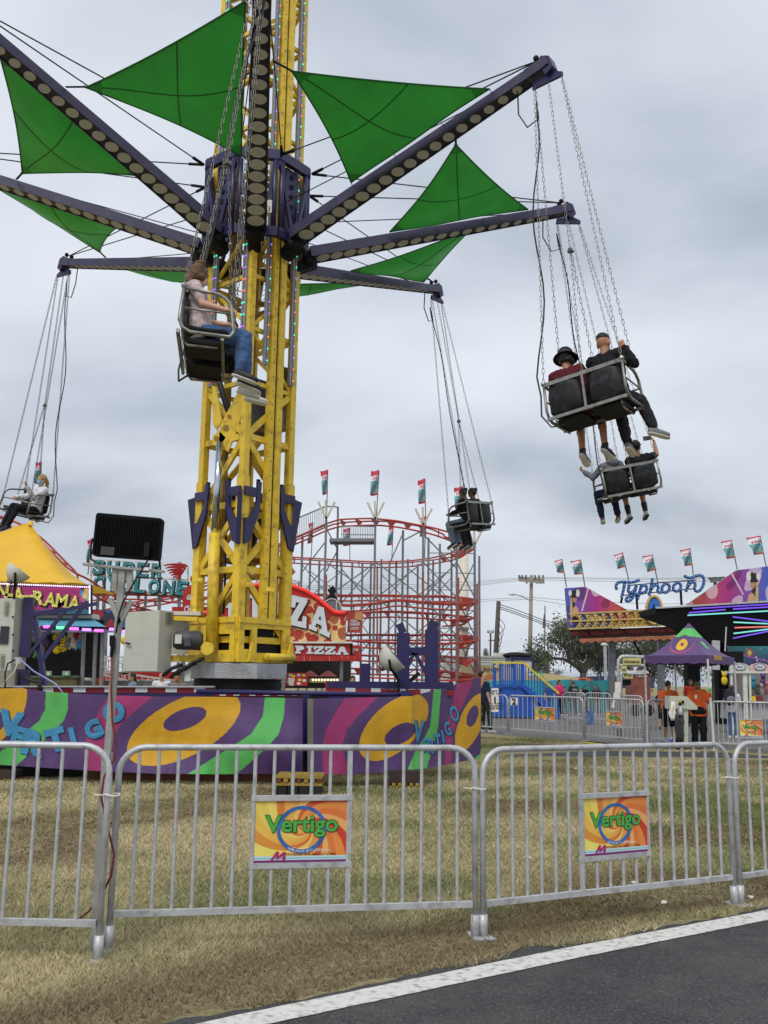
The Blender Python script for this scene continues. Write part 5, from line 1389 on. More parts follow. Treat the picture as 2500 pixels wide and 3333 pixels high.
# ================================================================== super cyclone sign
sc = thing('coaster_sign', 'teal lettered coaster name sign with red twister emblem', 'sign', gz(at(450, 2230, 47)))
teal = mat('letter_teal', lin(40, 122, 128), rough=.5, var=.2, scale=2)
for y, ch, xs_ in ((1866, 'SUPER', (317, 363, 414, 460, 508)), (1918, 'CYCLONE', (318, 362, 408, 452, 498, 546, 590))):
    bulb_letters([(c, x, y + (x - 317) * .062, -3.5) for c, x in zip(ch, xs_)], 47, sc, teal, 44, bm=bulb, bold=.04, wsc=.98)
for (p, q) in (((296, 1820), (612, 1842)), ((296, 1872), (612, 1888)), ((296, 1922), (612, 1938)), ((296, 1820), (296, 1925)), ((612, 1842), (612, 1938)), ((430, 1830), (430, 1930))):
    MB().beam(at(*p, 47.15), at(*q, 47.15), .08, .08).build('sign_frame', MATS['white_paint'], sc)
MB().beam(at(340, 1930, 47.4), at(600, 1935, 47.4), .3, .2).build('sign_beam', MATS['track_red'], sc)
for x in (340, 520, 585): MB().beam(gz(at(x, 2200, 47.3)), at(x, 1830, 47.3), .14, .14, up=(0, 1, 0)).build('sign_post', MATS['galv_dark'], sc)
mt = MB()
for j, (w_, y) in enumerate(((38, 1843), (34, 1851), (28, 1859), (22, 1866), (15, 1873), (9, 1880))):
    pts = [at(572 + w_ * math.sin(b_) * (1 if b_ < 1.3 else .9), y - 6 * math.cos(b_) + j * .5, 46.9) for b_ in np.linspace(-1.5, 2.6, 12)]
    mt.tube(pts, [.02 + .05 * math.sin(i / 11 * 3.14) for i in range(12)], 5)
mt.build('twister_emblem', MATS['red_paint'], sc)

# ================================================================== pizza stand
Yp = 30.0
pz = thing('pizza_stand', 'red pizza stand with pepperoni print and white lettering', 'food stand', gz(at(950, 2230, Yp)))
pep, che, cru = V(lin(176, 46, 34)), V(lin(214, 176, 122)), V(lin(166, 92, 54))
rp = np.random.default_rng(3); PEP = np.stack([rp.uniform(640, 1130, 110), rp.uniform(1905, 2100, 110), rp.uniform(8, 19, 110)], 1)
def pizza_art(px, py):
    n_ = wav(px / 12, py / 12, 31, 1.0); C = np.tile(che, (len(px), 1)) * (1 + .22 * n_[:, None])
    k = wav(px / 20, py / 20, 32, 1.3) > .35; C[k] = cru
    for x, y, r in PEP:
        k = ((px - x) ** 2 + ((py - y) * 1.15) ** 2) < r * r; C[k] = pep * (1 + .2 * n_[k][:, None])
        e_ = k & (((px - x) ** 2 + ((py - y) * 1.15) ** 2) > (r * .8) ** 2); C[e_] = pep * .6
    top = arch(px) + 10 + 32 * np.clip((1010 - px) / 120, 0, 1)
    C[py < top + 18 * np.clip((1060 - px) / 200, 0, 1)] = V(lin(188, 34, 32))
    return C
def arch(px):
    x = np.abs(np.asarray(px, float) - 885)
    return np.interp(x, [0, 60, 110, 150, 190, 205, 240, 245], [1902, 1907, 1925, 1950, 1984, 1996, 1997, 1999])
nu, nv = 170, 60
def pz_pos(U, W):
    px = 645 + U * 480; y0 = arch(px); py = y0 + W * (2090 + (px - 645) * .012 - y0)
    r = _fw + np.multiply.outer((px - CXP) / FPX, _ix) - np.multiply.outer((py - CYP) / FPX, _iy)
    return CAMP + r * (Yp / r[..., 1])[..., None]
sheet('pizza_board', pz_pos, nu, nv, lambda u, v: pizza_art(645 + u * 480, arch(645 + u * 480) + v * (2092 - arch(645 + u * 480))), MATS['print'], pz, smooth=False)
xs_ = np.linspace(645, 1125, 40)
slab([(x, float(arch(x)) - 1) for x in xs_] + [(1125, 2095), (645, 2092)], Yp + .02, .25, 'board_frame', 'black', pz)
MB().tube([at(x, float(arch(x)) - 3, Yp - .05) for x in xs_], .055, 8).build('arch_neon', mat('neon_red', lin(230, 44, 40), rough=.4, emit=(.9, .06, .04), estr=.25), pz, smooth=True)
def glyph(polys, name, m, Y, par, th=.07): 
    for pg in polys: slab(pg, Y, th, name, m, par)
wl_ = mat('letter_white', lin(208, 214, 220), rough=.5, var=.03)
# big slab letters (outlines read off the sign)
def Zb(x, y, s, dy=0): return [(x, y), (x + 50 * s, y + 12 * s), (x + 50 * s, y + 24 * s), (x + 17 * s, y + 84 * s), (x + 33 * s, y + 88 * s), (x + 36 * s, y + 68 * s), (x + 48 * s, y + 72 * s), (x + 47 * s, y + 110 * s), (x - 10 * s, y + 96 * s), (x - 9 * s, y + 82 * s), (x + 24 * s, y + 26 * s), (x + 14 * s, y + 23 * s), (x + 10 * s, y + 42 * s), (x - 2 * s, y + 40 * s)]
for (x, y, s) in ((950, 1936, 1.0), (880, 1922, 1.05)):
    zb_ = [(a_, b_) for a_, b_ in Zb(x, y, s)]
    slab([(a_ + 3, b_ + 5) for a_, b_ in zb_], Yp - .03, .02, 'letter_shadow', 'ink_black', pz); slab([(a_ - 2, b_ - 1) for a_, b_ in zb_], Yp - .035, .02, 'letter_shadow', 'ink_black', pz); slab(zb_, Yp - .07, .03, 'letter', wl_, pz)
Ab = [(1036, 1972), (1054, 1978), (1066, 2055), (1074, 2060), (1072, 2076), (1040, 2060), (1041, 2046), (1048, 2049), (1046, 2036), (1031, 2029), (1025, 2040), (1032, 2043), (1031, 2056), (1005, 2046), (1006, 2032), (1012, 2034)]
slab([(a_ + 3, b_ + 6) for a_, b_ in Ab], Yp - .03, .02, 'letter_shadow', 'ink_black', pz); slab(Ab, Yp - .07, .03, 'letter', wl_, pz)
slab([(1042, 2004), (1046, 2018), (1037, 2014)], Yp - .085, .01, 'letter_counter', 'ink_black', pz)
def big(ch, x, w_, y0, y1):   # P and I, mostly behind the mast
    h = y1 - y0; m_ = h * .16
    if ch == 'I': return [(x, y0), (x + w_, y0), (x + w_, y0 + m_), (x + w_ * .75, y0 + m_), (x + w_ * .75, y1 - m_), (x + w_, y1 - m_), (x + w_, y1), (x, y1), (x, y1 - m_), (x + w_ * .25, y1 - m_), (x + w_ * .25, y0 + m_), (x, y0 + m_)]
    return [(x, y0), (x + w_ * .75, y0), (x + w_, y0 + h * .14), (x + w_, y0 + h * .42), (x + w_ * .75, y0 + h * .56), (x + w_ * .5, y0 + h * .56), (x + w_ * .5, y1 - m_), (x + w_ * .65, y1 - m_), (x + w_ * .65, y1), (x, y1), (x, y1 - m_), (x + w_ * .14, y1 - m_), (x + w_ * .14, y0 + m_), (x, y0 + m_)]
for ch, x, w_, y0, y1 in (('P', 735, 56, 1962, 2062), ('I', 812, 36, 1930, 2035)):
    g_ = big(ch, x, w_, y0, y1); slab([(a_ + 3, b_ + 5) for a_, b_ in g_], Yp - .03, .02, 'letter_shadow', 'ink_black', pz); slab(g_, Yp - .07, .03, 'letter', wl_, pz)
slab(rect(765, 1976, 778, 2000), Yp - .085, .01, 'letter_counter', 'red_paint', pz)
slab(rect(640, 2088, 1145, 2094), Yp - .3, .5, 'lamp_trough', 'white_paint', pz)
slab(rect(640, 2094, 1147, 2134), Yp - .2, .4, 'name_board', 'red_paint', pz)
slab(rect(1140, 2096, 1149, 2136), Yp - .22, .05, 'board_edge', 'black', pz)
# small slab-serif PIZZA
def small(ch, x, w_, y0, y1):
    h = y1 - y0; m_ = h * .22
    if ch == 'P': return [[(x, y0), (x + w_ * .75, y0), (x + w_, y0 + h * .2), (x + w_, y0 + h * .42), (x + w_ * .75, y0 + h * .6), (x + w_ * .48, y0 + h * .6), (x + w_ * .48, y1 - m_), (x + w_ * .65, y1 - m_), (x + w_ * .65, y1), (x, y1), (x, y1 - m_), (x + w_ * .16, y1 - m_), (x + w_ * .16, y0 + m_), (x, y0 + m_)]]
    if ch == 'I': return [[(x, y0), (x + w_, y0), (x + w_, y0 + m_), (x + w_ * .75, y0 + m_), (x + w_ * .75, y1 - m_), (x + w_, y1 - m_), (x + w_, y1), (x, y1), (x, y1 - m_), (x + w_ * .25, y1 - m_), (x + w_ * .25, y0 + m_), (x, y0 + m_)]]
    if ch == 'Z': return [[(x, y0), (x + w_, y0), (x + w_, y0 + m_), (x + w_ * .42, y1 - m_), (x + w_ * .78, y1 - m_), (x + w_ * .8, y1 - m_ * 2), (x + w_, y1 - m_ * 2), (x + w_, y1), (x, y1), (x, y1 - m_), (x + w_ * .58, y0 + m_), (x + w_ * .24, y0 + m_), (x + w_ * .22, y0 + m_ * 2), (x, y0 + m_ * 2)]]
    return [[(x + w_ * .34, y0), (x + w_ * .66, y0), (x + w_ * .9, y1 - m_), (x + w_, y1 - m_), (x + w_, y1), (x + w_ * .6, y1), (x + w_ * .6, y1 - m_), (x + w_ * .66, y1 - m_ * 1.5), (x + w_ * .36, y1 - m_ * 1.5), (x + w_ * .32, y1 - m_), (x + w_ * .4, y1 - m_), (x + w_ * .4, y1), (x, y1), (x, y1 - m_), (x + w_ * .12, y1 - m_)]]
for ch, x, w_ in (('P', 960, 30), ('I', 998, 20), ('Z', 1021, 34), ('Z', 1058, 34), ('A', 1094, 40)):
    glyph(small(ch, x, w_, 2101 + (x - 960) * .03, 2127 + (x - 960) * .03), 'letter', wl_, Yp - .25, pz, .04)
slab([(934, 2104), (955, 2098), (952, 2124), (940, 2126)], Yp - .24, .03, 'cup_picture', 'cabinet', pz)
slab(rect(1150, 2100, 1171, 2136), Yp - .1, .3, 'side_board', 'red_paint', pz)
MB().text('hot', at(1160, 2118, Yp - .105), (1, 0, 0), (0, 0, 1), .12, bold=.03, depth=-.01, width=.12).build('side_print', wl_, pz)
# scalloped valance
for j in range(26):
    x0 = 640 + j * 20.6; x1 = x0 + 20
    slab([(x0, 2134), (x1, 2134), (x1, 2148), (x1 - 3, 2153), (x0 + 10, 2149), (x0 + 2, 2153), (x0, 2148)], Yp - .25 - .03 * (j % 2), .03, 'valance', 'red_paint', pz)
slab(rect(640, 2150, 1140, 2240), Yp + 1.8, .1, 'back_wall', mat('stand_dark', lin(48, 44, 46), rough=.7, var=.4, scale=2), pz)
for x in (925, 1112): MB().beam(gz(at(x, 2230, Yp)), at(x, 2150, Yp), .1, .1, up=(0, 1, 0)).build('post', MATS['galv_dark'], pz)
slab(rect(900, 2190, 1000, 2232), Yp + .1, .1, 'menu_board', 'red_paint', pz)
MB().text("Angela's", at(922, 2222, Yp + .09), (1, 0, 0), (0, 0, 1), .13, shear=.2, bold=.01, depth=-.01, width=.34).build('menu_print', wl_, pz)
for j, (x, y, c) in enumerate(((945, 2196, 'cabinet'), (955, 2200, 'yellow'), (972, 2196, 'cabinet'), (988, 2197, 'yellow'), (975, 2212, 'yellow'), (990, 2214, 'letter_white'), (972, 2224, 'letter_white'))): slab(rect(x - 5, y - 3, x + 6, y + 5), Yp + .08, .02, 'menu_picture', c, pz)
slab([(938, 2205), (960, 2208), (955, 2232), (940, 2230)], Yp + .07, .03, 'menu_cup', 'cabinet', pz)
slab(rect(1005, 2208, 1105, 2222), Yp + .6, .5, 'hot_case', mat('case_yellow', lin(180, 170, 110), rough=.4), pz)
mb = MB()
for j in range(9): mb.sphere(at(1018 + j * 10, 2213, Yp + .55), .035, 6, 4)
mb.build('case_bulb', bulb, pz, kind='stuff')
for x in (1068, 1010): 
    MB().lathe([(.3, 0), (.05, .17), (.0, .19)], at(x, 2202, Yp + .9), n=8).build('umbrella_lamp', MATS['red_paint'], pz); MB().tube([at(x, 2182, Yp + .9), at(x, 2150, Yp + .9)], .015, 5).build('lamp_cord', MATS['black'], pz)
# angela's name, ace of diamonds board, slice board
MB().text("ANGELA'S", at(902, 1905, Yp + .1), (1, 0, -.08), (.08, 0, 1), .27, bold=.05, depth=-.06, width=1.35).build('name_letters', wl_, pz)
MB().text("ANGELA'S", at(902, 1905.5, Yp + .14), (1, 0, -.08), (.08, 0, 1), .27, bold=.09, depth=-.03, width=1.42).build('name_outline', MATS['ink_black'], pz)
slab([(945, 1838), (960, 1861), (938, 1882), (922, 1860)], Yp + .1, .06, 'diamond_board', 'red_paint', pz); slab([(945, 1835), (963, 1861), (938, 1885), (919, 1860)], Yp + .17, .03, 'diamond_edge', 'letter_white', pz)
for x in (930, 950): MB().beam(at(x, 1910, Yp + .2), at(x, 1880, Yp + .2), .04, .04, up=(0, 1, 0)).build('board_stay', MATS['galv_dark'], pz)
sb = slab([(1134, 1992), (1158, 1992), (1167, 1991), (1181, 1994), (1184, 2008), (1178, 2020), (1174, 2060), (1130, 2058)], Yp + .3, .06, 'slice_board', 'track_red', pz)
slab([(1152, 2014), (1158, 1993), (1168, 1990), (1182, 1994), (1183, 2008), (1176, 2020)], Yp + .27, .03, 'slice_picture', mat('breadstick', lin(192, 134, 88), rough=.7, var=.3, scale=12), sb)
for tx, y, w_ in (('GIANT', 2025, .24), ('CHEESE', 2036, .34), ('STICK', 2050, .28)): MB().text(tx, at(1154, y, Yp + .28), (1, 0, .12), (-.1, 0, 1), .12, bold=.03, depth=-.015, width=w_).build('slice_print', wl_, sb)
# dark ornament behind the arch
orn = thing('cup_board', 'black crowned silhouette board behind the pizza arch', 'board', at(1085, 2000, Yp + .8))
slab([(1056, 1995), (1060, 1950), (1075, 1935), (1066, 1922), (1069, 1915), (1073, 1918), (1074, 1909), (1079, 1911), (1080, 1905), (1085, 1908), (1089, 1910), (1092, 1917), (1094, 1924), (1088, 1934), (1098, 1948), (1115, 1995)], Yp + .7, .12, 'silhouette', 'black', orn)
MB().prism([at(1080 + 33 * math.cos(b_), 1995 - 46 * math.sin(b_), Yp + .66) for b_ in np.linspace(0, math.pi, 16)], (0, .03, 0)).build('dome', mat('dome_grey', lin(120, 122, 124), rough=.4), orn)
MB().tube([at(1080 + 33 * math.cos(b_), 1995 - 46 * math.sin(b_), Yp + .64) for b_ in np.linspace(0, math.pi, 16)], .02, 5).build('dome_rim', MATS['white_paint'], orn); MB().beam(at(1094, 1995, Yp + .64), at(1096, 1952, Yp + .64), .03, .03, up=(0, 1, 0)).build('dome_stay', MATS['white_paint'], orn)
# crab stand behind the mast's left edge
cr = thing('food_sign', 'rounded red snack sign just left of the mast', 'sign', gz(at(630, 2230, 34)))
slab([(594, 2000)] + [(628 + 34 * math.cos(b_), 1945 - 42 * math.sin(b_)) for b_ in np.linspace(math.pi, 0, 14)] + [(662, 2000)], 34, .15, 'board', 'red_paint', cr)
MB().text('GIANT', at(630, 1950, 33.98), (1, 0, .1), (0, 0, 1), .22, bold=.05, depth=-.03, width=.5).build('print', wl_, cr); MB().text('CHILL', at(622, 1993, 33.98), (1, 0, .1), (0, 0, 1), .34, bold=.05, depth=-.03, width=.5).build('print', wl_, cr)
slab([(618, 1885), (622, 1874), (628, 1880), (632, 1868), (637, 1880), (640, 1885), (634, 1900), (624, 1900)], 33.9, .08, 'crest', 'red_paint', cr)
for x in (600, 655): MB().beam(gz(at(x, 2200, 34.1)), at(x, 2000, 34.1), .12, .12, up=(0, 1, 0)).build('post', MATS['galv_dark'], cr)
slab(rect(560, 1975, 700, 2010), 35, 1.0, 'stand_roof', 'red_paint', cr)
# ================================================================== right: big ride with pirate facade
tz = lambda x, y: (1820 + .40988 * x, 1750 + .40988 * y)
Yt = 48.0
ty = thing('ship_ride', 'tall fairground ride facade with pirate print and gold band', 'ride', gz(at(2150, 2230, Yt)))
def skyart(px, py, flip):
    s = np.clip((px - 1840) / 200, 0, 1) if not flip else np.clip((2500 - px) / 260, 0, 1)
    n_ = wav(px / 22, py / 22, 41, 1.0)
    c0, c1, c2 = V(lin(62, 96, 190)), V(lin(170, 44, 128)), V(lin(214, 96, 44))
    C = np.where((s < .5)[:, None], c0 + (c1 - c0) * np.clip(s * 2, 0, 1)[:, None], c1 + (c2 - c1) * np.clip(s * 2 - 1, 0, 1)[:, None])
    k = n_ > .45; C[k] = C[k] * .45 + V(lin(236, 214, 222)) * .55
    k = n_ < -.6; C[k] = C[k] * .55
    return C
def pirate(C, px, py, fx, fy, s, d):
    "figure print: tricorne hat with pale plume, long hair, bare shoulder; centre of the face at (fx, fy)"
    X, Yy = (px - fx) * d / s, (py - fy) / s
    e = lambda cx_, cy_, a_, b_: ((X - cx_) / a_) ** 2 + ((Yy - cy_) / b_) ** 2 < 1
    C[e(-7, 42, 11, 62)] = V(lin(44, 34, 30)); C[e(-12, 50, 5, 66)] = V(lin(190, 172, 128))
    C[e(6, 62, 13, 30)] = V(lin(208, 160, 120)); C[e(3, 88, 10, 14)] = V(lin(30, 26, 34))
    C[e(2, 4, 8.5, 13)] = V(lin(196, 140, 104))
    C[e(0, -20, 20, 13)] = V(lin(26, 24, 30)); C[e(-3, -8, 15, 6)] = V(lin(26, 24, 30))
    C[e(15, -22, 8, 16)] = V(lin(224, 216, 206)); C[e(-17, -22, 7, 13)] = V(lin(224, 216, 206)); C[e(4, -28, 5, 8)] = V(lin(26, 24, 30))
    C[e(5, 0, 3, 1.3)] = V(lin(40, 26, 24)); C[e(6, 10, 2.6, 1.4)] = V(lin(140, 50, 50))
def art_left(px, py):
    C = skyart(px, py, False); pirate(C, px, py, 1869, 1948, .78, 1)
    k = np.abs((px - 1905) + (py - 1950) * .28) < 2.2; C[k & (py < 1990)] = V(lin(214, 206, 196)); return C
def art_right(px, py):
    C = skyart(px, py, True); pirate(C, px, py, 2452, 1898, 1.0, -1)
    k = np.abs((px - 2400) - (py - 1900) * .55) < 2.6; C[k & (py < 1935) & (py > 1866)] = V(lin(214, 206, 196)); return C
def wing(poly, art, nu, nv):
    (tl, tr_, br_p, bl_p) = poly
    f = bilinear(*[at(x, y, Yt) for x, y in poly])
    def cf(u, v):
        a_ = [np.array(p) for p in poly]
        x = (a_[0][0] * (1 - u) + a_[1][0] * u) * (1 - v) + (a_[3][0] * (1 - u) + a_[2][0] * u) * v
        y = (a_[0][1] * (1 - u) + a_[1][1] * u) * (1 - v) + (a_[3][1] * (1 - u) + a_[2][1] * u) * v
        return art(x, y)
    sheet('wing_print', f, nu, nv, cf, MATS['print'], ty, smooth=False)
    slab([poly[3], poly[2], poly[1], poly[0]], Yt + .03, .25, 'wing_frame', 'galv_dark', ty)
wing(((1840, 1914), (1906, 1910), (1906, 2042), (1851, 2047)), art_left, 50, 90)
wing(((1906, 1910), (2041, 1985), (2041, 2000), (1906, 2002)), art_left, 80, 50)
wing(((2238, 1967), (2398, 1856), (2398, 1961), (2238, 1970)), art_right, 80, 60)
wing(((2398, 1856), (2540, 1838), (2540, 1952), (2398, 1961)), art_right, 80, 66)
def art_band(px, py):
    t_ = (px - 1906) / 330; C = np.tile(V(lin(206, 164, 66)), (len(px), 1)); n_ = wav(px / 14, py / 14, 51, 1.0)
    C[t_ < .28] = V(lin(70, 98, 172)); C[(t_ > .2) & (t_ < .45) & (n_ > -.1)] = V(lin(176, 58, 108)); C[(t_ > .45) & (n_ > .3)] = V(lin(200, 90, 50))
    C[n_ > .75] = V(lin(226, 206, 130)); return C
for x0, x1, y00, y01, y10, y11 in ((1880, 2107, 1998, 1984, 2046, 2038), (2107, 2240, 1984, 2000, 2038, 2033)):
    sheet('band_print', bilinear(at(x0, y00, Yt - .1), at(x1, y01, Yt - .1), at(x1, y11, Yt - .1), at(x0, y10, Yt - .1)), 100, 24, lambda u, v, x0=x0, x1=x1: art_band(x0 + u * (x1 - x0), 1990 + v * 50), MATS['print'], ty, smooth=False)
gold = mat('gold_trim', lin(208, 176, 104), rough=.4, metal=.3, var=.15)
for j in range(13):
    x = 1884 + j * 26; y0 = 1998 - (x - 1877) * .06; y1 = 2046 - (x - 1877) * .035; ym = (y0 + y1) / 2
    MB().tube([at(x - 8, y1, Yt - .18), at(x + 7, ym, Yt - .2), at(x - 6, y0, Yt - .18)], .05, 5).build('band_rib', gold, ty)
    for yy, s_ in ((y0 + 12, 1), (y1 - 11, -1)):
        MB().tube([at(x + 6 + 7 * math.cos(b_) * (1 - b_ / 9), yy + s_ * 5 * math.sin(b_), Yt - .2) for b_ in np.linspace(0, 5.2, 9)], .045, 5).build('band_scroll', gold, ty)
for y0, y1 in ((1998, 1984), (2022, 2012), (2047, 2034)): MB().beam(at(1852, y0, Yt - .2), at(2236, y1 - 3, Yt - .2), .1, .08).build('band_rail', gold, ty)
MB().disc(at(2129, 1986, Yt - .35), (0, -1, 0), .39, .05, 24, r2=.66, xax=(1, 0, 0)).build('medallion_back', gold, ty)
MB().tube([at(2129 + 25 * math.cos(b_), 1986 + 45 * math.sin(b_), Yt - .42) for b_ in np.linspace(0, 6.283, 33)[:-1]], .075, 6, closed=True).build('medallion_rim', gold, ty, smooth=True)
def art_med(px, py):
    n_ = wav(px / 6, py / 6, 61, 1.2); C = np.tile(V(lin(38, 110, 190)), (len(px), 1)) * (1 + .3 * n_[:, None])
    C[(np.abs(px - 2129) < 4 + (py - 1980) * .12) & (py > 1966)] = V(lin(16, 20, 34)); return C
def med_pos(U, W):
    px = 2129 + 21 * (2 * U - 1) * np.sqrt(np.clip(1 - (2 * W - 1) ** 2, 0, 1)); py = 1986 + 40 * (2 * W - 1)
    r = _fw + np.multiply.outer((px - CXP) / FPX, _ix) - np.multiply.outer((py - CYP) / FPX, _iy); return CAMP + r * ((Yt - .42) / r[..., 1])[..., None]
sheet('medallion_print', med_pos, 30, 40, lambda u, v: art_med(2129 + 42 * (u - .5), 1946 + 80 * v), MATS['print'], ty, smooth=False)
slab([(1853, 2052), (1900, 2078), (2283, 2064), (2240, 2037)], Yt + .2, .3, 'soffit', mat('soffit_red', lin(78, 30, 34), rough=.6, var=.3, scale=1.2), ty)
for x in (1880, 1935, 1990, 2060, 2130, 2190): MB().disc(at(x + 8, 2062 - (x - 1880) * .04, Yt + .15), (0, -1, 0), .5, .03, 16, r2=.12, xax=(1, 0, 0)).build('soffit_oval', mat('soffit_oval', lin(120, 40, 36), rough=.6), ty)
val = mat('valance_brown', lin(168, 106, 70), rough=.7, var=.2, scale=3)
for j in range(16):
    x = 1886 + j * 26.2; y = 2079 - j * .85
    slab([(x, y), (x + 26, y - .8), (x + 26, y + 9), (x + 13, y + 17), (x, y + 10)], Yt - .2 - .04 * (j % 2), .06, 'valance_point', val, ty)
    MB().beam(at(x, y + 11, Yt - .3), at(x + 13, y + 18, Yt - .3), .05, .05).build('valance_edge', MATS['navy_panel'], ty); MB().beam(at(x + 13, y + 18, Yt - .3), at(x + 26, y + 10, Yt - .3), .05, .05).build('valance_edge', MATS['navy_panel'], ty)
# script name in blue bulb channel letters
blue = mat('script_blue', lin(44, 88, 150), rough=.45, var=.15, scale=3); bluebulb = mat('script_bulb', lin(150, 190, 225), rough=.4)
STR = [[(460, 415), (448, 385), (465, 355), (510, 350), (580, 358), (640, 336)], [(522, 355), (510, 420), (495, 480)],
       [(560, 372), (545, 425), (565, 442), (600, 420), (615, 372)], [(615, 372), (598, 450), (570, 500), (535, 508), (528, 485), (560, 465), (620, 448), (665, 440)],
       [(655, 372), (640, 430), (622, 492)], [(645, 395), (680, 372), (700, 395), (690, 430), (655, 442)],
       [(742, 325), (728, 400), (715, 462)], [(722, 430), (745, 385), (775, 372), (790, 388), (780, 430), (800, 440), (822, 425)],
       [(850, 362), (818, 385), (815, 425), (845, 440), (875, 418), (878, 378), (850, 362)], [(940, 355), (908, 378), (905, 415), (935, 430), (965, 410), (968, 370), (940, 355)],
       [(1032, 345), (1020, 390), (1006, 430)], [(1014, 405), (1040, 360), (1072, 350), (1084, 370), (1072, 412), (1095, 432), (1130, 412), (1154, 350), (1145, 305), (1105, 296), (1040, 326), (992, 302)]]
for s_ in STR:
    P = [V(p) for p in s_]
    for _ in range(2):
        Q = [P[0]]
        for a_, b_ in zip(P[:-1], P[1:]): Q += [a_ * .75 + b_ * .25, a_ * .25 + b_ * .75]
        P = Q + [P[-1]]
    pts = [at(*tz(*p), Yt - .5) for p in P]
    L_ = MB().tube(pts, [(.075, .07)] * len(pts), 6).build('script_letter', blue, ty, smooth=False)
    mb = MB(); acc = 0
    for a_, b_ in zip(pts[:-1], pts[1:]):
        acc += np.linalg.norm(b_ - a_)
        if acc > .13: acc = 0; mb.sphere(b_ + V(0, -.1, 0), .03, 5, 4)
    if mb.v: mb.build('bulb_row', bluebulb, L_, kind='stuff')
for p, q in (((490, 460), (1080, 405)), ((540, 380), (1090, 335))): MB().beam(at(*tz(*p), Yt - .35), at(*tz(*q), Yt - .35), .05, .05).build('script_rail', MATS['black'], ty)
for p, q in (((612, 440), (622, 570)), ((965, 420), (972, 535)), ((500, 480), (490, 520))): MB().beam(at(*tz(*q), Yt - .3), at(*tz(*p), Yt - .3), .1, .08, up=(0, 1, 0)).build('script_post', MATS['black'], ty)
# facade supports
for x in (1990, 2150): MB().beam(gz(at(x, 2230, Yt + 1)), at(x, 2050, Yt + 1), .3, .3, up=(0, 1, 0)).build('support', MATS['galv_dark'], ty)
pbeam((2062, 2085), (2110, 2180), Yt + .6, .1, .1, 'support_stay', MATS['black'], par=ty)
# flags on the facade
for i, (tl, tr_, b1, b0, pole, lb) in enumerate((
    ((1805, 1825), (1829, 1820), (1837, 1866), (1812, 1862), ((1829, 1820), (1844, 1912)), 'smallest teal flag at left end of ride facade'),
    ((1857, 1826), (1890, 1822), (1897, 1869), (1868, 1870), ((1890, 1822), (1904, 1910)), 'second teal flag from left on ride facade'),
    ((1999, 1807), (2026, 1798), (2036, 1845), (2009, 1852), ((2026, 1798), (2047, 1890)), 'teal flag over the start of the script name'),
    ((2091, 1810), (2123, 1806), (2135, 1855), (2106, 1862), ((2123, 1806), (2142, 1900)), 'teal flag over the middle of the script name'),
    ((2213, 1791), (2246, 1785), (2253, 1840), (2227, 1842), ((2246, 1785), (2257, 1872)), 'teal flag over the end of the script name'),
    ((2347, 1762), (2380, 1758), (2392, 1816), (2364, 1819), ((2380, 1758), (2400, 1854)), 'tall teal flag on right wing of ride facade'),
    ((2429, 1750), (2474, 1744), (2485, 1803), (2452, 1806), ((2474, 1744), (2494, 1845)), 'largest teal flag at right photo edge'))):
    flag(lb, tl, tr_, b1, b0, pole, Yt + .1, 'flags on the ride facade', top=.07)

# ================================================================== black gondola with neon lines
Yk = 38.0
bk = thing('dark_ride', 'black ride gondola with purple and teal neon lines', 'ride', gz(at(2400, 2230, Yk)))
slab([(2134, 1977), (2136, 1996), (2242, 2033), (2304, 2076), (2373, 2104), (2560, 2104), (2560, 1955)], Yk, 2.5, 'gondola', mat('gondola_black', lin(10, 9, 13), rough=.6, var=.3, spec=.15), bk)
slab([(2133, 1976), (2137, 1981), (2560, 1957), (2560, 1951)], Yk - .1, .12, 'gondola_edge', 'galv', bk)
nc = {c: mat('neon_' + c, v, emit=v, estr=.25, var=0) for c, v in (('purple', (.22, .10, .9)), ('teal', (.25, .85, .75)), ('coral', (.9, .22, .18)))}
for p, q, c in (((1030, 598), (1320, 572), 'purple'), ((1380, 568), (1659, 552), 'purple'), ((1020, 617), (1659, 583), 'teal'), ((1060, 565), (1659, 530), 'purple'), ((1380, 630), (1659, 665), 'purple'), ((1385, 672), (1659, 684), 'teal'), ((1395, 716), (1659, 708), 'coral'), ((1385, 762), (1659, 728), 'teal'), ((1380, 800), (1659, 745), 'purple')):
    MB().tube([at(*tz(*p), Yk - .06), at(*tz(*q), Yk - .06)], .03, 6).build('neon_line', nc[c], bk)
def art_mural(px, py):
    n_ = wav(px / 25, py / 25, 71, 1.0); t_ = np.clip((py - 2102) / 70, 0, 1)[:, None]
    C = V(lin(40, 110, 110)) * (1 - t_) + V(lin(62, 40, 110)) * t_; C = C * (1 + .35 * n_[:, None])
    C[wav(px / 5, py / 5, 72, 1.5) > 1.15] = V(lin(200, 160, 220)); C[np.abs(px - 2440) + np.abs(py - 2125) * .8 < 15] = V(lin(150, 60, 80)); C[np.abs(px - 2440) + np.abs(py - 2125) * .8 < 9] = V(lin(190, 180, 90))
    C[np.abs(py - 2140 - (px - 2450) * .25) < 1.3] = V(lin(190, 90, 170)); return C
pxsheet(2368, 2103, 2560, 2172, Yk - .05, 90, 34, art_mural, bk, 'mural')
slab(rect(2366, 2102, 2560, 2230), Yk, .4, 'body', 'gondola_black', bk)
slab(rect(2376, 2120, 2420, 2166), Yk - .8, .6, 'speaker', 'black', bk)
for x, y in ((2330, 2085),): MB().beam(at(x, 2180, Yk - 1), at(x, y, Yk - 1), .28, .1, up=(0, 1, 0)).build('sign_post', MATS['galv'], bk)
MB().tube([at(2360, 2120, Yk - 1), at(2364, 2040, Yk - 1)], .03, 5).build('stay', MATS['galv'], bk)
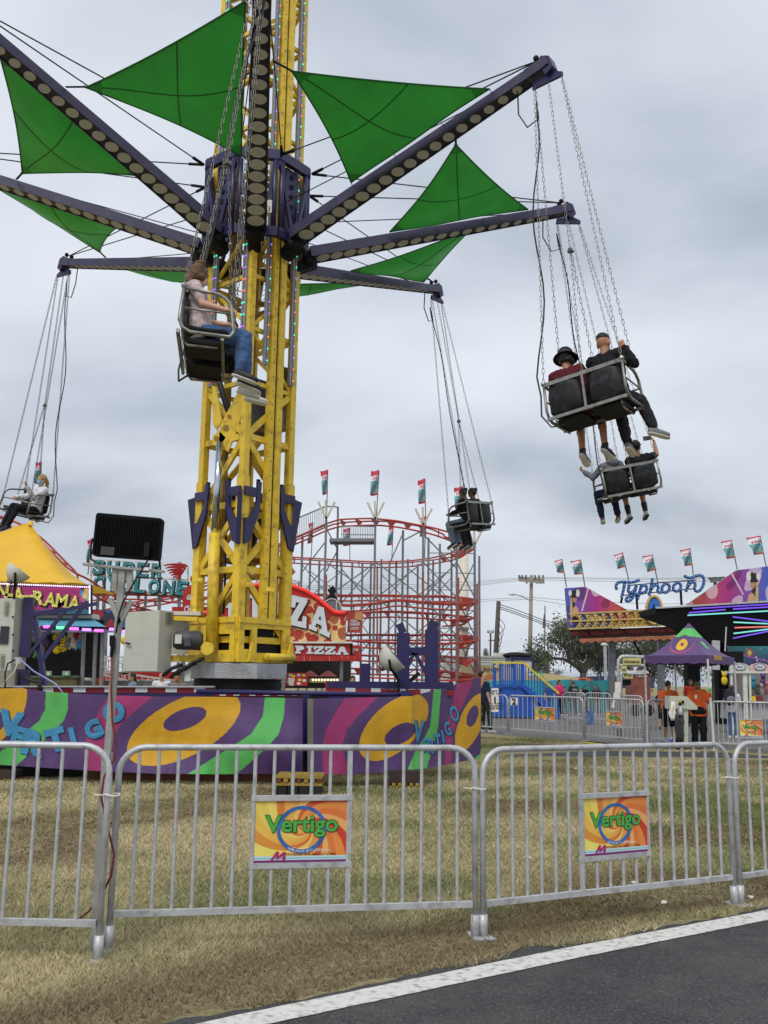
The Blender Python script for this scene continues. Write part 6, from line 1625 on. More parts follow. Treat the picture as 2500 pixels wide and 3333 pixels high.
for x in (2250, 2350): MB().beam(gz(at(x, 2230, Yk + 1)), at(x, 2060, Yk + 1), .5, .5, up=(0, 1, 0)).build('column', MATS['gondola_black'], bk)

# ================================================================== game trailer with oval boards
Yo = 31.0
ov = thing('game_trailer', 'pale game trailer with oval boards at right edge', 'game trailer', gz(at(2450, 2230, Yo)))
for x0, x1, c in ((2378, 2440, 'cabinet'), (2442, 2505, None), (2506, 2570, 'cabinet')):
    slab([(x0, 2185), (x1, 2185), (x1, 2172), (x1 - 8, 2163), ((x0 + x1) / 2, 2157), (x0 + 8, 2163), (x0, 2172)], Yo, .15, 'top_board', c or mat('board_pink', lin(206, 168, 172), rough=.5), ov)
    o_ = MB().disc(at((x0 + x1) / 2, 2171, Yo - .03), (0, -1, 0), .17, .03, 20, r2=.105, xax=(1, 0, 0)).build('oval', MATS['ink_black'], ov); MB().disc(at((x0 + x1) / 2, 2171, Yo - .06), (0, -1, 0), .155, .02, 20, r2=.09, xax=(1, 0, 0)).build('oval_face', MATS['letter_white'], o_)
    MB().text('Ritz', at((x0 + x1) / 2, 2175, Yo - .08), (1, 0, 0), (0, 0, 1), .11, shear=.3, bold=.02, depth=-.005, width=.2).build('oval_print', MATS['ink_black'], o_)
slab(rect(2374, 2185, 2570, 2191), Yo - .1, .5, 'eave', 'white_paint', ov)
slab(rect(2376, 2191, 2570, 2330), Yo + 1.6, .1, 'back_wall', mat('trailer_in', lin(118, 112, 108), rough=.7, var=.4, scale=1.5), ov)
slab(rect(2376, 2283, 2570, 2340), Yo + .1, .9, 'counter', mat('counter_pale', lin(170, 168, 170), rough=.6, var=.1), ov)
slab(rect(2370, 2282, 2570, 2287), Yo - .05, 1.1, 'counter_top', 'galv_dark', ov)
for x in (2424, 2380, 2440): MB().beam(gz(at(x, 2280, Yo)), at(x, 2190, Yo), .13 if x == 2424 else .06, .06, up=(0, 1, 0)).build('post', MATS['white_paint'], ov)
for i, (x, y, c) in enumerate(((2452, 2230, 'blue'), (2466, 2248, 'grey'), (2484, 2222, 'purple'), (2478, 2252, 'cream'), (2440, 2262, 'green'), (2494, 2245, 'pink'), (2358, 2215, 'yellow'))):
    c_ = at(x, y, Yo + .8); t = thing('plush_toy', ['blue plush hanging in the game trailer', 'grey plush in the middle of game trailer', 'purple plush high in the game trailer', 'cream plush low in the game trailer', 'green plush by the game trailer post', 'pink plush at the right photo edge', 'yellow plush left of the game trailer post'][i], 'plush toy', c_, 'prizes in the game trailer')
    MB().sphere(c_, (.1, .09, .15), 12, 8).build('body', pm[c], t, smooth=True); MB().sphere(c_ + V(0, -.02, .2), .085, 10, 8).build('head', pm[c], t, smooth=True)
    for s_ in (-1, 1): MB().sphere(c_ + V(s_ * .06, 0, .28), .035, 6, 5).build('ear', pm[c], t, smooth=True)
for i, (x, c) in enumerate(((2449, 'yellow'), (2470, 'red'), (2488, 'grey'))):
    tag(MB().box(at(x, 2276, Yo + .2), (.16, .2, .14)).box(at(x, 2268, Yo + .2), (.11, .14, .03)).build('prize_box', pm[c], loc=at(x, 2283, Yo + .2)), f'{c} prize box on the game trailer counter', 'box', 'prize boxes on the game trailer counter')

# ================================================================== operator canopy and control stand
Yc = 23.4
cn = thing('canopy_tent', 'purple pop-up canopy with yellow ring over ride operators', 'canopy', ground(2210, 2434))
ez1, ez0 = at(2200, 2134, 23.4)[2], at(2200, 2160, 23.4)[2]
FL, FR, BR = V(*at(2099, 2150, 23.7)[:2], 0), V(*at(2303, 2150, 22.6)[:2], 0), V(*at(2390, 2150, 24.4)[:2], 0)
BL = FL + (BR - FR); CN = (FL + BR) / 2; PKz = at(2237, 2028, 23.9)[2]
prp = V(lin(92, 66, 116))
def tent_face(a_, b_, art):
    def pos(U, W):
        s_ = W; z = ez1 + (PKz - ez1) * (1 - s_) ** 1.55
        e_ = a_ * (1 - U[..., None]) + b_ * U[..., None]
        P = CN + (e_ - CN) * (.02 + .98 * s_[..., None]); P[..., 2] = z + .03 * np.sin(U * 14 + s_ * 5) * s_ * (1 - s_); return P
    sheet('roof_panel', pos, 90, 70, art, MATS['cloth_print'], cn)
    def pos2(U, W):
        e_ = a_ * (1 - U[..., None]) + b_ * U[..., None]; P = e_ + (e_ - CN) * .01; P = P + 0
        P[..., 2] = ez1 + (ez0 - ez1) * W - .05 * np.sin(U * math.pi) * 0 + .012 * np.sin(U * 30) * W; return P
    return pos2
def art_t(u, v):
    C = np.tile(prp, (len(u), 1)); x = (u - .5) * v * 2.0; y = v
    C[(v < .30) & (v > .1)] = V(lin(96, 190, 100)); C[(v > .30) & (v < .33)] = prp * .8
    r = np.hypot(x / .17, (v - .52) / .165); 
    C[np.hypot(x / .36, (v - .55) / .27) < 1] = V(lin(168, 66, 120)); C[np.hypot(x / .34, (v - .50) / .24) < 1] = prp * .85
    C[r < 1] = V(lin(220, 168, 44)); C[np.hypot(x / .05, (v - .50) / .05) < 1] = prp * .8; return C
def art_t2(u, v):
    C = np.tile(prp, (len(u), 1)); x = (u - .5) * v * 2
    C[(v < .30) & (v > .1)] = V(lin(96, 190, 100)); C[(v > .42) & (v < .62) & (np.abs(x + .05) < .12)] = V(lin(96, 190, 100)); return C
for a_, b_, ar in ((FL, FR, art_t), (FR, BR, art_t2), (BR, BL, art_t2), (BL, FL, art_t2)):
    p2_ = tent_face(a_, b_, ar)
    sheet('skirt', p2_, 40, 6, lambda u, v: np.tile(prp * .93, (len(u), 1)), MATS['cloth_print'], cn)
for P, lean in ((FL, 0), (FR, .06), (BR, 0), (BL, 0)):
    MB().beam(V(P[0] + lean, P[1], .01), V(P[0], P[1], ez0 + .1), .04, .04, up=(0, 1, 0)).build('leg', MATS['white_paint'] if lean else MATS['galv'], cn)
    MB().box(V(P[0] + lean, P[1], .012), (.1, .1, .012)).build('foot', MATS['galv'], cn)
for z, m_ in ((1.38, 'letter_green'), (1.27, 'red_paint')): MB().box(V(FR[0] + .02, FR[1], z), (.05, .05, .1)).build('tape_band', MATS[m_], cn)
for a_, b_ in ((FL, FR), (FR, BR), (BR, BL), (BL, FL)): MB().beam(V(*lerp(a_, CN, .06)[:2], ez1 - .08), V(*lerp(b_, CN, .06)[:2], ez1 - .08), .03, .03).build('truss', MATS['galv'], cn)
ux = unit(BR - FR); MB().text('ENTER', lerp(FR, BR, .36) + V(.01, -.02, ez1 - .09), ux, (0, 0, 1), .13, bold=.05, depth=-.006, width=.62).build('lettering', mat('ink_gold', lin(206, 160, 50)), cn)
MB().tube([V(*FL[:2], ez0), at(2112, 2180, 23.5), at(2116, 2192, 23.5)], .02, 5).build('tie_strap', MATS['black'], cn)
cp = thing('control_stand', 'beige operator control stand with wheeled foot under canopy', 'control stand', ground(2215, 2430))
Yo_ = 23.0
slab([(2180, 2307), (2236, 2309), (2270, 2310), (2271, 2300), (2236, 2267), (2180, 2265)], Yo_, .4, 'console', 'cabinet', cp)
slab([(2183, 2303), (2233, 2305), (2233, 2270), (2183, 2269)], Yo_ - .012, .014, 'console_door', 'cabinet', cp)
for x, y, m_ in ((2214, 2282, 'ink_gold'), (2222, 2285, 'black'), (2213, 2292, 'black')): MB().disc(at(x, y, Yo_ - .02), (0, -1, 0), .035, .03, 12).build('knob', MATS[m_], cp)
pbeam((2230, 2428), (2231, 2308), Yo_ + .1, .1, .12, 'column', MATS['cabinet'], par=cp, up=(0, 1, 0)); pbeam((2198, 2424), (2195, 2365), Yo_ + .1, .05, .05, 'white_post', MATS['white_paint'], par=cp, up=(0, 1, 0))
slab(rect(2165, 2424, 2300, 2432), Yo_ + .05, .5, 'foot_plate', 'galv', cp)
for x, y in ((2161, 2424), (2213, 2429)): MB().lathe([(0, -.06), (.06, -.06), (.075, -.03), (.075, .03), (.06, .06), (0, .06)], at(x, y, Yo_ - .1), axis=(1, -.4, 0), n=14).build('wheel', MATS['rubber'], cp, smooth=True)
MB().tube([at(2161, 2425, Yo_ - .1), at(2213, 2430, Yo_ - .1)], .02, 6).build('axle', MATS['black'], cp)
def drape(name, label, cat, px, Y, m, wob):
    n_ = len(px); mb = MB(); vs = []
    for i, (xa, xb, y) in enumerate(px):
        for j in range(9): t_ = j / 8; vs.append(at(xa + (xb - xa) * t_, y, Y + .03 * math.sin(j * wob + i)))
    mb.add(vs, [(i * 9 + j, i * 9 + j + 1, (i + 1) * 9 + j + 1, (i + 1) * 9 + j) for i in range(n_ - 1) for j in range(8)])
    o = mb.build(name, m, smooth=True, loc=at(px[-1][0], px[-1][2], Y)); md = o.modifiers.new('thickness', 'SOLIDIFY'); md.thickness = .02; return tag(o, label, cat)
drape('towel', 'white towel hanging on the control stand', 'towel', [(2185, 2197, 2284), (2183, 2198, 2300), (2177, 2198, 2320), (2182, 2197, 2335), (2186, 2194, 2345)], Yo_ - .05, MATS['ink_white'], 1.3)
drape('jacket', 'dark grey jacket hanging below the control stand', 'jacket', [(2198, 2222, 2326), (2197, 2226, 2350), (2198, 2224, 2375), (2202, 2228, 2395), (2199, 2224, 2420)], Yo_ - .08, mat('camo', lin(62, 62, 64), rough=.9, var=.6, scale=25), 1.7)
sbt = thing('spray_bottle', 'clear spray bottle hooked on the control stand', 'bottle', at(2216, 2328, Yo_ - .1)); MB().lathe([(0, 0), (.045, 0), (.045, .12), (.015, .17), (.015, .2), (0, .2)], at(2216, 2328, Yo_ - .1), n=12).build('body', mat('clear_plastic', lin(200, 206, 212), rough=.2), sbt, smooth=True); MB().box(at(2214, 2300, Yo_ - .1), (.06, .02, .03)).build('trigger', MATS['white_paint'], sbt)
wbt = thing('drink_bottle', 'blue drink bottle on the ground beside wheeled foot', 'bottle', at(2187, 2428, Yo_ - .2)); MB().lathe([(0, 0), (.033, 0), (.033, .13), (.014, .17), (0, .17)], at(2187, 2428, Yo_ - .2), n=12).build('body', mat('bottle_blue', lin(40, 70, 190), rough=.25), wbt, smooth=True); MB().lathe([(0, 0), (.015, 0), (.015, .03), (0, .03)], at(2187, 2428, Yo_ - .2) + V(0, 0, .17), n=10).build('cap', MATS['ink_white'], wbt)
crt = thing('supply_box', 'small red and brown box at the foot of control stand', 'box', at(2248, 2433, Yo_)); MB().box(at(2248, 2428, Yo_ + .1), (.2, .15, .09)).build('carton', mat('carton', lin(150, 84, 62), rough=.8, var=.3), crt); MB().box(at(2244, 2424.5, Yo_ + .02), (.08, .01, .05)).build('label', MATS['red_paint'], crt)

# ================================================================== blue stair platform
bz = lambda x, y: (1550 + .33153 * x, 2080 + .33153 * y)
Yb2 = 41.5
bp = thing('stair_platform', 'bright blue stair platform with yellow handrails', 'stairs', gz(at(1700, 2330, Yb2)))
bl2 = mat('stair_blue', lin(28, 84, 176), rough=.45, var=.08); yl2 = mat('rail_yellow', lin(216, 196, 70), rough=.5)
slab([bz(165, 762), bz(808, 768), bz(808, 700), bz(515, 488), bz(165, 484)], Yb2, 1.2, 'skirt', bl2, bp)
slab(rect(*bz(165, 470), *bz(515, 488)), Yb2 - .03, 1.3, 'deck', bl2, bp)
for x, w_ in ((180, 30), (238, 24), (375, 34), (455, 34)): pbeam(bz(x, 480), bz(x, 235), Yb2 - .05, .0106 * w_ * .42, .1, 'post', bl2, par=bp, up=(0, 1, 0))
for x in (262, 285, 305, 325, 345, 405, 425): pbeam(bz(x, 475), bz(x, 245), Yb2 - .02, .05, .05, 'baluster', bl2, par=bp, up=(0, 1, 0))
for p, q in (((165, 230), (470, 235)), ((470, 240), (812, 535))): pbeam(bz(*p), bz(*q), Yb2 - .06, .1, .08, 'handrail', yl2, par=bp)
pbeam(bz(165, 455), bz(470, 458), Yb2 - .05, .06, .08, 'lower_rail', bl2, par=bp)
for dx in (0, 1):
    pbeam(bz(470, 470), bz(812, 765), Yb2 - .08 + dx * 1.1, .1, .2, 'stringer', bl2, par=bp)
for j in range(12): t_ = j / 11; x = 485 + 320 * t_; y = 255 + 275 * t_; pbeam(bz(x, y), bz(x, y + 215), Yb2 - .05, .04, .04, 'baluster', bl2, par=bp, up=(0, 1, 0))
for j in range(9): t_ = j / 8; x = 520 + 285 * t_; y = 495 + 265 * t_; slab([bz(x, y), bz(x + 40, y), bz(x + 40, y - 10), bz(x, y - 10)], Yb2 + .05, 1.0, 'step', bl2, bp)
slab([bz(178, 275), bz(190, 275), bz(190, 290), bz(214, 267), bz(190, 245), bz(190, 258), bz(178, 258)], Yb2 - .14, .02, 'arrow_print', yl2, bp)
nb2 = thing('number_sign', 'white number two sign on far barrier', 'sign', at(*bz(372, 650), 28.4))
slab(rect(*bz(337, 578), *bz(407, 650)), 28.4, .01, 'board', 'ink_white', nb2); MB().text('2', at(*bz(372, 642), 28.39), (1, 0, 0), (0, 0, 1), .24, bold=.04, depth=-.005).build('number', MATS['ink_black'], nb2)
nt2 = thing('notice_board', 'tall white height notice on far barrier beside woman', 'sign', at(*bz(185, 715), 29.2))
slab(rect(*bz(150, 482), *bz(220, 716)), 28.9, .012, 'board', 'ink_white', nt2)
for y, tx in ((520, 'MUST BE'), (545, 'THIS TALL'), (640, 'TO RIDE'), (665, 'CHILDREN'), (690, 'RIDE FREE')): MB().text(tx, at(*bz(185, y), 28.89), (1, 0, 0), (0, 0, 1), .07, bold=.02, depth=-.004, width=.5).build('print', MATS['ink_black'], nt2)
MB().text('1', at(*bz(185, 620), 28.89), (1, 0, 0), (0, 0, 1), .22, bold=.05, depth=-.004).build('print', MATS['ink_black'], nt2)
ps2 = thing('poster', 'small blue poster on far barrier beside queue', 'poster', at(*bz(1118, 840), 25.6)); slab(rect(*bz(1080, 700), *bz(1158, 842)), 25.3, .012, 'sheet', mat('poster_blue', lin(90, 110, 160), rough=.6, var=.6, scale=16), ps2)

# queue sign frame
qf = thing('queue_sign', 'grey arch frame with yellow queue signs beside canopy', 'sign', gz(at(2040, 2400, 27)))
MB().tube([gz(at(2013, 2400, 27)), at(2013, 2170, 27), at(2014, 2148, 27), at(2022, 2138, 27), at(2036, 2136, 27), at(2110, 2140, 27)], .05, 8).build('arch', MATS['galv'], qf, smooth=True)
MB().tube([at(2022, 2400, 27), at(2022, 2200, 27), at(2030, 2192, 27), at(2100, 2194, 27)], .035, 8).build('arch', MATS['galv'], qf, smooth=True)
MB().tube([at(2016, 2165, 27), at(2100, 2166, 27)], .04, 8).build('rail', MATS['galv'], qf)
ys_ = mat('sign_yellow', lin(206, 200, 130), rough=.5, var=.1)
for r_, tx in (((2028, 2142, 2086, 2164), 'SINGLE RIDERS LINE'), ((2022, 2168, 2040, 2190), 'X'), ((2030, 2195, 2060, 2208), 'EXIT ONLY')):
    s_ = slab(rect(*r_), 26.9, .03, 'board', ys_, qf); MB().text(tx, at((r_[0] + r_[2]) / 2, r_[3] - 6, 26.89), (1, 0, 0), (0, 0, 1), .09, bold=.02, depth=-.006, width=(r_[2] - r_[0]) * .0072).build('print', MATS['ink_black'], s_)
slab([(2024, 2214), (2052, 2212), (2054, 2226), (2046, 2232), (2028, 2230)], 27, .06, 'bag', 'black', qf)
wb = thing('paper_notice', 'white paper notices taped to the queue frame post', 'notice', at(2005, 2300, 26)); slab([(1996, 2272), (2018, 2276), (2018, 2258), (1998, 2254)], 26, .01, 'sheet', 'ink_white', wb); slab([(1990, 2302), (2000, 2304), (2004, 2274), (1997, 2272)], 26, .01, 'sheet', 'ink_white', wb); slab(rect(2002, 2220, 2020, 2255), 26.2, .012, 'sheet', 'ink_white', wb)
ct = thing('snack_cart', 'red brown snack cart left of the canopy leg', 'cart', gz(at(2090, 2300, 33)))
slab([(2060, 2290), (2118, 2290), (2118, 2192), (2108, 2184), (2070, 2184), (2060, 2192)], 33, 1.0, 'body', mat('cart_red', lin(130, 72, 58), rough=.6, var=.4, scale=3), ct)
slab([(2058, 2192), (2120, 2192), (2104, 2182), (2074, 2182)], 32.9, 1.2, 'roof', 'cabinet', ct); MB().text('Yazoo', at(2088, 2203, 32.98), (1, 0, 0), (0, 0, 1), .15, shear=.2, bold=.02, depth=-.01, width=.42).build('print', MATS['ink_white'], ct)
for x in (2068, 2110): MB().lathe([(0, -.05), (.2, -.05), (.2, .05), (0, .05)], at(x, 2312, 33.1), axis=(0, 1, 0), n=14).build('wheel', MATS['rubber'], ct)

# ================================================================== far fence, trailers, lifts
tq = thing('screen_fence', 'turquoise fabric screen fence behind the queue', 'fence', gz(at(1880, 2300, 52)))
tqm = mat('turquoise_screen', lin(58, 160, 168), rough=.6, var=.12, scale=1.0, bump=.6, bscale=1.2)
XS = list(range(1540, 2000, 12)); mb = MB(); vs = []
for i, x in enumerate(XS):
    p, q = at(x, 2214 + 2 * math.sin(x / 25), 52 + .05 * math.sin(i)), None; vs += [p, V(p[0], p[1] + .04 * math.sin(i * 2.1), 0)]
mb.add(vs, [(2 * i, 2 * i + 2, 2 * i + 3, 2 * i + 1) for i in range(len(XS) - 1)]); mb.build('screen', tqm, tq, smooth=True)
for x in (1560, 1640, 1773, 1856, 1925, 1990): MB().beam(gz(at(x, 2300, 51.9)), at(x, 2211, 51.9), .06, .06, up=(0, 1, 0)).build('post', MATS['galv_dark'], tq)
tb_ = thing('tan_hoarding', 'tan dealer hoarding with lift rental lettering', 'hoarding', gz(at(1700, 2230, 60)))
tan = mat('hoarding_tan', lin(206, 188, 140), rough=.6, var=.06)
slab([(1500, 2240), (1700, 2240), (1700, 2178), (1590, 2165), (1500, 2162)], 60, .1, 'board', tan, tb_); slab([(1700, 2240), (1885, 2240), (1885, 2206), (1760, 2190), (1700, 2184)], 60.2, .1, 'board', tan, tb_)
MB().text('JLG LIFTS', at(1572, 2182, 59.9), (1, 0, 0), (0, 0, 1), .26, shear=.2, bold=.03, depth=-.02, align='l').build('lettering', mat('ink_brown', lin(60, 44, 40)), tb_)
slab(rect(1720, 2186, 1768, 2204), 59.8, .05, 'green_board', mat('board_green', lin(80, 150, 100)), tb_); MB().text('RENTALS', at(1744, 2201, 59.78), (1, 0, 0), (0, 0, 1), .24, bold=.04, depth=-.02, width=.8).build('lettering', MATS['ink_white'], tb_)
wt = thing('white_trailer', 'long white trailer with purple trim behind blue stairs', 'trailer', gz(at(1640, 2230, 70)))
slab([(1430, 2215), (1668, 2215), (1668, 2138), (1430, 2136)], 70, 3, 'body', 'white_paint', wt); slab([(1430, 2140), (1668, 2141), (1668, 2136), (1430, 2133)], 69.9, 3.2, 'roof_edge', 'galv', wt)
slab([(1665, 2190), (1735, 2190), (1735, 2140), (1665, 2138)], 66, 3, 'cab', 'white_paint', wt); slab([(1663, 2148), (1740, 2149), (1740, 2139), (1663, 2137)], 65.9, 3, 'trim', 'purple_paint', wt); pbeam((1667, 2190), (1667, 2140), 65.9, .15, .1, 'trim', MATS['purple_paint'], par=wt, up=(0, 1, 0)); pbeam((1735, 2190), (1735, 2140), 65.9, .15, .1, 'trim', MATS['purple_paint'], par=wt, up=(0, 1, 0))
for x0, x1 in ((1608, 1620), (1620, 1632), (1634, 1648)): slab([(x0, 2136), (x1, 2136), (x1 - 1, 2126), (x0 + 2, 2124)], 70.5, 1, 'roof_unit', 'cabinet', wt)
MB().sphere(at(1682, 2134, 67), (1.0, .7, .25), 12, 6).build('roof_bundle', MATS['black'], wt)
for j in range(9): MB().beam(at(1440, 2146 + j * 8, 69.95), at(1660, 2147 + j * 8, 69.95), .02, .05).build('siding', MATS['cabinet'], wt)
for i, (x0, x1, y0, y1) in enumerate(((1490, 1605, 2193, 2212), (1880, 1930, 2206, 2217))):
    t = thing('boom_lift', ['orange lift machine behind woman and blue stairs', 'orange lift boom above the turquoise fence'][i], 'lift', gz(at(x0, 2230, 56 - i)), 'orange lift machines beyond the fence')
    slab([(x0, y1), (x1, y1), (x1, y0 + 6), (x1 - 18, y0), (x0 + 8, y0 + 2), (x0, y0 + 8)], 56 - i, 1.0, 'body', mat('lift_orange', lin(216, 104, 62), rough=.5), t); slab(rect(x0 + 6, y0 + 5, x0 + 26, y1 - 4), 55.9 - i, .1, 'panel', 'black', t)
    pbeam((x0 + 10, y1 + 12), (x0 + 12, y1), 56.2 - i, .5, .5, 'wheel_leg', MATS['rubber'], par=t, up=(0, 1, 0))
dw = thing('dark_screen', 'long dark blue screen wall behind the oak tree', 'wall', gz(at(2000, 2230, 62))); slab([(1800, 2240), (2130, 2240), (2130, 2204), (1960, 2200), (1890, 2203), (1800, 2206)], 62, .1, 'screen', mat('screen_navy', lin(52, 72, 96), rough=.8, var=.2), dw)
for x in (1850, 1900, 1950, 2000): MB().beam(gz(at(x, 2240, 61.9)), at(x, 2203, 61.9), .07, .07, up=(0, 1, 0)).build('post', MATS['galv_dark'], dw)

# ================================================================== poles and wires
pw = mat('pole_wood', lin(150, 142, 130), rough=.9, var=.2, scale=1.5, bump=.3, bscale=4); pwd = mat('pole_dark', lin(84, 78, 72), rough=.9, var=.2)
up1 = thing('utility_pole', 'grey wooden utility pole with double crossarm and street light', 'utility pole', gz(at(1722, 2230, 85)))
MB().tube([gz(at(1721, 2200, 85)), at(1730, 1872, 85)], [.22, .15], 10).build('pole', pw, up1, smooth=True)
for y, dY in ((1880, 0), (1888, .4)): pbeam((1688, y), (1772, y + 8), 85 - dY, .14, .2, 'crossarm', pw, par=up1)
for x in (1690, 1700, 1712, 1742, 1755, 1768): MB().tube([at(x, 1882, 84.9), at(x, 1872, 84.9)], .09, 6).build('insulator', MATS['galv_dark'], up1)
for x in (1746, 1756, 1712): pbeam((x, 1886), (x + 3, 1900), 84.8, .12, .12, 'cutout', MATS['galv_dark'], par=up1, up=(0, 1, 0))
MB().tube([at(1727, 1956, 85), at(1700, 1940, 85), at(1672, 1934, 85)], .06, 6).build('lamp_arm', MATS['galv'], up1); MB().sphere(at(1668, 1935, 85), (.35, .15, .1), 8, 6).build('lamp_head', MATS['galv'], up1)
up2 = thing('utility_pole', 'darker leaning utility pole with cable loops', 'utility pole', gz(at(1608, 2230, 80)))
MB().tube([gz(at(1606, 2200, 80)), at(1623, 1957, 80)], [.24, .18], 10).build('pole', pwd, up2, smooth=True)
for j in range(4): MB().tube([at(1622 + (6 + 5 * j) * math.sin(b_), 2070 + 22 * b_ / 1.2 - 20 * j, 79.8) for b_ in np.linspace(0, 3.1, 8)], .025, 5).build('cable_loop', MATS['cable'], up2)
pbeam((1590, 2085), (1612, 2084), 80, .1, .1, 'bracket', MATS['galv_dark'], par=up2)
lc = thing('light_mast', 'thin mast with small floodlight cluster beside dark pole', 'light mast', gz(at(1597, 2230, 78))); MB().tube([gz(at(1595, 2200, 78)), at(1597, 2060, 78)], .07, 6).build('mast', pwd, lc)
for x in (1590, 1603): MB().sphere(at(x, 2055, 78), (.14, .14, .16), 8, 6).build('lamp', MATS['galv'], lc)
fp = thing('flag_pole', 'distant flagpole with folded striped flag above oak', 'flagpole', gz(at(1772, 2230, 95))); MB().tube([gz(at(1771, 2200, 95)), at(1774, 1972, 95)], .06, 6).build('pole', MATS['galv_dark'], fp); slab([(1770, 2000), (1775, 1998), (1777, 2042), (1766, 2046)], 95, .05, 'cloth', mat('flag_dim', lin(120, 80, 90), var=.6, scale=8), fp)
lp3 = thing('lamp_post', 'plain grey lamp post in front of the oak', 'lamp post', gz(at(1972, 2230, 60))); MB().tube([gz(at(1972, 2230, 60)), at(1969, 2102, 60)], .1, 8).build('post', MATS['galv'], lp3); MB().sphere(at(1968, 2098, 60), (.25, .15, .12), 8, 6).build('lamp', MATS['white_paint'], lp3)
mn = thing('monopole', 'pale tan monopole mast behind the roller coaster', 'mast', gz(at(1510, 2230, 90))); MB().tube([gz(at(1505, 2200, 90)), at(1511, 1780, 90)], [.55, .4], 12).build('mast', mat('mono_tan', lin(214, 206, 188), rough=.7), mn, smooth=True); MB().tube([at(1500, 2040, 89.4), at(1525, 2040, 89.4)], .35, 8).build('collar', MATS['cabinet'], mn)
wr = thing('power_lines', 'thin overhead power lines crossing behind the rides', 'power lines', at(1700, 1890, 86))
for y0, y1, y2, Y in ((1893, 1878, 1876, 85), (1900, 1881, 1880, 85), (1906, 1885, 1888, 85.4), (1952, 1944, 1960, 85.4), (1958, 1950, 1985, 85.4)):
    L_ = [at(900, y0 + 14, Y + 8), at(1100, y0 + 12, Y + 6), at(1330, y0 + 10, Y + 4), at(1550, y0, Y + 2), at(1728, y1, Y), at(1860, (y1 + y2) / 2 + 4, Y + 2), at(2150, y2 + 6, Y + 5), at(2520, y2, Y + 8)]
    MB().tube(L_, .022, 4).build('wire', MATS['galv_dark'], wr)
for dy in (0, 8, 14): MB().tube([at(1624, 1966 + dy, 80), at(1680, 1985 + dy, 82), at(1760, 2015 + dy, 84), at(1850, 2040 + dy, 86), at(2000, 2062 + dy, 88)], .035, 4).build('wire', MATS['cable'], wr)
up3 = thing('utility_pole', 'crossarm pole half hidden behind right facade wing', 'utility pole', gz(at(2318, 2230, 92))); MB().tube([gz(at(2318, 2200, 92)), at(2328, 1878, 92)], .16, 8).build('pole', pwd, up3); pbeam((2306, 1884), (2358, 1880), 92, .16, .2, 'crossarm', pwd, par=up3); pbeam((2312, 1892), (2350, 1886), 91.8, .1, .3, 'transformer', MATS['galv_dark'], par=up3)

# ================================================================== trees
bark = mat('bark', lin(98, 90, 80), rough=.95, var=.3, scale=2, bump=.6, bscale=6)
leafm = mat('oak_leaf', attr='print', rough=.8, var=.1, trans=.3)
def oak(base, H, spread, label, seed, leaves, tone):
    rr = random.Random(seed); t = thing('oak_tree', label, 'tree', base, 'trees beyond the midway')
    wood = MB(); tips = []
    def grow(p, d, L_, r, dep):
        q = p + d * L_; mid = (p + q) / 2 + V(rr.uniform(-1, 1), rr.uniform(-1, 1), rr.uniform(-.5, 1)) * L_ * .1
        wood.tube([p, mid, q], [r, r * .85, r * .68], 6 if dep < 3 else 4)
        if dep >= 2: tips.append((mid, L_)); tips.append((q, L_))
        if dep == 5: return
        for k_ in range(rr.choice((2, 3)) if dep else 4):
            a_ = rr.uniform(0, 6.28); tilt = rr.uniform(.45, 1.05) if dep else rr.uniform(.55, .95)
            x = unit(np.cross(d, V(.3, .9, .1))); y = np.cross(d, x)
            nd = unit(d * math.cos(tilt) + (x * math.cos(a_) + y * math.sin(a_)) * math.sin(tilt) + V(0, 0, .06)); nd = unit(nd * V(spread, spread, .8))
            grow(q, nd, L_ * rr.uniform(.66, .85), r * .62, dep + 1)
    grow(V(base), V(.02, 0, 1), H * .22, H * .035, 0)
    wood.build('trunk', bark, t, smooth=True)
    r2 = np.random.default_rng(seed); T_ = np.array([p for p, _ in tips]); k = r2.integers(0, len(T_), leaves)
    C_ = T_[k] + r2.normal(0, 1, (leaves, 3)) * V(.55, .55, .45) * H / 13
    drop = r2.random(leaves) < .12; C_[drop, 2] -= r2.uniform(0, .9, drop.sum())      # hanging moss
    a_ = r2.normal(0, 1, (leaves, 3)); a_ /= np.linalg.norm(a_, axis=1)[:, None]; b_ = np.cross(a_, r2.normal(0, 1, (leaves, 3))); b_ /= np.linalg.norm(b_, axis=1)[:, None]
    s_ = r2.uniform(.10, .24, leaves)[:, None] * H / 13; b_[drop] = V(0, 0, -1); sb = np.where(drop[:, None], 1.8, 1.0)
    P = np.stack([C_ - a_ * s_ * .5, C_ + a_ * s_ * .5, C_ + b_ * s_ * 1.3 * sb], 1)
    me = bpy.data.meshes.new('crown'); me.vertices.add(3 * leaves); me.vertices.foreach_set('co', (P - V(base)).ravel()); me.loops.add(3 * leaves); me.loops.foreach_set('vertex_index', np.arange(3 * leaves, dtype=np.int32))
    me.polygons.add(leaves); me.polygons.foreach_set('loop_start', np.arange(0, 3 * leaves, 3, dtype=np.int32)); me.update(calc_edges=True)
    ca = me.color_attributes.new('print', 'FLOAT_COLOR', 'CORNER'); f4 = np.ones((leaves, 3, 4), np.float32)
    c = np.where(drop[:, None], V(lin(120, 122, 112)), V(lin(*tone))) * r2.uniform(.6, 1.25, (leaves, 1)); f4[:, :, :3] = c[:, None, :]; ca.data.foreach_set('color', f4.ravel())
    me.materials.append(leafm); me.validate(); o = bpy.data.objects.new('crown', me); o.parent = t; link(o, WM[t.name]); o['kind'] = 'stuff'
oak(gz(at(1897, 2200, 78)), 10.5, 1.25, 'large spreading oak with sparse crown left of facade', 4, 13000, (106, 114, 88))
oak(gz(at(2060, 2200, 88)), 10.0, 1.2, 'second oak showing below the ride facade', 9, 11000, (100, 108, 84))
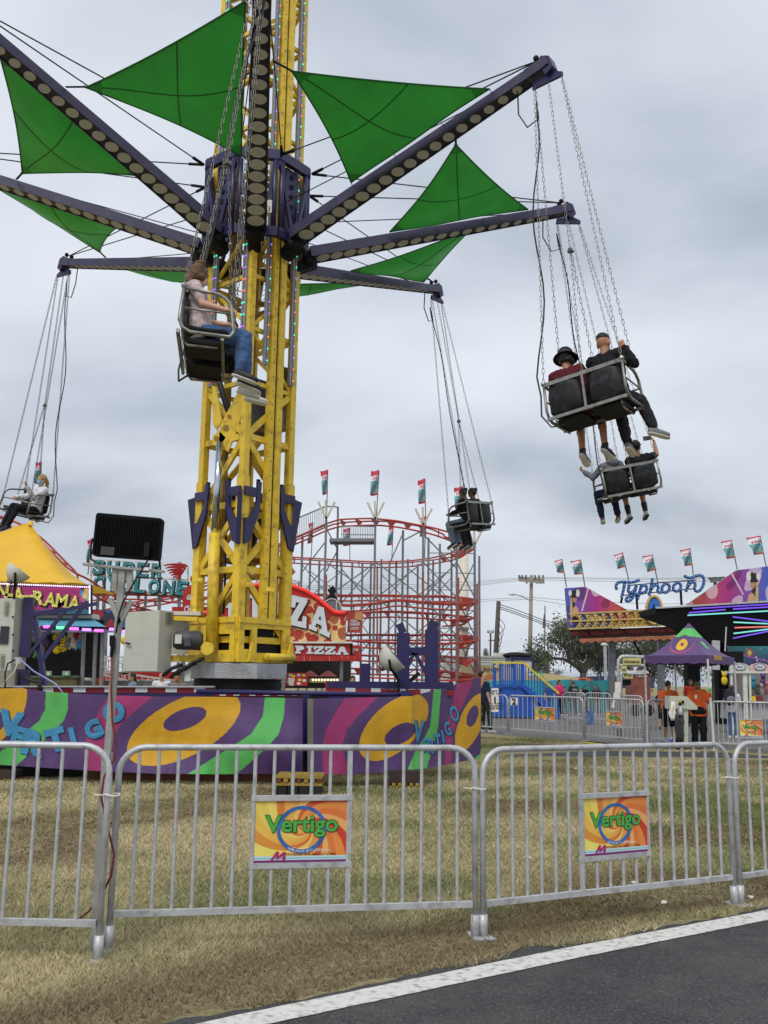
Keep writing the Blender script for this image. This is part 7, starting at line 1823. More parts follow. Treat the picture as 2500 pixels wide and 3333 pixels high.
oak(gz(at(2230, 2200, 95)), 10.5, 1.2, 'oak mostly hidden behind the purple canopy', 15, 9000, (100, 108, 84))
oak(gz(at(1760, 2200, 100)), 5.0, 1.3, 'low bushy tree at left foot of big oak', 21, 9000, (106, 116, 88))
pg = mat('palm_green', lin(92, 112, 72), rough=.7, var=.25, trans=.2)
def palm(c, rpx, Y, label, seed):
    t = thing('palm_tree', label, 'palm', gz(at(c[0], 2200, Y)), 'palms beyond the midway'); top = at(*c, Y); R_ = rpx / FPX * Y
    MB().tube([gz(at(c[0] + 4, 2200, Y)), lerp(gz(top), top, .6), top], [.22, .17, .16], 8).build('trunk', bark, t, smooth=True); rr = random.Random(seed)
    for k_ in range(34):
        az = rr.uniform(0, 6.28); el = rr.uniform(-.7, 1.2); d = V(math.cos(az) * math.cos(el), math.sin(az) * math.cos(el), math.sin(el))
        mb = MB(); sx = unit(np.cross(d, V(0, 0, 1)) + 1e-6); P = [top + d * R_ * q - V(0, 0, 1) * R_ * .45 * q * q for q in (0, .35, .6)]
        mb.tube(P, .02, 4); e_ = P[-1]
        for f_ in range(9):
            b_ = (f_ - 4) / 4 * 1.25; dd = unit(d * math.cos(b_) + sx * math.sin(b_) - V(0, 0, .25)); mb.add([e_ - sx * .02, e_ + sx * .02, e_ + dd * R_ * .48], [(0, 1, 2)])
        mb.build('frond', pg, t)
palm((1781, 2142), 34, 75, 'cabbage palm in front of the big oak', 2)
palm((1581, 2122), 17, 90, 'small distant palm above the white trailer', 5)
# ================================================================== people
SK = {k: mat('skin_' + k, lin(*c), rough=.55, var=.06, scale=20) for k, c in (('light', (206, 158, 132)), ('tan', (176, 124, 94)), ('brown', (126, 84, 62)), ('dark', (92, 60, 46)))}
def cloth(n, c, **k): return mat('cloth_' + n, lin(*c), rough=.9, var=k.pop('var', .14), scale=k.pop('scale', 9), bump=.5, bscale=11, spec=.2, **k)
CL = {n: cloth(n, c) for n, c in (('maroon', (92, 34, 40)), ('black', (30, 31, 35)), ('char', (46, 47, 52)), ('navy', (34, 42, 66)), ('grey', (112, 116, 124)), ('white', (214, 214, 220)), ('jeans', (74, 100, 142)), ('faded', (112, 132, 152)), ('pink', (206, 62, 112)), ('khaki', (120, 104, 84)), ('blue', (58, 84, 122)), ('red', (150, 40, 36)), ('dpat', (70, 58, 54)))}
CL['orange'] = MATS['orange_shirt']
CL['stripe'] = cloth('stripe', (196, 178, 178), var=.3, scale=30)
CL['pattern'] = cloth('pattern', (128, 122, 116), var=.7, scale=40)
CL['spots'] = cloth('spots', (52, 54, 64), var=.7, scale=70)
HR = {k: mat('hair_' + k, lin(*c), rough=.6, var=.35, scale=25, bump=.8, bscale=40) for k, c in (('black', (26, 23, 22)), ('brown', (98, 66, 42)), ('dbrown', (52, 40, 34)), ('blonde', (176, 138, 92)))}
SH = {k: mat('shoe_' + k, lin(*c), rough=.6, var=.15) for k, c in (('black', (32, 32, 35)), ('white', (214, 212, 206)), ('maroon', (94, 34, 44)), ('grey', (122, 124, 126)))}

FOLD = bpy.data.textures.new('cloth_folds', 'CLOUDS'); FOLD.noise_scale = .085; FOLD.noise_depth = 1
def hand(mb, wr, d, pn, curl, side_, s=1.0):
    d = unit(d); pn = unit(pn - d * (V(pn) @ d)); x = np.cross(d, pn) * side_
    mb.tube([wr - d * .01, wr + d * .02 * s, wr + d * .055 * s, wr + d * .085 * s], [(.024 * s, .017 * s), (.032 * s, .017 * s), (.039 * s, .016 * s), (.036 * s, .013 * s)], 10, xax=x)
    for k, (o, L_) in enumerate(((.028, .066), (.0095, .075), (-.0095, .07), (-.027, .055))):
        b = wr + d * .082 * s + x * o * s; a1 = curl * .6; a2 = curl * 1.5
        m_ = b + (d * math.cos(a1) + pn * math.sin(a1)) * L_ * .5 * s; e_ = m_ + (d * math.cos(a2) + pn * math.sin(a2)) * L_ * .5 * s
        mb.capsule(b, m_, .0092 * s, .0088 * s, 6); mb.capsule(m_, e_, .0088 * s, .0075 * s, 6)
    b = wr + d * .025 * s + x * .03 * s; m_ = b + (d * .6 + x * .75 + pn * .3) * .04 * s; e_ = m_ + (d * .8 + x * .1 + pn * (.3 + curl * .4)) * .034 * s
    mb.capsule(b, m_, .012 * s, .0105 * s, 6); mb.capsule(m_, e_, .0105 * s, .0085 * s, 6)

def person(label, M, J, wear, S=1.0, vox=.0115, group=None):
    """M: 4x4 (x right, y forward, z up); J: joints in that frame"""
    t = thing('person', label, 'person', M=M, group=group)
    J = {k: V(v) for k, v in J.items()}
    def fin(mb, name, m, par, vx=vox, sm=2, fold=0.0):
        o = mb.build(name, m, par, smooth=True, local=True)
        md = o.modifiers.new('merge', 'REMESH'); md.mode = 'VOXEL'; md.voxel_size = vx; md.use_smooth_shade = True
        if sm: ms = o.modifiers.new('relax', 'SMOOTH'); ms.iterations = sm; ms.factor = .5
        if fold:
            dm = o.modifiers.new('folds', 'DISPLACE'); dm.texture = FOLD; dm.strength = fold; dm.mid_level = .36; dm.texture_coords = 'LOCAL'
        return o
    rv = unit(J['shr'] - J['shl']); sp = J['neck'] - J['pel']; up_ = unit(sp)
    w = wear
    bulk = w.get('bulk', 1.0)
    def torso(mb, g, lo=-.08, hi=True):
        P = [J['pel'] + up_ * lo * S, J['pel'] + up_ * .02 * S, lerp(J['pel'], J['neck'], .32), lerp(J['pel'], J['neck'], .62), lerp(J['pel'], J['neck'], .85), lerp(J['pel'], J['neck'], .97)]
        R_ = [(.150, .108), (.160, .118), (.142, .108), (.160, .118), (.145, .095), (.065, .06)]
        mb.tube(P, [((a + g) * S * bulk, (b + g) * S * (1 + (bulk - 1) * .35)) for a, b in R_], 16, xax=rv)
        for s_ in ('r', 'l'): mb.capsule(lerp(J['neck'], J['sh' + s_], .35) - up_ * .03 * S, J['sh' + s_], (.058 + g) * S, (.056 + g) * S)
    def limb(mb, a, b, r1, r2, n=10): mb.capsule(a, b, r1 * S, r2 * S, n)
    # ---- body
    b = MB(); torso(b, 0)
    b.capsule(J['neck'] - up_ * .03 * S, lerp(J['neck'], J['head'], .6), .052 * S, .05 * S)
    fd = unit(J.get('face', V(0, 1, 0))); hu = unit(J.get('hup', up_)); hu = unit(hu - fd * (hu @ fd) * .8); hx = np.cross(fd, hu); hx = unit(hx); hu = np.cross(hx, fd)
    Rh = np.stack([hx, fd, hu], 1); H = J['head']
    b.sphere(H + hu * .025 * S, V(.074, .092, .098) * S, 16, 12, R=Rh); b.sphere(H - hu * .055 * S + fd * .022 * S, V(.056, .064, .062) * S, 14, 10, R=Rh)
    b.sphere(H + fd * .092 * S - hu * .015 * S, V(.014, .02, .024) * S, 8, 6, R=Rh)
    for s_ in (-1, 1): b.sphere(H + hx * .075 * S * s_ - hu * .012 * S - fd * .006 * S, V(.012, .022, .032) * S, 8, 6, R=Rh)
    for q, sd in (('r', 1), ('l', -1)):
        limb(b, J['sh' + q], J['el' + q], .050, .040); limb(b, J['el' + q], J['wr' + q], .040, .027)
        hd = J.get('hd' + q, J['wr' + q] - J['el' + q]); pn = J.get('pn' + q, V(0, .3, -1)); hand(b, J['wr' + q], hd, pn, J.get('curl' + q, V(.6))[()] if np.ndim(J.get('curl' + q, .6)) == 0 else .6, sd, S)
        limb(b, J['hip' + q], J['kn' + q], .082, .058); limb(b, J['kn' + q], J['an' + q], .056, .038)
        limb(b, lerp(J['kn' + q], J['an' + q], .3) - unit(np.cross(rv, J['an' + q] - J['kn' + q])) * .01, lerp(J['kn' + q], J['an' + q], .4), .058, .05)
        fv = unit(J['to' + q] - J['an' + q]); sv = J['an' + q] - J['kn' + q]; sv = unit(sv - fv * (sv @ fv)); limb(b, J['an' + q], J['an' + q] + fv * .07 * S + sv * .045 * S, .036, .024)
    fin(b, 'body', SK[w['skin']], t)
    # face details
    for s_ in (-1, 1):
        MB().sphere(H + fd * .083 * S + hx * .03 * S * s_ + hu * .018 * S, V(.011, .008, .006) * S, 8, 6, R=Rh).build('eye', MATS['ink_white'], t, smooth=True, local=True)
        MB().sphere(H + fd * .0895 * S + hx * .03 * S * s_ + hu * .018 * S, V(.0055, .004, .0055) * S, 6, 5, R=Rh).build('iris', MATS['ink_black'], t, smooth=True, local=True)
        MB().sphere(H + fd * .084 * S + hx * .031 * S * s_ + hu * .036 * S, V(.017, .007, .004) * S, 8, 5, R=Rh).build('eyebrow', HR[w['hair'][1]], t, smooth=True, local=True)
    MB().sphere(H + fd * .083 * S - hu * .062 * S, V(.022, .006, .006) * S, 8, 5, R=Rh).build('mouth', mat('lips', lin(150, 84, 76), rough=.5), t, smooth=True, local=True)
    # ---- clothes
    m = MB(); torso(m, .014, w.get('hem', -.10)); fr = w.get('sleeve', 1.0)
    for q in ('r', 'l'):
        if fr >= 1: limb(m, J['sh' + q], J['el' + q], .066, .056); limb(m, J['el' + q], lerp(J['el' + q], J['wr' + q], .93), .056, .042)
        else: limb(m, J['sh' + q], lerp(J['sh' + q], J['el' + q], fr), .068, .066)
    if w.get('hood'): m.sphere(J['neck'] - fd * .075 * S + hu * .0, V(.12, .075, .075) * S, 12, 8); m.tube([J['neck'] + V(.085 * math.cos(a_), .085 * math.sin(a_), .0) for a_ in np.linspace(0, 6.28, 13)[:-1]], .03, 6, closed=True)
    top = fin(m, w.get('topname', 'shirt'), CL[w['top']], t, fold=.036 * S)
    m = MB(); P = [J['pel'] - up_ * .10 * S, J['pel'] - up_ * .02 * S, J['pel'] + up_ * .10 * S]
    m.tube(P, [(.158 * S * bulk, .116 * S * bulk), (.172 * S * bulk, .13 * S * bulk), (.15 * S * bulk, .115 * S * bulk)], 16, xax=rv)
    lf = w.get('leg', 1.0)
    for q in ('r', 'l'):
        loose = w.get('loose', 1.0)
        if lf >= 1: limb(m, J['hip' + q], J['kn' + q], .096, .072 * loose); limb(m, J['kn' + q], lerp(J['kn' + q], J['an' + q], .93), .072 * loose, .056 * loose)
        else: limb(m, J['hip' + q], lerp(J['hip' + q], J['kn' + q], lf), .1, .088)
    fin(m, w.get('botname', 'trousers'), CL[w['bot']], t, fold=.034 * S)
    for q in ('r', 'l'):
        A, T_ = J['an' + q], J['to' + q]; fdv = unit(T_ - A); sn = unit(J.get('shin' + q, A - J['kn' + q])); dn = unit(sn - fdv * (sn @ fdv)); sx = np.cross(fdv, dn)
        heel = A - fdv * .055 * S + dn * .045 * S
        m = MB(); Q = [heel - fdv * .005, heel + fdv * .04 * S, heel + fdv * .12 * S, heel + fdv * .19 * S, heel + fdv * .245 * S, heel + fdv * .265 * S]
        m.tube(Q, [(.022 * S, .03 * S), (.042 * S, .048 * S), (.044 * S, .044 * S), (.049 * S, .036 * S), (.04 * S, .03 * S), (.012 * S, .012 * S)], 12, xax=sx)
        m.capsule(A - dn * .03 * S, heel + fdv * .06 * S, .046 * S, .042 * S)
        sh = fin(m, 'shoe', SH[w['shoe'][0]], t)
        m = MB(); o_ = dn * .036 * S; m.tube([q_ + o_ for q_ in Q], [(.024 * S, .012 * S), (.044 * S, .014 * S), (.042 * S, .013 * S), (.049 * S, .013 * S), (.04 * S, .012 * S), (.015 * S, .008 * S)], 12, xax=sx); m.build('sole', SH[w['shoe'][1]], sh, smooth=True, local=True)
        if w.get('sock'): MB().capsule(lerp(A, J['kn' + q], .05), lerp(A, J['kn' + q], .35), .044 * S, .054 * S).build('sock', SH[w['sock']], t, smooth=True, local=True)
    # ---- hair and headwear
    st, hc = w['hair']; m = MB(); hm = HR[hc]
    def cap(g=.012, low=.0): m.sphere(H + hu * (.036 + low) * S - fd * .014 * S, (V(.074, .092, .096) + g) * S, 16, 12, R=Rh)
    if st == 'fade':
        m.sphere(H + hu * .062 * S - fd * .005 * S, V(.074, .09, .07) * S, 16, 10, R=Rh)
    elif st == 'short': cap(.006, .006)
    elif st in ('bun', 'curly'):
        cap(.014); rr = random.Random(5)
        for k in range(46):
            a_, e_ = rr.uniform(1.9, 7.4), rr.uniform(-.8, .9); d = hx * math.cos(a_) * math.cos(e_) + fd * math.sin(a_) * math.cos(e_) + hu * math.sin(e_)
            if d @ fd > .35: continue
            m.sphere(H + hu * .02 * S + d * .095 * S, .026 * S * rr.uniform(.7, 1.3), 6, 5)
        if st == 'bun': 
            for k in range(14): m.sphere(H + hu * .155 * S - fd * .01 * S + V(rr.uniform(-1, 1), rr.uniform(-1, 1), rr.uniform(-1, 1)) * .034 * S, .03 * S, 6, 5)
            for k in range(16): m.sphere(H - fd * (.085 + .03 * rr.random()) * S + hx * rr.uniform(-.07, .07) * S - hu * rr.uniform(0, .12) * S, .032 * S, 6, 5)
    elif st in ('long', 'pony', 'braid', 'puff'):
        cap(.009)
        if st == 'long':
            m.tube([H - fd * .06 * S + hu * .02 * S, H - fd * .085 * S - hu * .10 * S, J['neck'] - fd * .10 * S - up_ * .06 * S, J['neck'] - fd * .11 * S - up_ * .2 * S], [(.085 * S, .05 * S), (.09 * S, .045 * S), (.08 * S, .035 * S), (.03 * S, .015 * S)], 12, xax=hx)
        if st == 'pony':
            m.tube([H - fd * .09 * S + hu * .05 * S, H - fd * .135 * S - hu * .03 * S, H - fd * .13 * S - hu * .15 * S, H - fd * .11 * S - hu * .27 * S], [.03 * S, .042 * S, .036 * S, .012 * S], 10)
        if st == 'braid':
            for k in range(11): m.sphere(H - fd * (.08 + .004 * k) * S - hu * (.02 + .036 * k) * S + hx * .055 * S, .024 * S * (1 - k * .03), 8, 6)
        if st == 'puff': m.sphere(H - fd * .115 * S + hu * .05 * S, V(.045, .045, .045) * S, 10, 8)
    hr_ = fin(m, 'hair', hm, t, vx=max(vox * .9, .009), sm=1)
    if w.get('tie'): MB().sphere(H - fd * .098 * S + hu * .05 * S, V(.04, .022, .04) * S, 10, 8, R=Rh).build('hair_tie', mat('scrunchie', lin(96, 178, 196), rough=.8), t, smooth=True, local=True)
    hat = w.get('hat')
    if hat == 'bucket':
        m = MB(); m.lathe([(.0, .155), (.07, .15), (.092, .12), (.102, .055), (.15, .015), (.152, .008), (.1, .045), (0, .05)], H - hu * 0, axis=hu, n=20); MBo = m
        MBo.v = [tuple(H + (V(q) - H) * S) for q in MBo.v]; MBo.build('bucket_hat', CL['black'], t, smooth=True, local=True)
    if hat in ('cap', 'capback'):
        m = MB(); m.sphere(H + hu * .045 * S - fd * .008 * S, V(.088, .106, .086) * S, 16, 10, R=Rh); bd = fd if hat == 'cap' else -fd
        m.tube([H + bd * .07 * S + hu * .05 * S, H + bd * .13 * S + hu * .038 * S, H + bd * .165 * S + hu * .03 * S], [(.075 * S, .008 * S), (.07 * S, .007 * S), (.03 * S, .006 * S)], 12, xax=hx); m.build('cap', CL[w.get('capcol', 'black')], t, smooth=True, local=True)
    if w.get('mask'):
        MB().sphere(H + fd * .042 * S - hu * .045 * S, V(.062, .062, .056) * S, 14, 10, R=Rh).build('face_mask', mat('mask_blue', lin(110, 180, 206), rough=.8), t, smooth=True, local=True)
        for s_ in (-1, 1): MB().tube([H + hx * .058 * S * s_ + fd * .05 * S - hu * .03 * S, H + hx * .082 * S * s_ - hu * .005 * S], .003, 4).build('mask_loop', MATS['ink_white'], t, local=True)
    if w.get('glasses'):
        g_ = MB(); g_.tube([H + fd * (.098 - .03 * abs(a_) ** 2) * S + hx * .075 * a_ * S + hu * .016 * S for a_ in np.linspace(-1, 1, 9)], [(.006 * S, .018 * S)] * 9, 8, xax=fd); g_.build('sunglasses', mat('lens_green', lin(40, 130, 70), rough=.15, metal=.5), t, smooth=True, local=True)
    if w.get('collar'): MB().tube([J['neck'] - up_ * .015 + hx * .075 * S * math.cos(a_) + fd * .072 * S * math.sin(a_) for a_ in np.linspace(0, 6.28, 15)[:-1]], [(.012, .024)] * 14, 6, closed=True, xax=(0, 0, 1)).build('collar', mat('collar_yellow', lin(226, 180, 60), rough=.9), top, smooth=True, local=True)
    if w.get('badge'): MB().box(lerp(J['pel'], J['neck'], .68) + V(.07, .155, 0), (.06, .008, .09)).build('badge', MATS['ink_white'], top, local=True)
    if w.get('stripes'):
        for s_ in (-1, 1):
            for k in range(3):
                q = 'r' if s_ > 0 else 'l'; a_, b_ = J['sh' + q], J['el' + q]
                MB().capsule(lerp(a_, b_, -.1) + up_ * (.052) + V(0, (k - 1) * .026, 0), lerp(a_, b_, .75) + up_ * .05 + V(0, (k - 1) * .026, 0), .009, .009, 6).build('sleeve_stripe', MATS['ink_black'], top, smooth=True, local=True)
    if w.get('back_print'): MB().text('CREW', lerp(J['pel'], J['neck'], .62) + V(0, -.15, 0), (-1, 0, 0), (0, 0, 1), .09, depth=.004, bold=.02).build('back_print', MATS['ink_white'], top, local=True)
    return t

def sit_pose(x, lean=-.06, S=1.0, spread=.1, kick=(.05, .05), shin=.43, look=(0, 1, 0), py=.195, pz=.11, thigh=.42):
    J = {'pel': V(x, py, pz), 'neck': V(x, py + lean * 1.1, pz + .50 * S)}
    J['chest'] = lerp(J['pel'], J['neck'], .6); J['head'] = J['neck'] + V(0, .015, .135 * S)
    for q, s_, k in (('r', 1, kick[0]), ('l', -1, kick[1])):
        J['sh' + q] = J['neck'] + V(s_ * .17 * S, 0, -.06 * S); J['hip' + q] = J['pel'] + V(s_ * .085 * S, .03, -.02)
        J['kn' + q] = J['hip' + q] + V(s_ * (spread - .06), thigh * S, .0); J['an' + q] = J['kn' + q] + V(0, math.sin(k) * shin * S, -math.cos(k) * shin * S)
        J['to' + q] = J['an' + q] + V(s_ * .02, .15 * S * math.cos(k * .7), -.05 + .1 * math.sin(k))
        J['el' + q] = J['sh' + q] + V(s_ * .07, .08, -.26 * S); J['wr' + q] = J['el' + q] + V(-s_ * .06, .22 * S, .04); J['pn' + q] = V(0, 0, -1)
    J['face'] = unit(V(look)); return J
def arm(J, q, el, wr, pn=(0, 1, 0), curl=1.2, hd=None):
    J['el' + q] = V(el); J['wr' + q] = V(wr); J['pn' + q] = V(pn); J['curl' + q] = V(curl)
    if hd is not None: J['hd' + q] = V(hd)
def stand_pose(S=1.0, face=(0, 1, 0), step=.0, bend=0.0):
    J = {'pel': V(0, 0, .93 * S), 'neck': V(0, math.sin(bend) * .5 * S, (.93 + .50 * math.cos(bend)) * S)}
    J['head'] = J['neck'] + V(0, .02 + .1 * math.sin(bend), .14 * S * math.cos(bend * .6))
    for q, s_ in (('r', 1), ('l', -1)):
        J['sh' + q] = J['neck'] + V(s_ * .18 * S, 0, -.06 * S); J['hip' + q] = V(s_ * .09 * S, 0, .90 * S)
        J['kn' + q] = V(s_ * .1 * S, .02 + s_ * step * .5, .49 * S); J['an' + q] = V(s_ * .11 * S, -.02 + s_ * step, .085 * S); J['to' + q] = J['an' + q] + V(s_ * .03, .15 * S, -.035 * S)
        J['el' + q] = J['sh' + q] + V(s_ * .06, -.02, -.28 * S); J['wr' + q] = J['el' + q] + V(s_ * .01, .07, -.24 * S); J['pn' + q] = V(-s_, 0, 0)
    J['face'] = unit(V(face)); return J
RID = 'riders on the chair swings'
# front swing: girl in jeans (outer seat) and companion (inner seat)
J = sit_pose(.265, lean=-.10, kick=(.02, .12), shin=.35, spread=.08, look=(-.45, 1, -.05)); arm(J, 'r', (.49, .20, .34), (.50, .44, .30), pn=(0, 0, -1), curl=1.2); arm(J, 'l', (.1, .25, .33), (.2, .46, .29), pn=(0, 0, -1))
person('rider with brown hair bun, striped tee and blue jeans', SEATM[0], J, dict(skin='light', top='stripe', sleeve=.62, bot='jeans', shoe=('black', 'white'), hair=('bun', 'brown'), loose=1.08, topname='tee', botname='jeans'), vox=.010, group=RID)
J = sit_pose(-.265, lean=-.12, S=.94, shin=.34, kick=(.2, .42), spread=.1, look=(0, 1, -.1))
person('rider in shorts and white sneakers behind girl in jeans', SEATM[0], J, dict(skin='tan', top='char', sleeve=.6, bot='black', leg=.75, shoe=('white', 'white'), hair=('curly', 'dbrown'), botname='shorts'), S=.94, vox=.0115, group=RID)
# upper right swing, seen from behind
J = sit_pose(-.265, lean=-.08, py=.25, pz=.14, shin=.37, S=1.06, kick=(-.05, -.12), spread=.12, look=(-.15, 1, -.25)); arm(J, 'l', (-.52, .22, .33), (-.45, .42, .3)); arm(J, 'r', (-.02, .22, .33), (-.1, .42, .3))
person('rider in maroon sweatshirt and black bucket hat', SEATM[1], J, dict(skin='tan', top='maroon', bot='black', leg=.9, shoe=('black', 'white'), hair=('curly', 'black'), hat='bucket', bulk=1.22, topname='sweatshirt', botname='shorts'), S=1.06, vox=.0105, group=RID)
J = sit_pose(.265, lean=-.08, py=.25, pz=.15, shin=.37, S=1.1, kick=(-.05, .3), spread=.1, look=(.15, 1, 0)); J['knr'] = V(.50, .52, .10); J['anr'] = V(.57, .64, -.24); J['tor'] = V(.68, .78, -.28); J['ant'] = J['anl']
arm(J, 'r', (.62, .14, .44), (.53, .14, .69), pn=(0, 1, 0), curl=1.3); arm(J, 'l', (.10, .30, .40), (.30, .36, .62), pn=(0, 1, 0))
person('rider in black jacket with faded short hair gripping chain', SEATM[1], J, dict(skin='tan', top='black', bot='char', shoe=('grey', 'white'), hair=('fade', 'black'), topname='jacket', bulk=1.12), S=1.1, vox=.0105, group=RID)
# lower right swing
J = sit_pose(-.265, lean=-.07, py=.24, S=.98, kick=(0, .02), spread=.12, look=(-.25, 1, .05)); arm(J, 'l', (-.60, .28, .40), (-.70, .42, .56), pn=(1, 0, 0), curl=1.4); J['knl'] = V(-.50, .50, .10); J['anl'] = V(-.50, .50, -.32); J['tol'] = V(-.45, .64, -.36)
person('rider in grey hoodie with dark braid and maroon shoes', SEATM[2], J, dict(skin='tan', top='grey', bot='navy', shoe=('maroon', 'white'), hair=('braid', 'black'), hood=True, topname='hoodie', botname='leggings'), S=.96, vox=.0125, group=RID)
J = sit_pose(.265, lean=-.08, py=.24, S=1.06, kick=(.0, -.05), spread=.14, look=(.1, 1, .1)); arm(J, 'r', (.67, .24, .60), (.70, .30, .85), pn=(-1, .3, 0), curl=.9, hd=(-.35, .1, 1)); arm(J, 'l', (.06, .2, .34), (.12, .42, .3))
person('rider in black tee and cap raising a phone', SEATM[2], J, dict(skin='tan', top='black', sleeve=.6, bot='black', leg=.85, shoe=('white', 'black'), sock='black', hair=('short', 'black'), hat='capback', topname='tee', botname='shorts'), S=1.05, vox=.0125, group=RID)
ph = MB().box((0, 0, 0), (.16, .012, .08)); Mp = SEATM[2] @ Matrix.Translation((.605, .34, .94)); p_ = thing('phone', 'dark smartphone held up by rider in black cap', 'phone', M=Mp)
ph.build('case', MATS['black'], p_, local=True); MB().box((0, -.0075, 0), (.15, .003, .07)).build('screen', mat('phone_glass', lin(60, 62, 66), rough=.1), p_, local=True)
# far swing by the coaster
J = sit_pose(-.265, lean=.0, S=.92, kick=(-.05, -.1), spread=.1, look=(.1, 1, -.35)); arm(J, 'l', (-.45, .30, .33), (-.42, .50, .3))
person('rider in dark top and jeans with blue hair tie, nearer seat', SEATM[3], J, dict(skin='brown', top='black', bot='faded', shoe=('black', 'white'), hair=('puff', 'black'), tie=True, loose=1.15, botname='jeans'), S=.92, vox=.014, group=RID)
J = sit_pose(.265, lean=.08, S=.98, kick=(-.05, -.1), spread=.1, look=(-.2, 1, -.3))
person('rider in dark spotted leggings with blue hair tie, farther seat', SEATM[3], J, dict(skin='brown', top='black', bot='spots', shoe=('black', 'white'), hair=('puff', 'black'), tie=True, botname='leggings'), S=.98, vox=.014, group=RID)
# far left swing
J = sit_pose(-.265, lean=-.06, S=1.0, kick=(-.25, -.1), spread=.08, look=(.1, 1, .02)); arm(J, 'l', (-.44, .38, .36), (-.42, .56, .60), pn=(0, 1, 0), curl=1.3); arm(J, 'r', (-.05, .34, .34), (-.12, .58, .33), pn=(0, 0, -1), curl=1.2)
for q in 'rl': J['kn' + q] = J['hip' + q] + V(0, .43, .04); J['an' + q] = J['kn' + q] + V(0, .16, -.38); J['to' + q] = J['an' + q] + V(0, .14, -.06)
person('blonde masked rider in white striped sleeve top', SEATM[5], J, dict(skin='light', top='white', bot='black', shoe=('black', 'white'), hair=('pony', 'blonde'), mask=True, stripes=True, topname='track_top'), S=1.0, vox=.013, group=RID)

def stand_at(label, feet, Y, headpx, yaw, wear, pose=None, S=None, group=None, vox=.018):
    "standing person: feet pixel on flat ground or at depth Y"
    g0 = ground(*feet) if Y is None else gz(at(feet[0], feet[1], Y))
    if S is None: hp = at(feet[0], headpx, g0[1]); S = max(.6, min(1.12, hp[2] / 1.70))
    J = pose(S) if pose else stand_pose(S)
    M = Matrix.Translation(Vector(g0.tolist())) @ Matrix.Rotation(math.radians(yaw), 4, 'Z')
    return person(label, M, J, wear, S=S, vox=vox, group=group)
# yaw 0 faces away from the camera, 180 faces it
def po(S):
    J = stand_pose(S, bend=.22, face=(.6, .8, -.5)); arm(J, 'r', J['shr'] + V(.1, .12, -.24), J['shr'] + V(.08, .34, -.3), pn=(0, 0, -1)); arm(J, 'l', J['shl'] + V(-.06, .06, -.28), J['shl'] + V(.05, .26, -.36), pn=(0, 0, -1)); return J
stand_at('operator in orange shirt and black shorts bending over controls', (2180, 2424), None, 2214, -20, dict(skin='tan', top='orange', sleeve=.6, bot='black', leg=.9, shoe=('white', 'white'), hair=('short', 'dbrown'), bulk=1.22, topname='polo', botname='shorts'), pose=po, vox=.014, group='ride operators')
def po2(S):
    J = stand_pose(S, face=(.25, 1, 0)); arm(J, 'l', J['shl'] + V(-.09, .02, -.27), J['shl'] + V(-.02, .16, -.46), pn=(.6, -.4, 0), curl=.7); arm(J, 'r', J['shr'] + V(.06, .1, -.26), J['shr'] + V(-.02, .3, -.3), pn=(0, 0, -1)); return J
stand_at('operator in orange polo, sunglasses and black trousers facing forward', (2278, 2436), None, 2211, 172, dict(skin='brown', top='orange', sleeve=.65, bot='black', shoe=('black', 'black'), hair=('short', 'black'), glasses=True, collar=True, badge=True, bulk=1.2, loose=1.25, topname='polo', hem=-.14), pose=po2, vox=.013, group='ride operators')
VIS = 'visitors on the midway'
def hold(S):
    J = stand_pose(S); [arm(J, q, J['sh' + q] + V((1 if q == 'r' else -1) * .06, .08, -.26), J['sh' + q] + V((-1 if q == 'r' else 1) * .06, .26, -.2), pn=(0, 0, -1)) for q in 'rl']; return J
def walk(S): return stand_pose(S, step=.14)
stand_at('woman in navy top with long fair hair behind far barrier', (1580, 2383), None, 2190, -75, dict(skin='light', top='navy', sleeve=.6, bot='char', shoe=('white', 'white'), hair=('long', 'blonde')), pose=walk, group=VIS)
stand_at('dark haired visitor behind woman in navy top', (1566, 2372), None, 2184, -60, dict(skin='tan', top='red', sleeve=.6, bot='char', shoe=('black', 'black'), hair=('short', 'black')), group=VIS)
stand_at('visitor in bright pink shirt with ponytail in queue', (1822, 2330), None, 2213, -150, dict(skin='tan', top='pink', bot='black', shoe=('white', 'white'), hair=('pony', 'black')), pose=hold, group=VIS)
stand_at('visitor in faded blue top beside blue stair foot', (1791, 2326), None, 2222, 170, dict(skin='light', top='blue', sleeve=.6, bot='jeans', shoe=('white', 'white'), hair=('long', 'brown')), group=VIS)
stand_at('visitor in dark shirt with white back print', (1868, 2330), None, 2216, 15, dict(skin='tan', top='char', sleeve=.7, bot='char', shoe=('black', 'white'), hair=('short', 'brown'), back_print=True), group=VIS)
stand_at('child in grey shirt beside visitor with back print', (1893, 2327), None, 2240, 160, dict(skin='light', top='grey', sleeve=.6, bot='grey', shoe=('white', 'white'), hair=('short', 'dbrown')), group=VIS)
stand_at('visitor in black top behind child in grey', (1905, 2322), None, 2231, -170, dict(skin='tan', top='black', bot='black', shoe=('black', 'black'), hair=('long', 'black')), group=VIS)
stand_at('visitor in brown patterned top before turquoise screen', (1944, 2328), None, 2228, 150, dict(skin='tan', top='dpat', bot='khaki', shoe=('white', 'white'), hair=('long', 'dbrown')), group=VIS)
stand_at('small child in dark shirt right of patterned top', (1978, 2324), None, 2246, -90, dict(skin='tan', top='black', sleeve=.6, bot='blue', shoe=('black', 'white'), hair=('short', 'brown')), pose=hold, group=VIS)
stand_at('child in black partly hidden behind pink shirt', (1838, 2330), None, 2234, 175, dict(skin='tan', top='black', bot='black', shoe=('white', 'white'), hair=('long', 'black')), group=VIS)
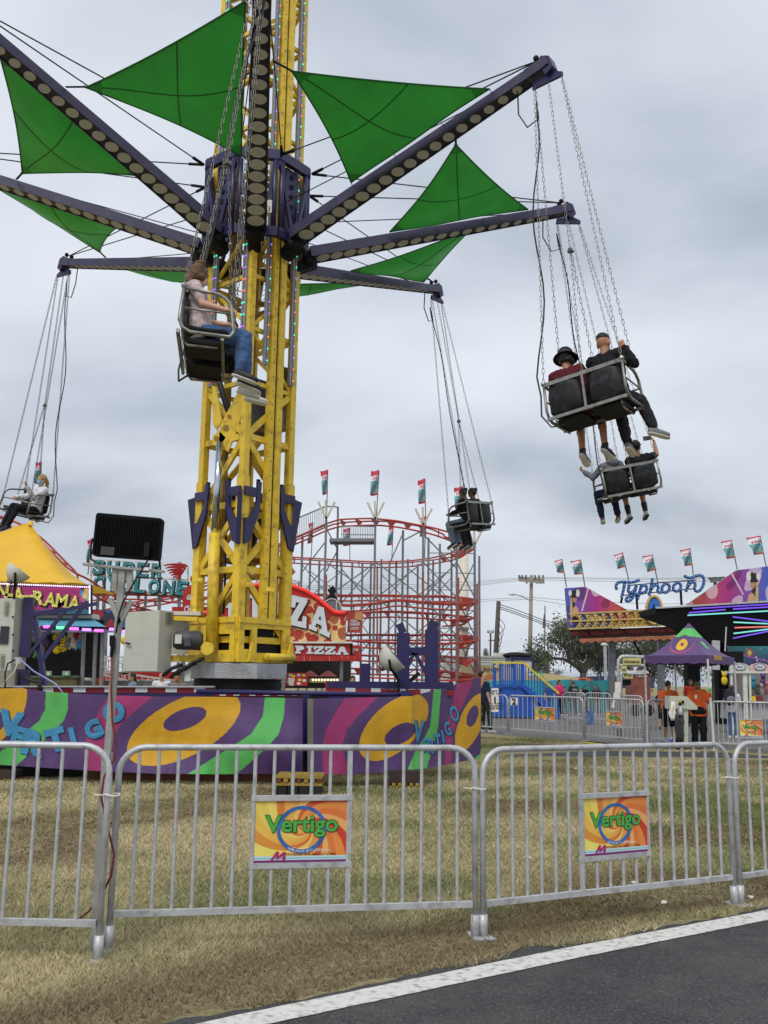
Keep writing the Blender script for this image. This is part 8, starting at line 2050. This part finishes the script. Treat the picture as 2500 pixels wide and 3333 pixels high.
stand_at('boy in dark shirt and black shorts behind bending operator', (2157, 2375), None, 2243, 165, dict(skin='light', top='navy', sleeve=.6, bot='black', leg=.9, shoe=('black', 'black'), hair=('short', 'dbrown')), group=VIS)
t = stand_at('visitor with grey backpack right of the canopy', (2388, 2395), 28.5, 2231, -35, dict(skin='tan', top='white', sleeve=.6, bot='jeans', shoe=('white', 'white'), hair=('short', 'dbrown')), pose=hold, group=VIS)
bpk = thing('backpack', 'grey backpack worn by visitor right of canopy', 'backpack', at(2372, 2300, 28.3)); c_ = at(2375, 2268, 28.3)
MB().sphere(c_, (.17, .12, .25), 14, 10).build('main_pocket', CL['char'], bpk, smooth=True); MB().sphere(c_ + V(0, -.1, -.08), (.13, .06, .11), 12, 8).build('front_pocket', CL['grey'], bpk, smooth=True); MB().tube([c_ + V(-.1, .06, .18), c_ + V(-.1, .2, .2), c_ + V(-.1, .25, 0)], .02, 5).build('strap', CL['char'], bpk)
stand_at('ride attendant in red shirt seen under the canopy', (2250, 2300), 36, 2184, 190, dict(skin='brown', top='red', sleeve=.6, bot='black', shoe=('black', 'black'), hair=('short', 'black')), S=1.0, group=VIS)
stand_at('worker in orange shirt on ramp behind booth', (322, 2235), 33, 2106, -80, dict(skin='brown', top='orange', sleeve=.6, bot='black', shoe=('black', 'black'), hair=('short', 'black')), group=VIS)
def bent(S): J = stand_pose(S, bend=1.1, face=(0, .5, -.8)); return J
stand_at('worker in orange shirt bent over booth counter', (182, 2235), 29.4, 2150, -80, dict(skin='brown', top='orange', sleeve=.6, bot='black', shoe=('black', 'black'), hair=('short', 'black'), bulk=1.15), pose=bent, S=1.0, group=VIS)
stand_at('visitor in pale tie-dye tee below beige cabinet', (522, 2330), 24, 2183, 180, dict(skin='light', top='white', sleeve=.6, bot='jeans', shoe=('white', 'white'), hair=('short', 'brown')), group=VIS)
stand_at('visitor in patterned blouse left of the turntable', (572, 2330), 23.5, 2188, 175, dict(skin='tan', top='pattern', bot='black', shoe=('black', 'black'), hair=('short', 'dbrown')), group=VIS)
stand_at('visitor in blue denim jacket left of tie-dye tee', (428, 2300), 27, 2190, 120, dict(skin='tan', top='faded', bot='navy', shoe=('white', 'white'), hair=('long', 'black')), group=VIS)
stand_at('visitor in white shirt with black hair behind trailer', (1318, 2330), 24, 2206, 0, dict(skin='tan', top='white', sleeve=.7, bot='jeans', shoe=('white', 'white'), hair=('long', 'black')), group=VIS)
stand_at('visitor in pink vest behind left purple upright', (1146, 2320), 26, 2199, 180, dict(skin='light', top='khaki', sleeve=.4, bot='jeans', shoe=('white', 'white'), hair=('long', 'dbrown')), group=VIS)

# ================================================================== litter and a cable cover
for i, (x, y, lb) in enumerate(((1722, 2800, 'crumpled white paper scrap behind the sign barrier'), (2066, 2882, 'larger white paper scrap under right sign barrier'), (2162, 2946, 'white paper scrap by the road near right joint'), (2445, 2930, 'white paper scrap beside the rightmost barrier foot'), (1874, 2505, 'tiny white paper scrap far out on the lawn'))):
    c_ = ground(x, y) + V(0, 0, .02); rr = random.Random(i); mb = MB(); mb.sphere((0, 0, 0), (.022, .016, .012), 7, 5)
    mb.v = [tuple(c_ + V(q) * rr.uniform(.6, 1.3)) for q in mb.v]
    tag(mb.build('paper_scrap', MATS['ink_white'], loc=c_), lb, 'litter', 'litter on the lawn')
cv = thing('cable_cover', 'yellow cable cover lying before the far barriers', 'cable cover', ground(1965, 2420))
for j in range(3):
    a_, b_ = ground(1915 + 36 * j, 2419 + 4 * j), ground(1948 + 36 * j, 2423 + 4 * j)
    MB().beam(a_ + V(0, -.1, .02), b_ + V(0, -.1, .02), .3, .035, w2=.3).build('ramp', MATS['rail_yellow'], cv); MB().beam(a_ + V(0, -.1, .045), b_ + V(0, -.1, .045), .1, .02).build('lid', MATS['black'], cv)
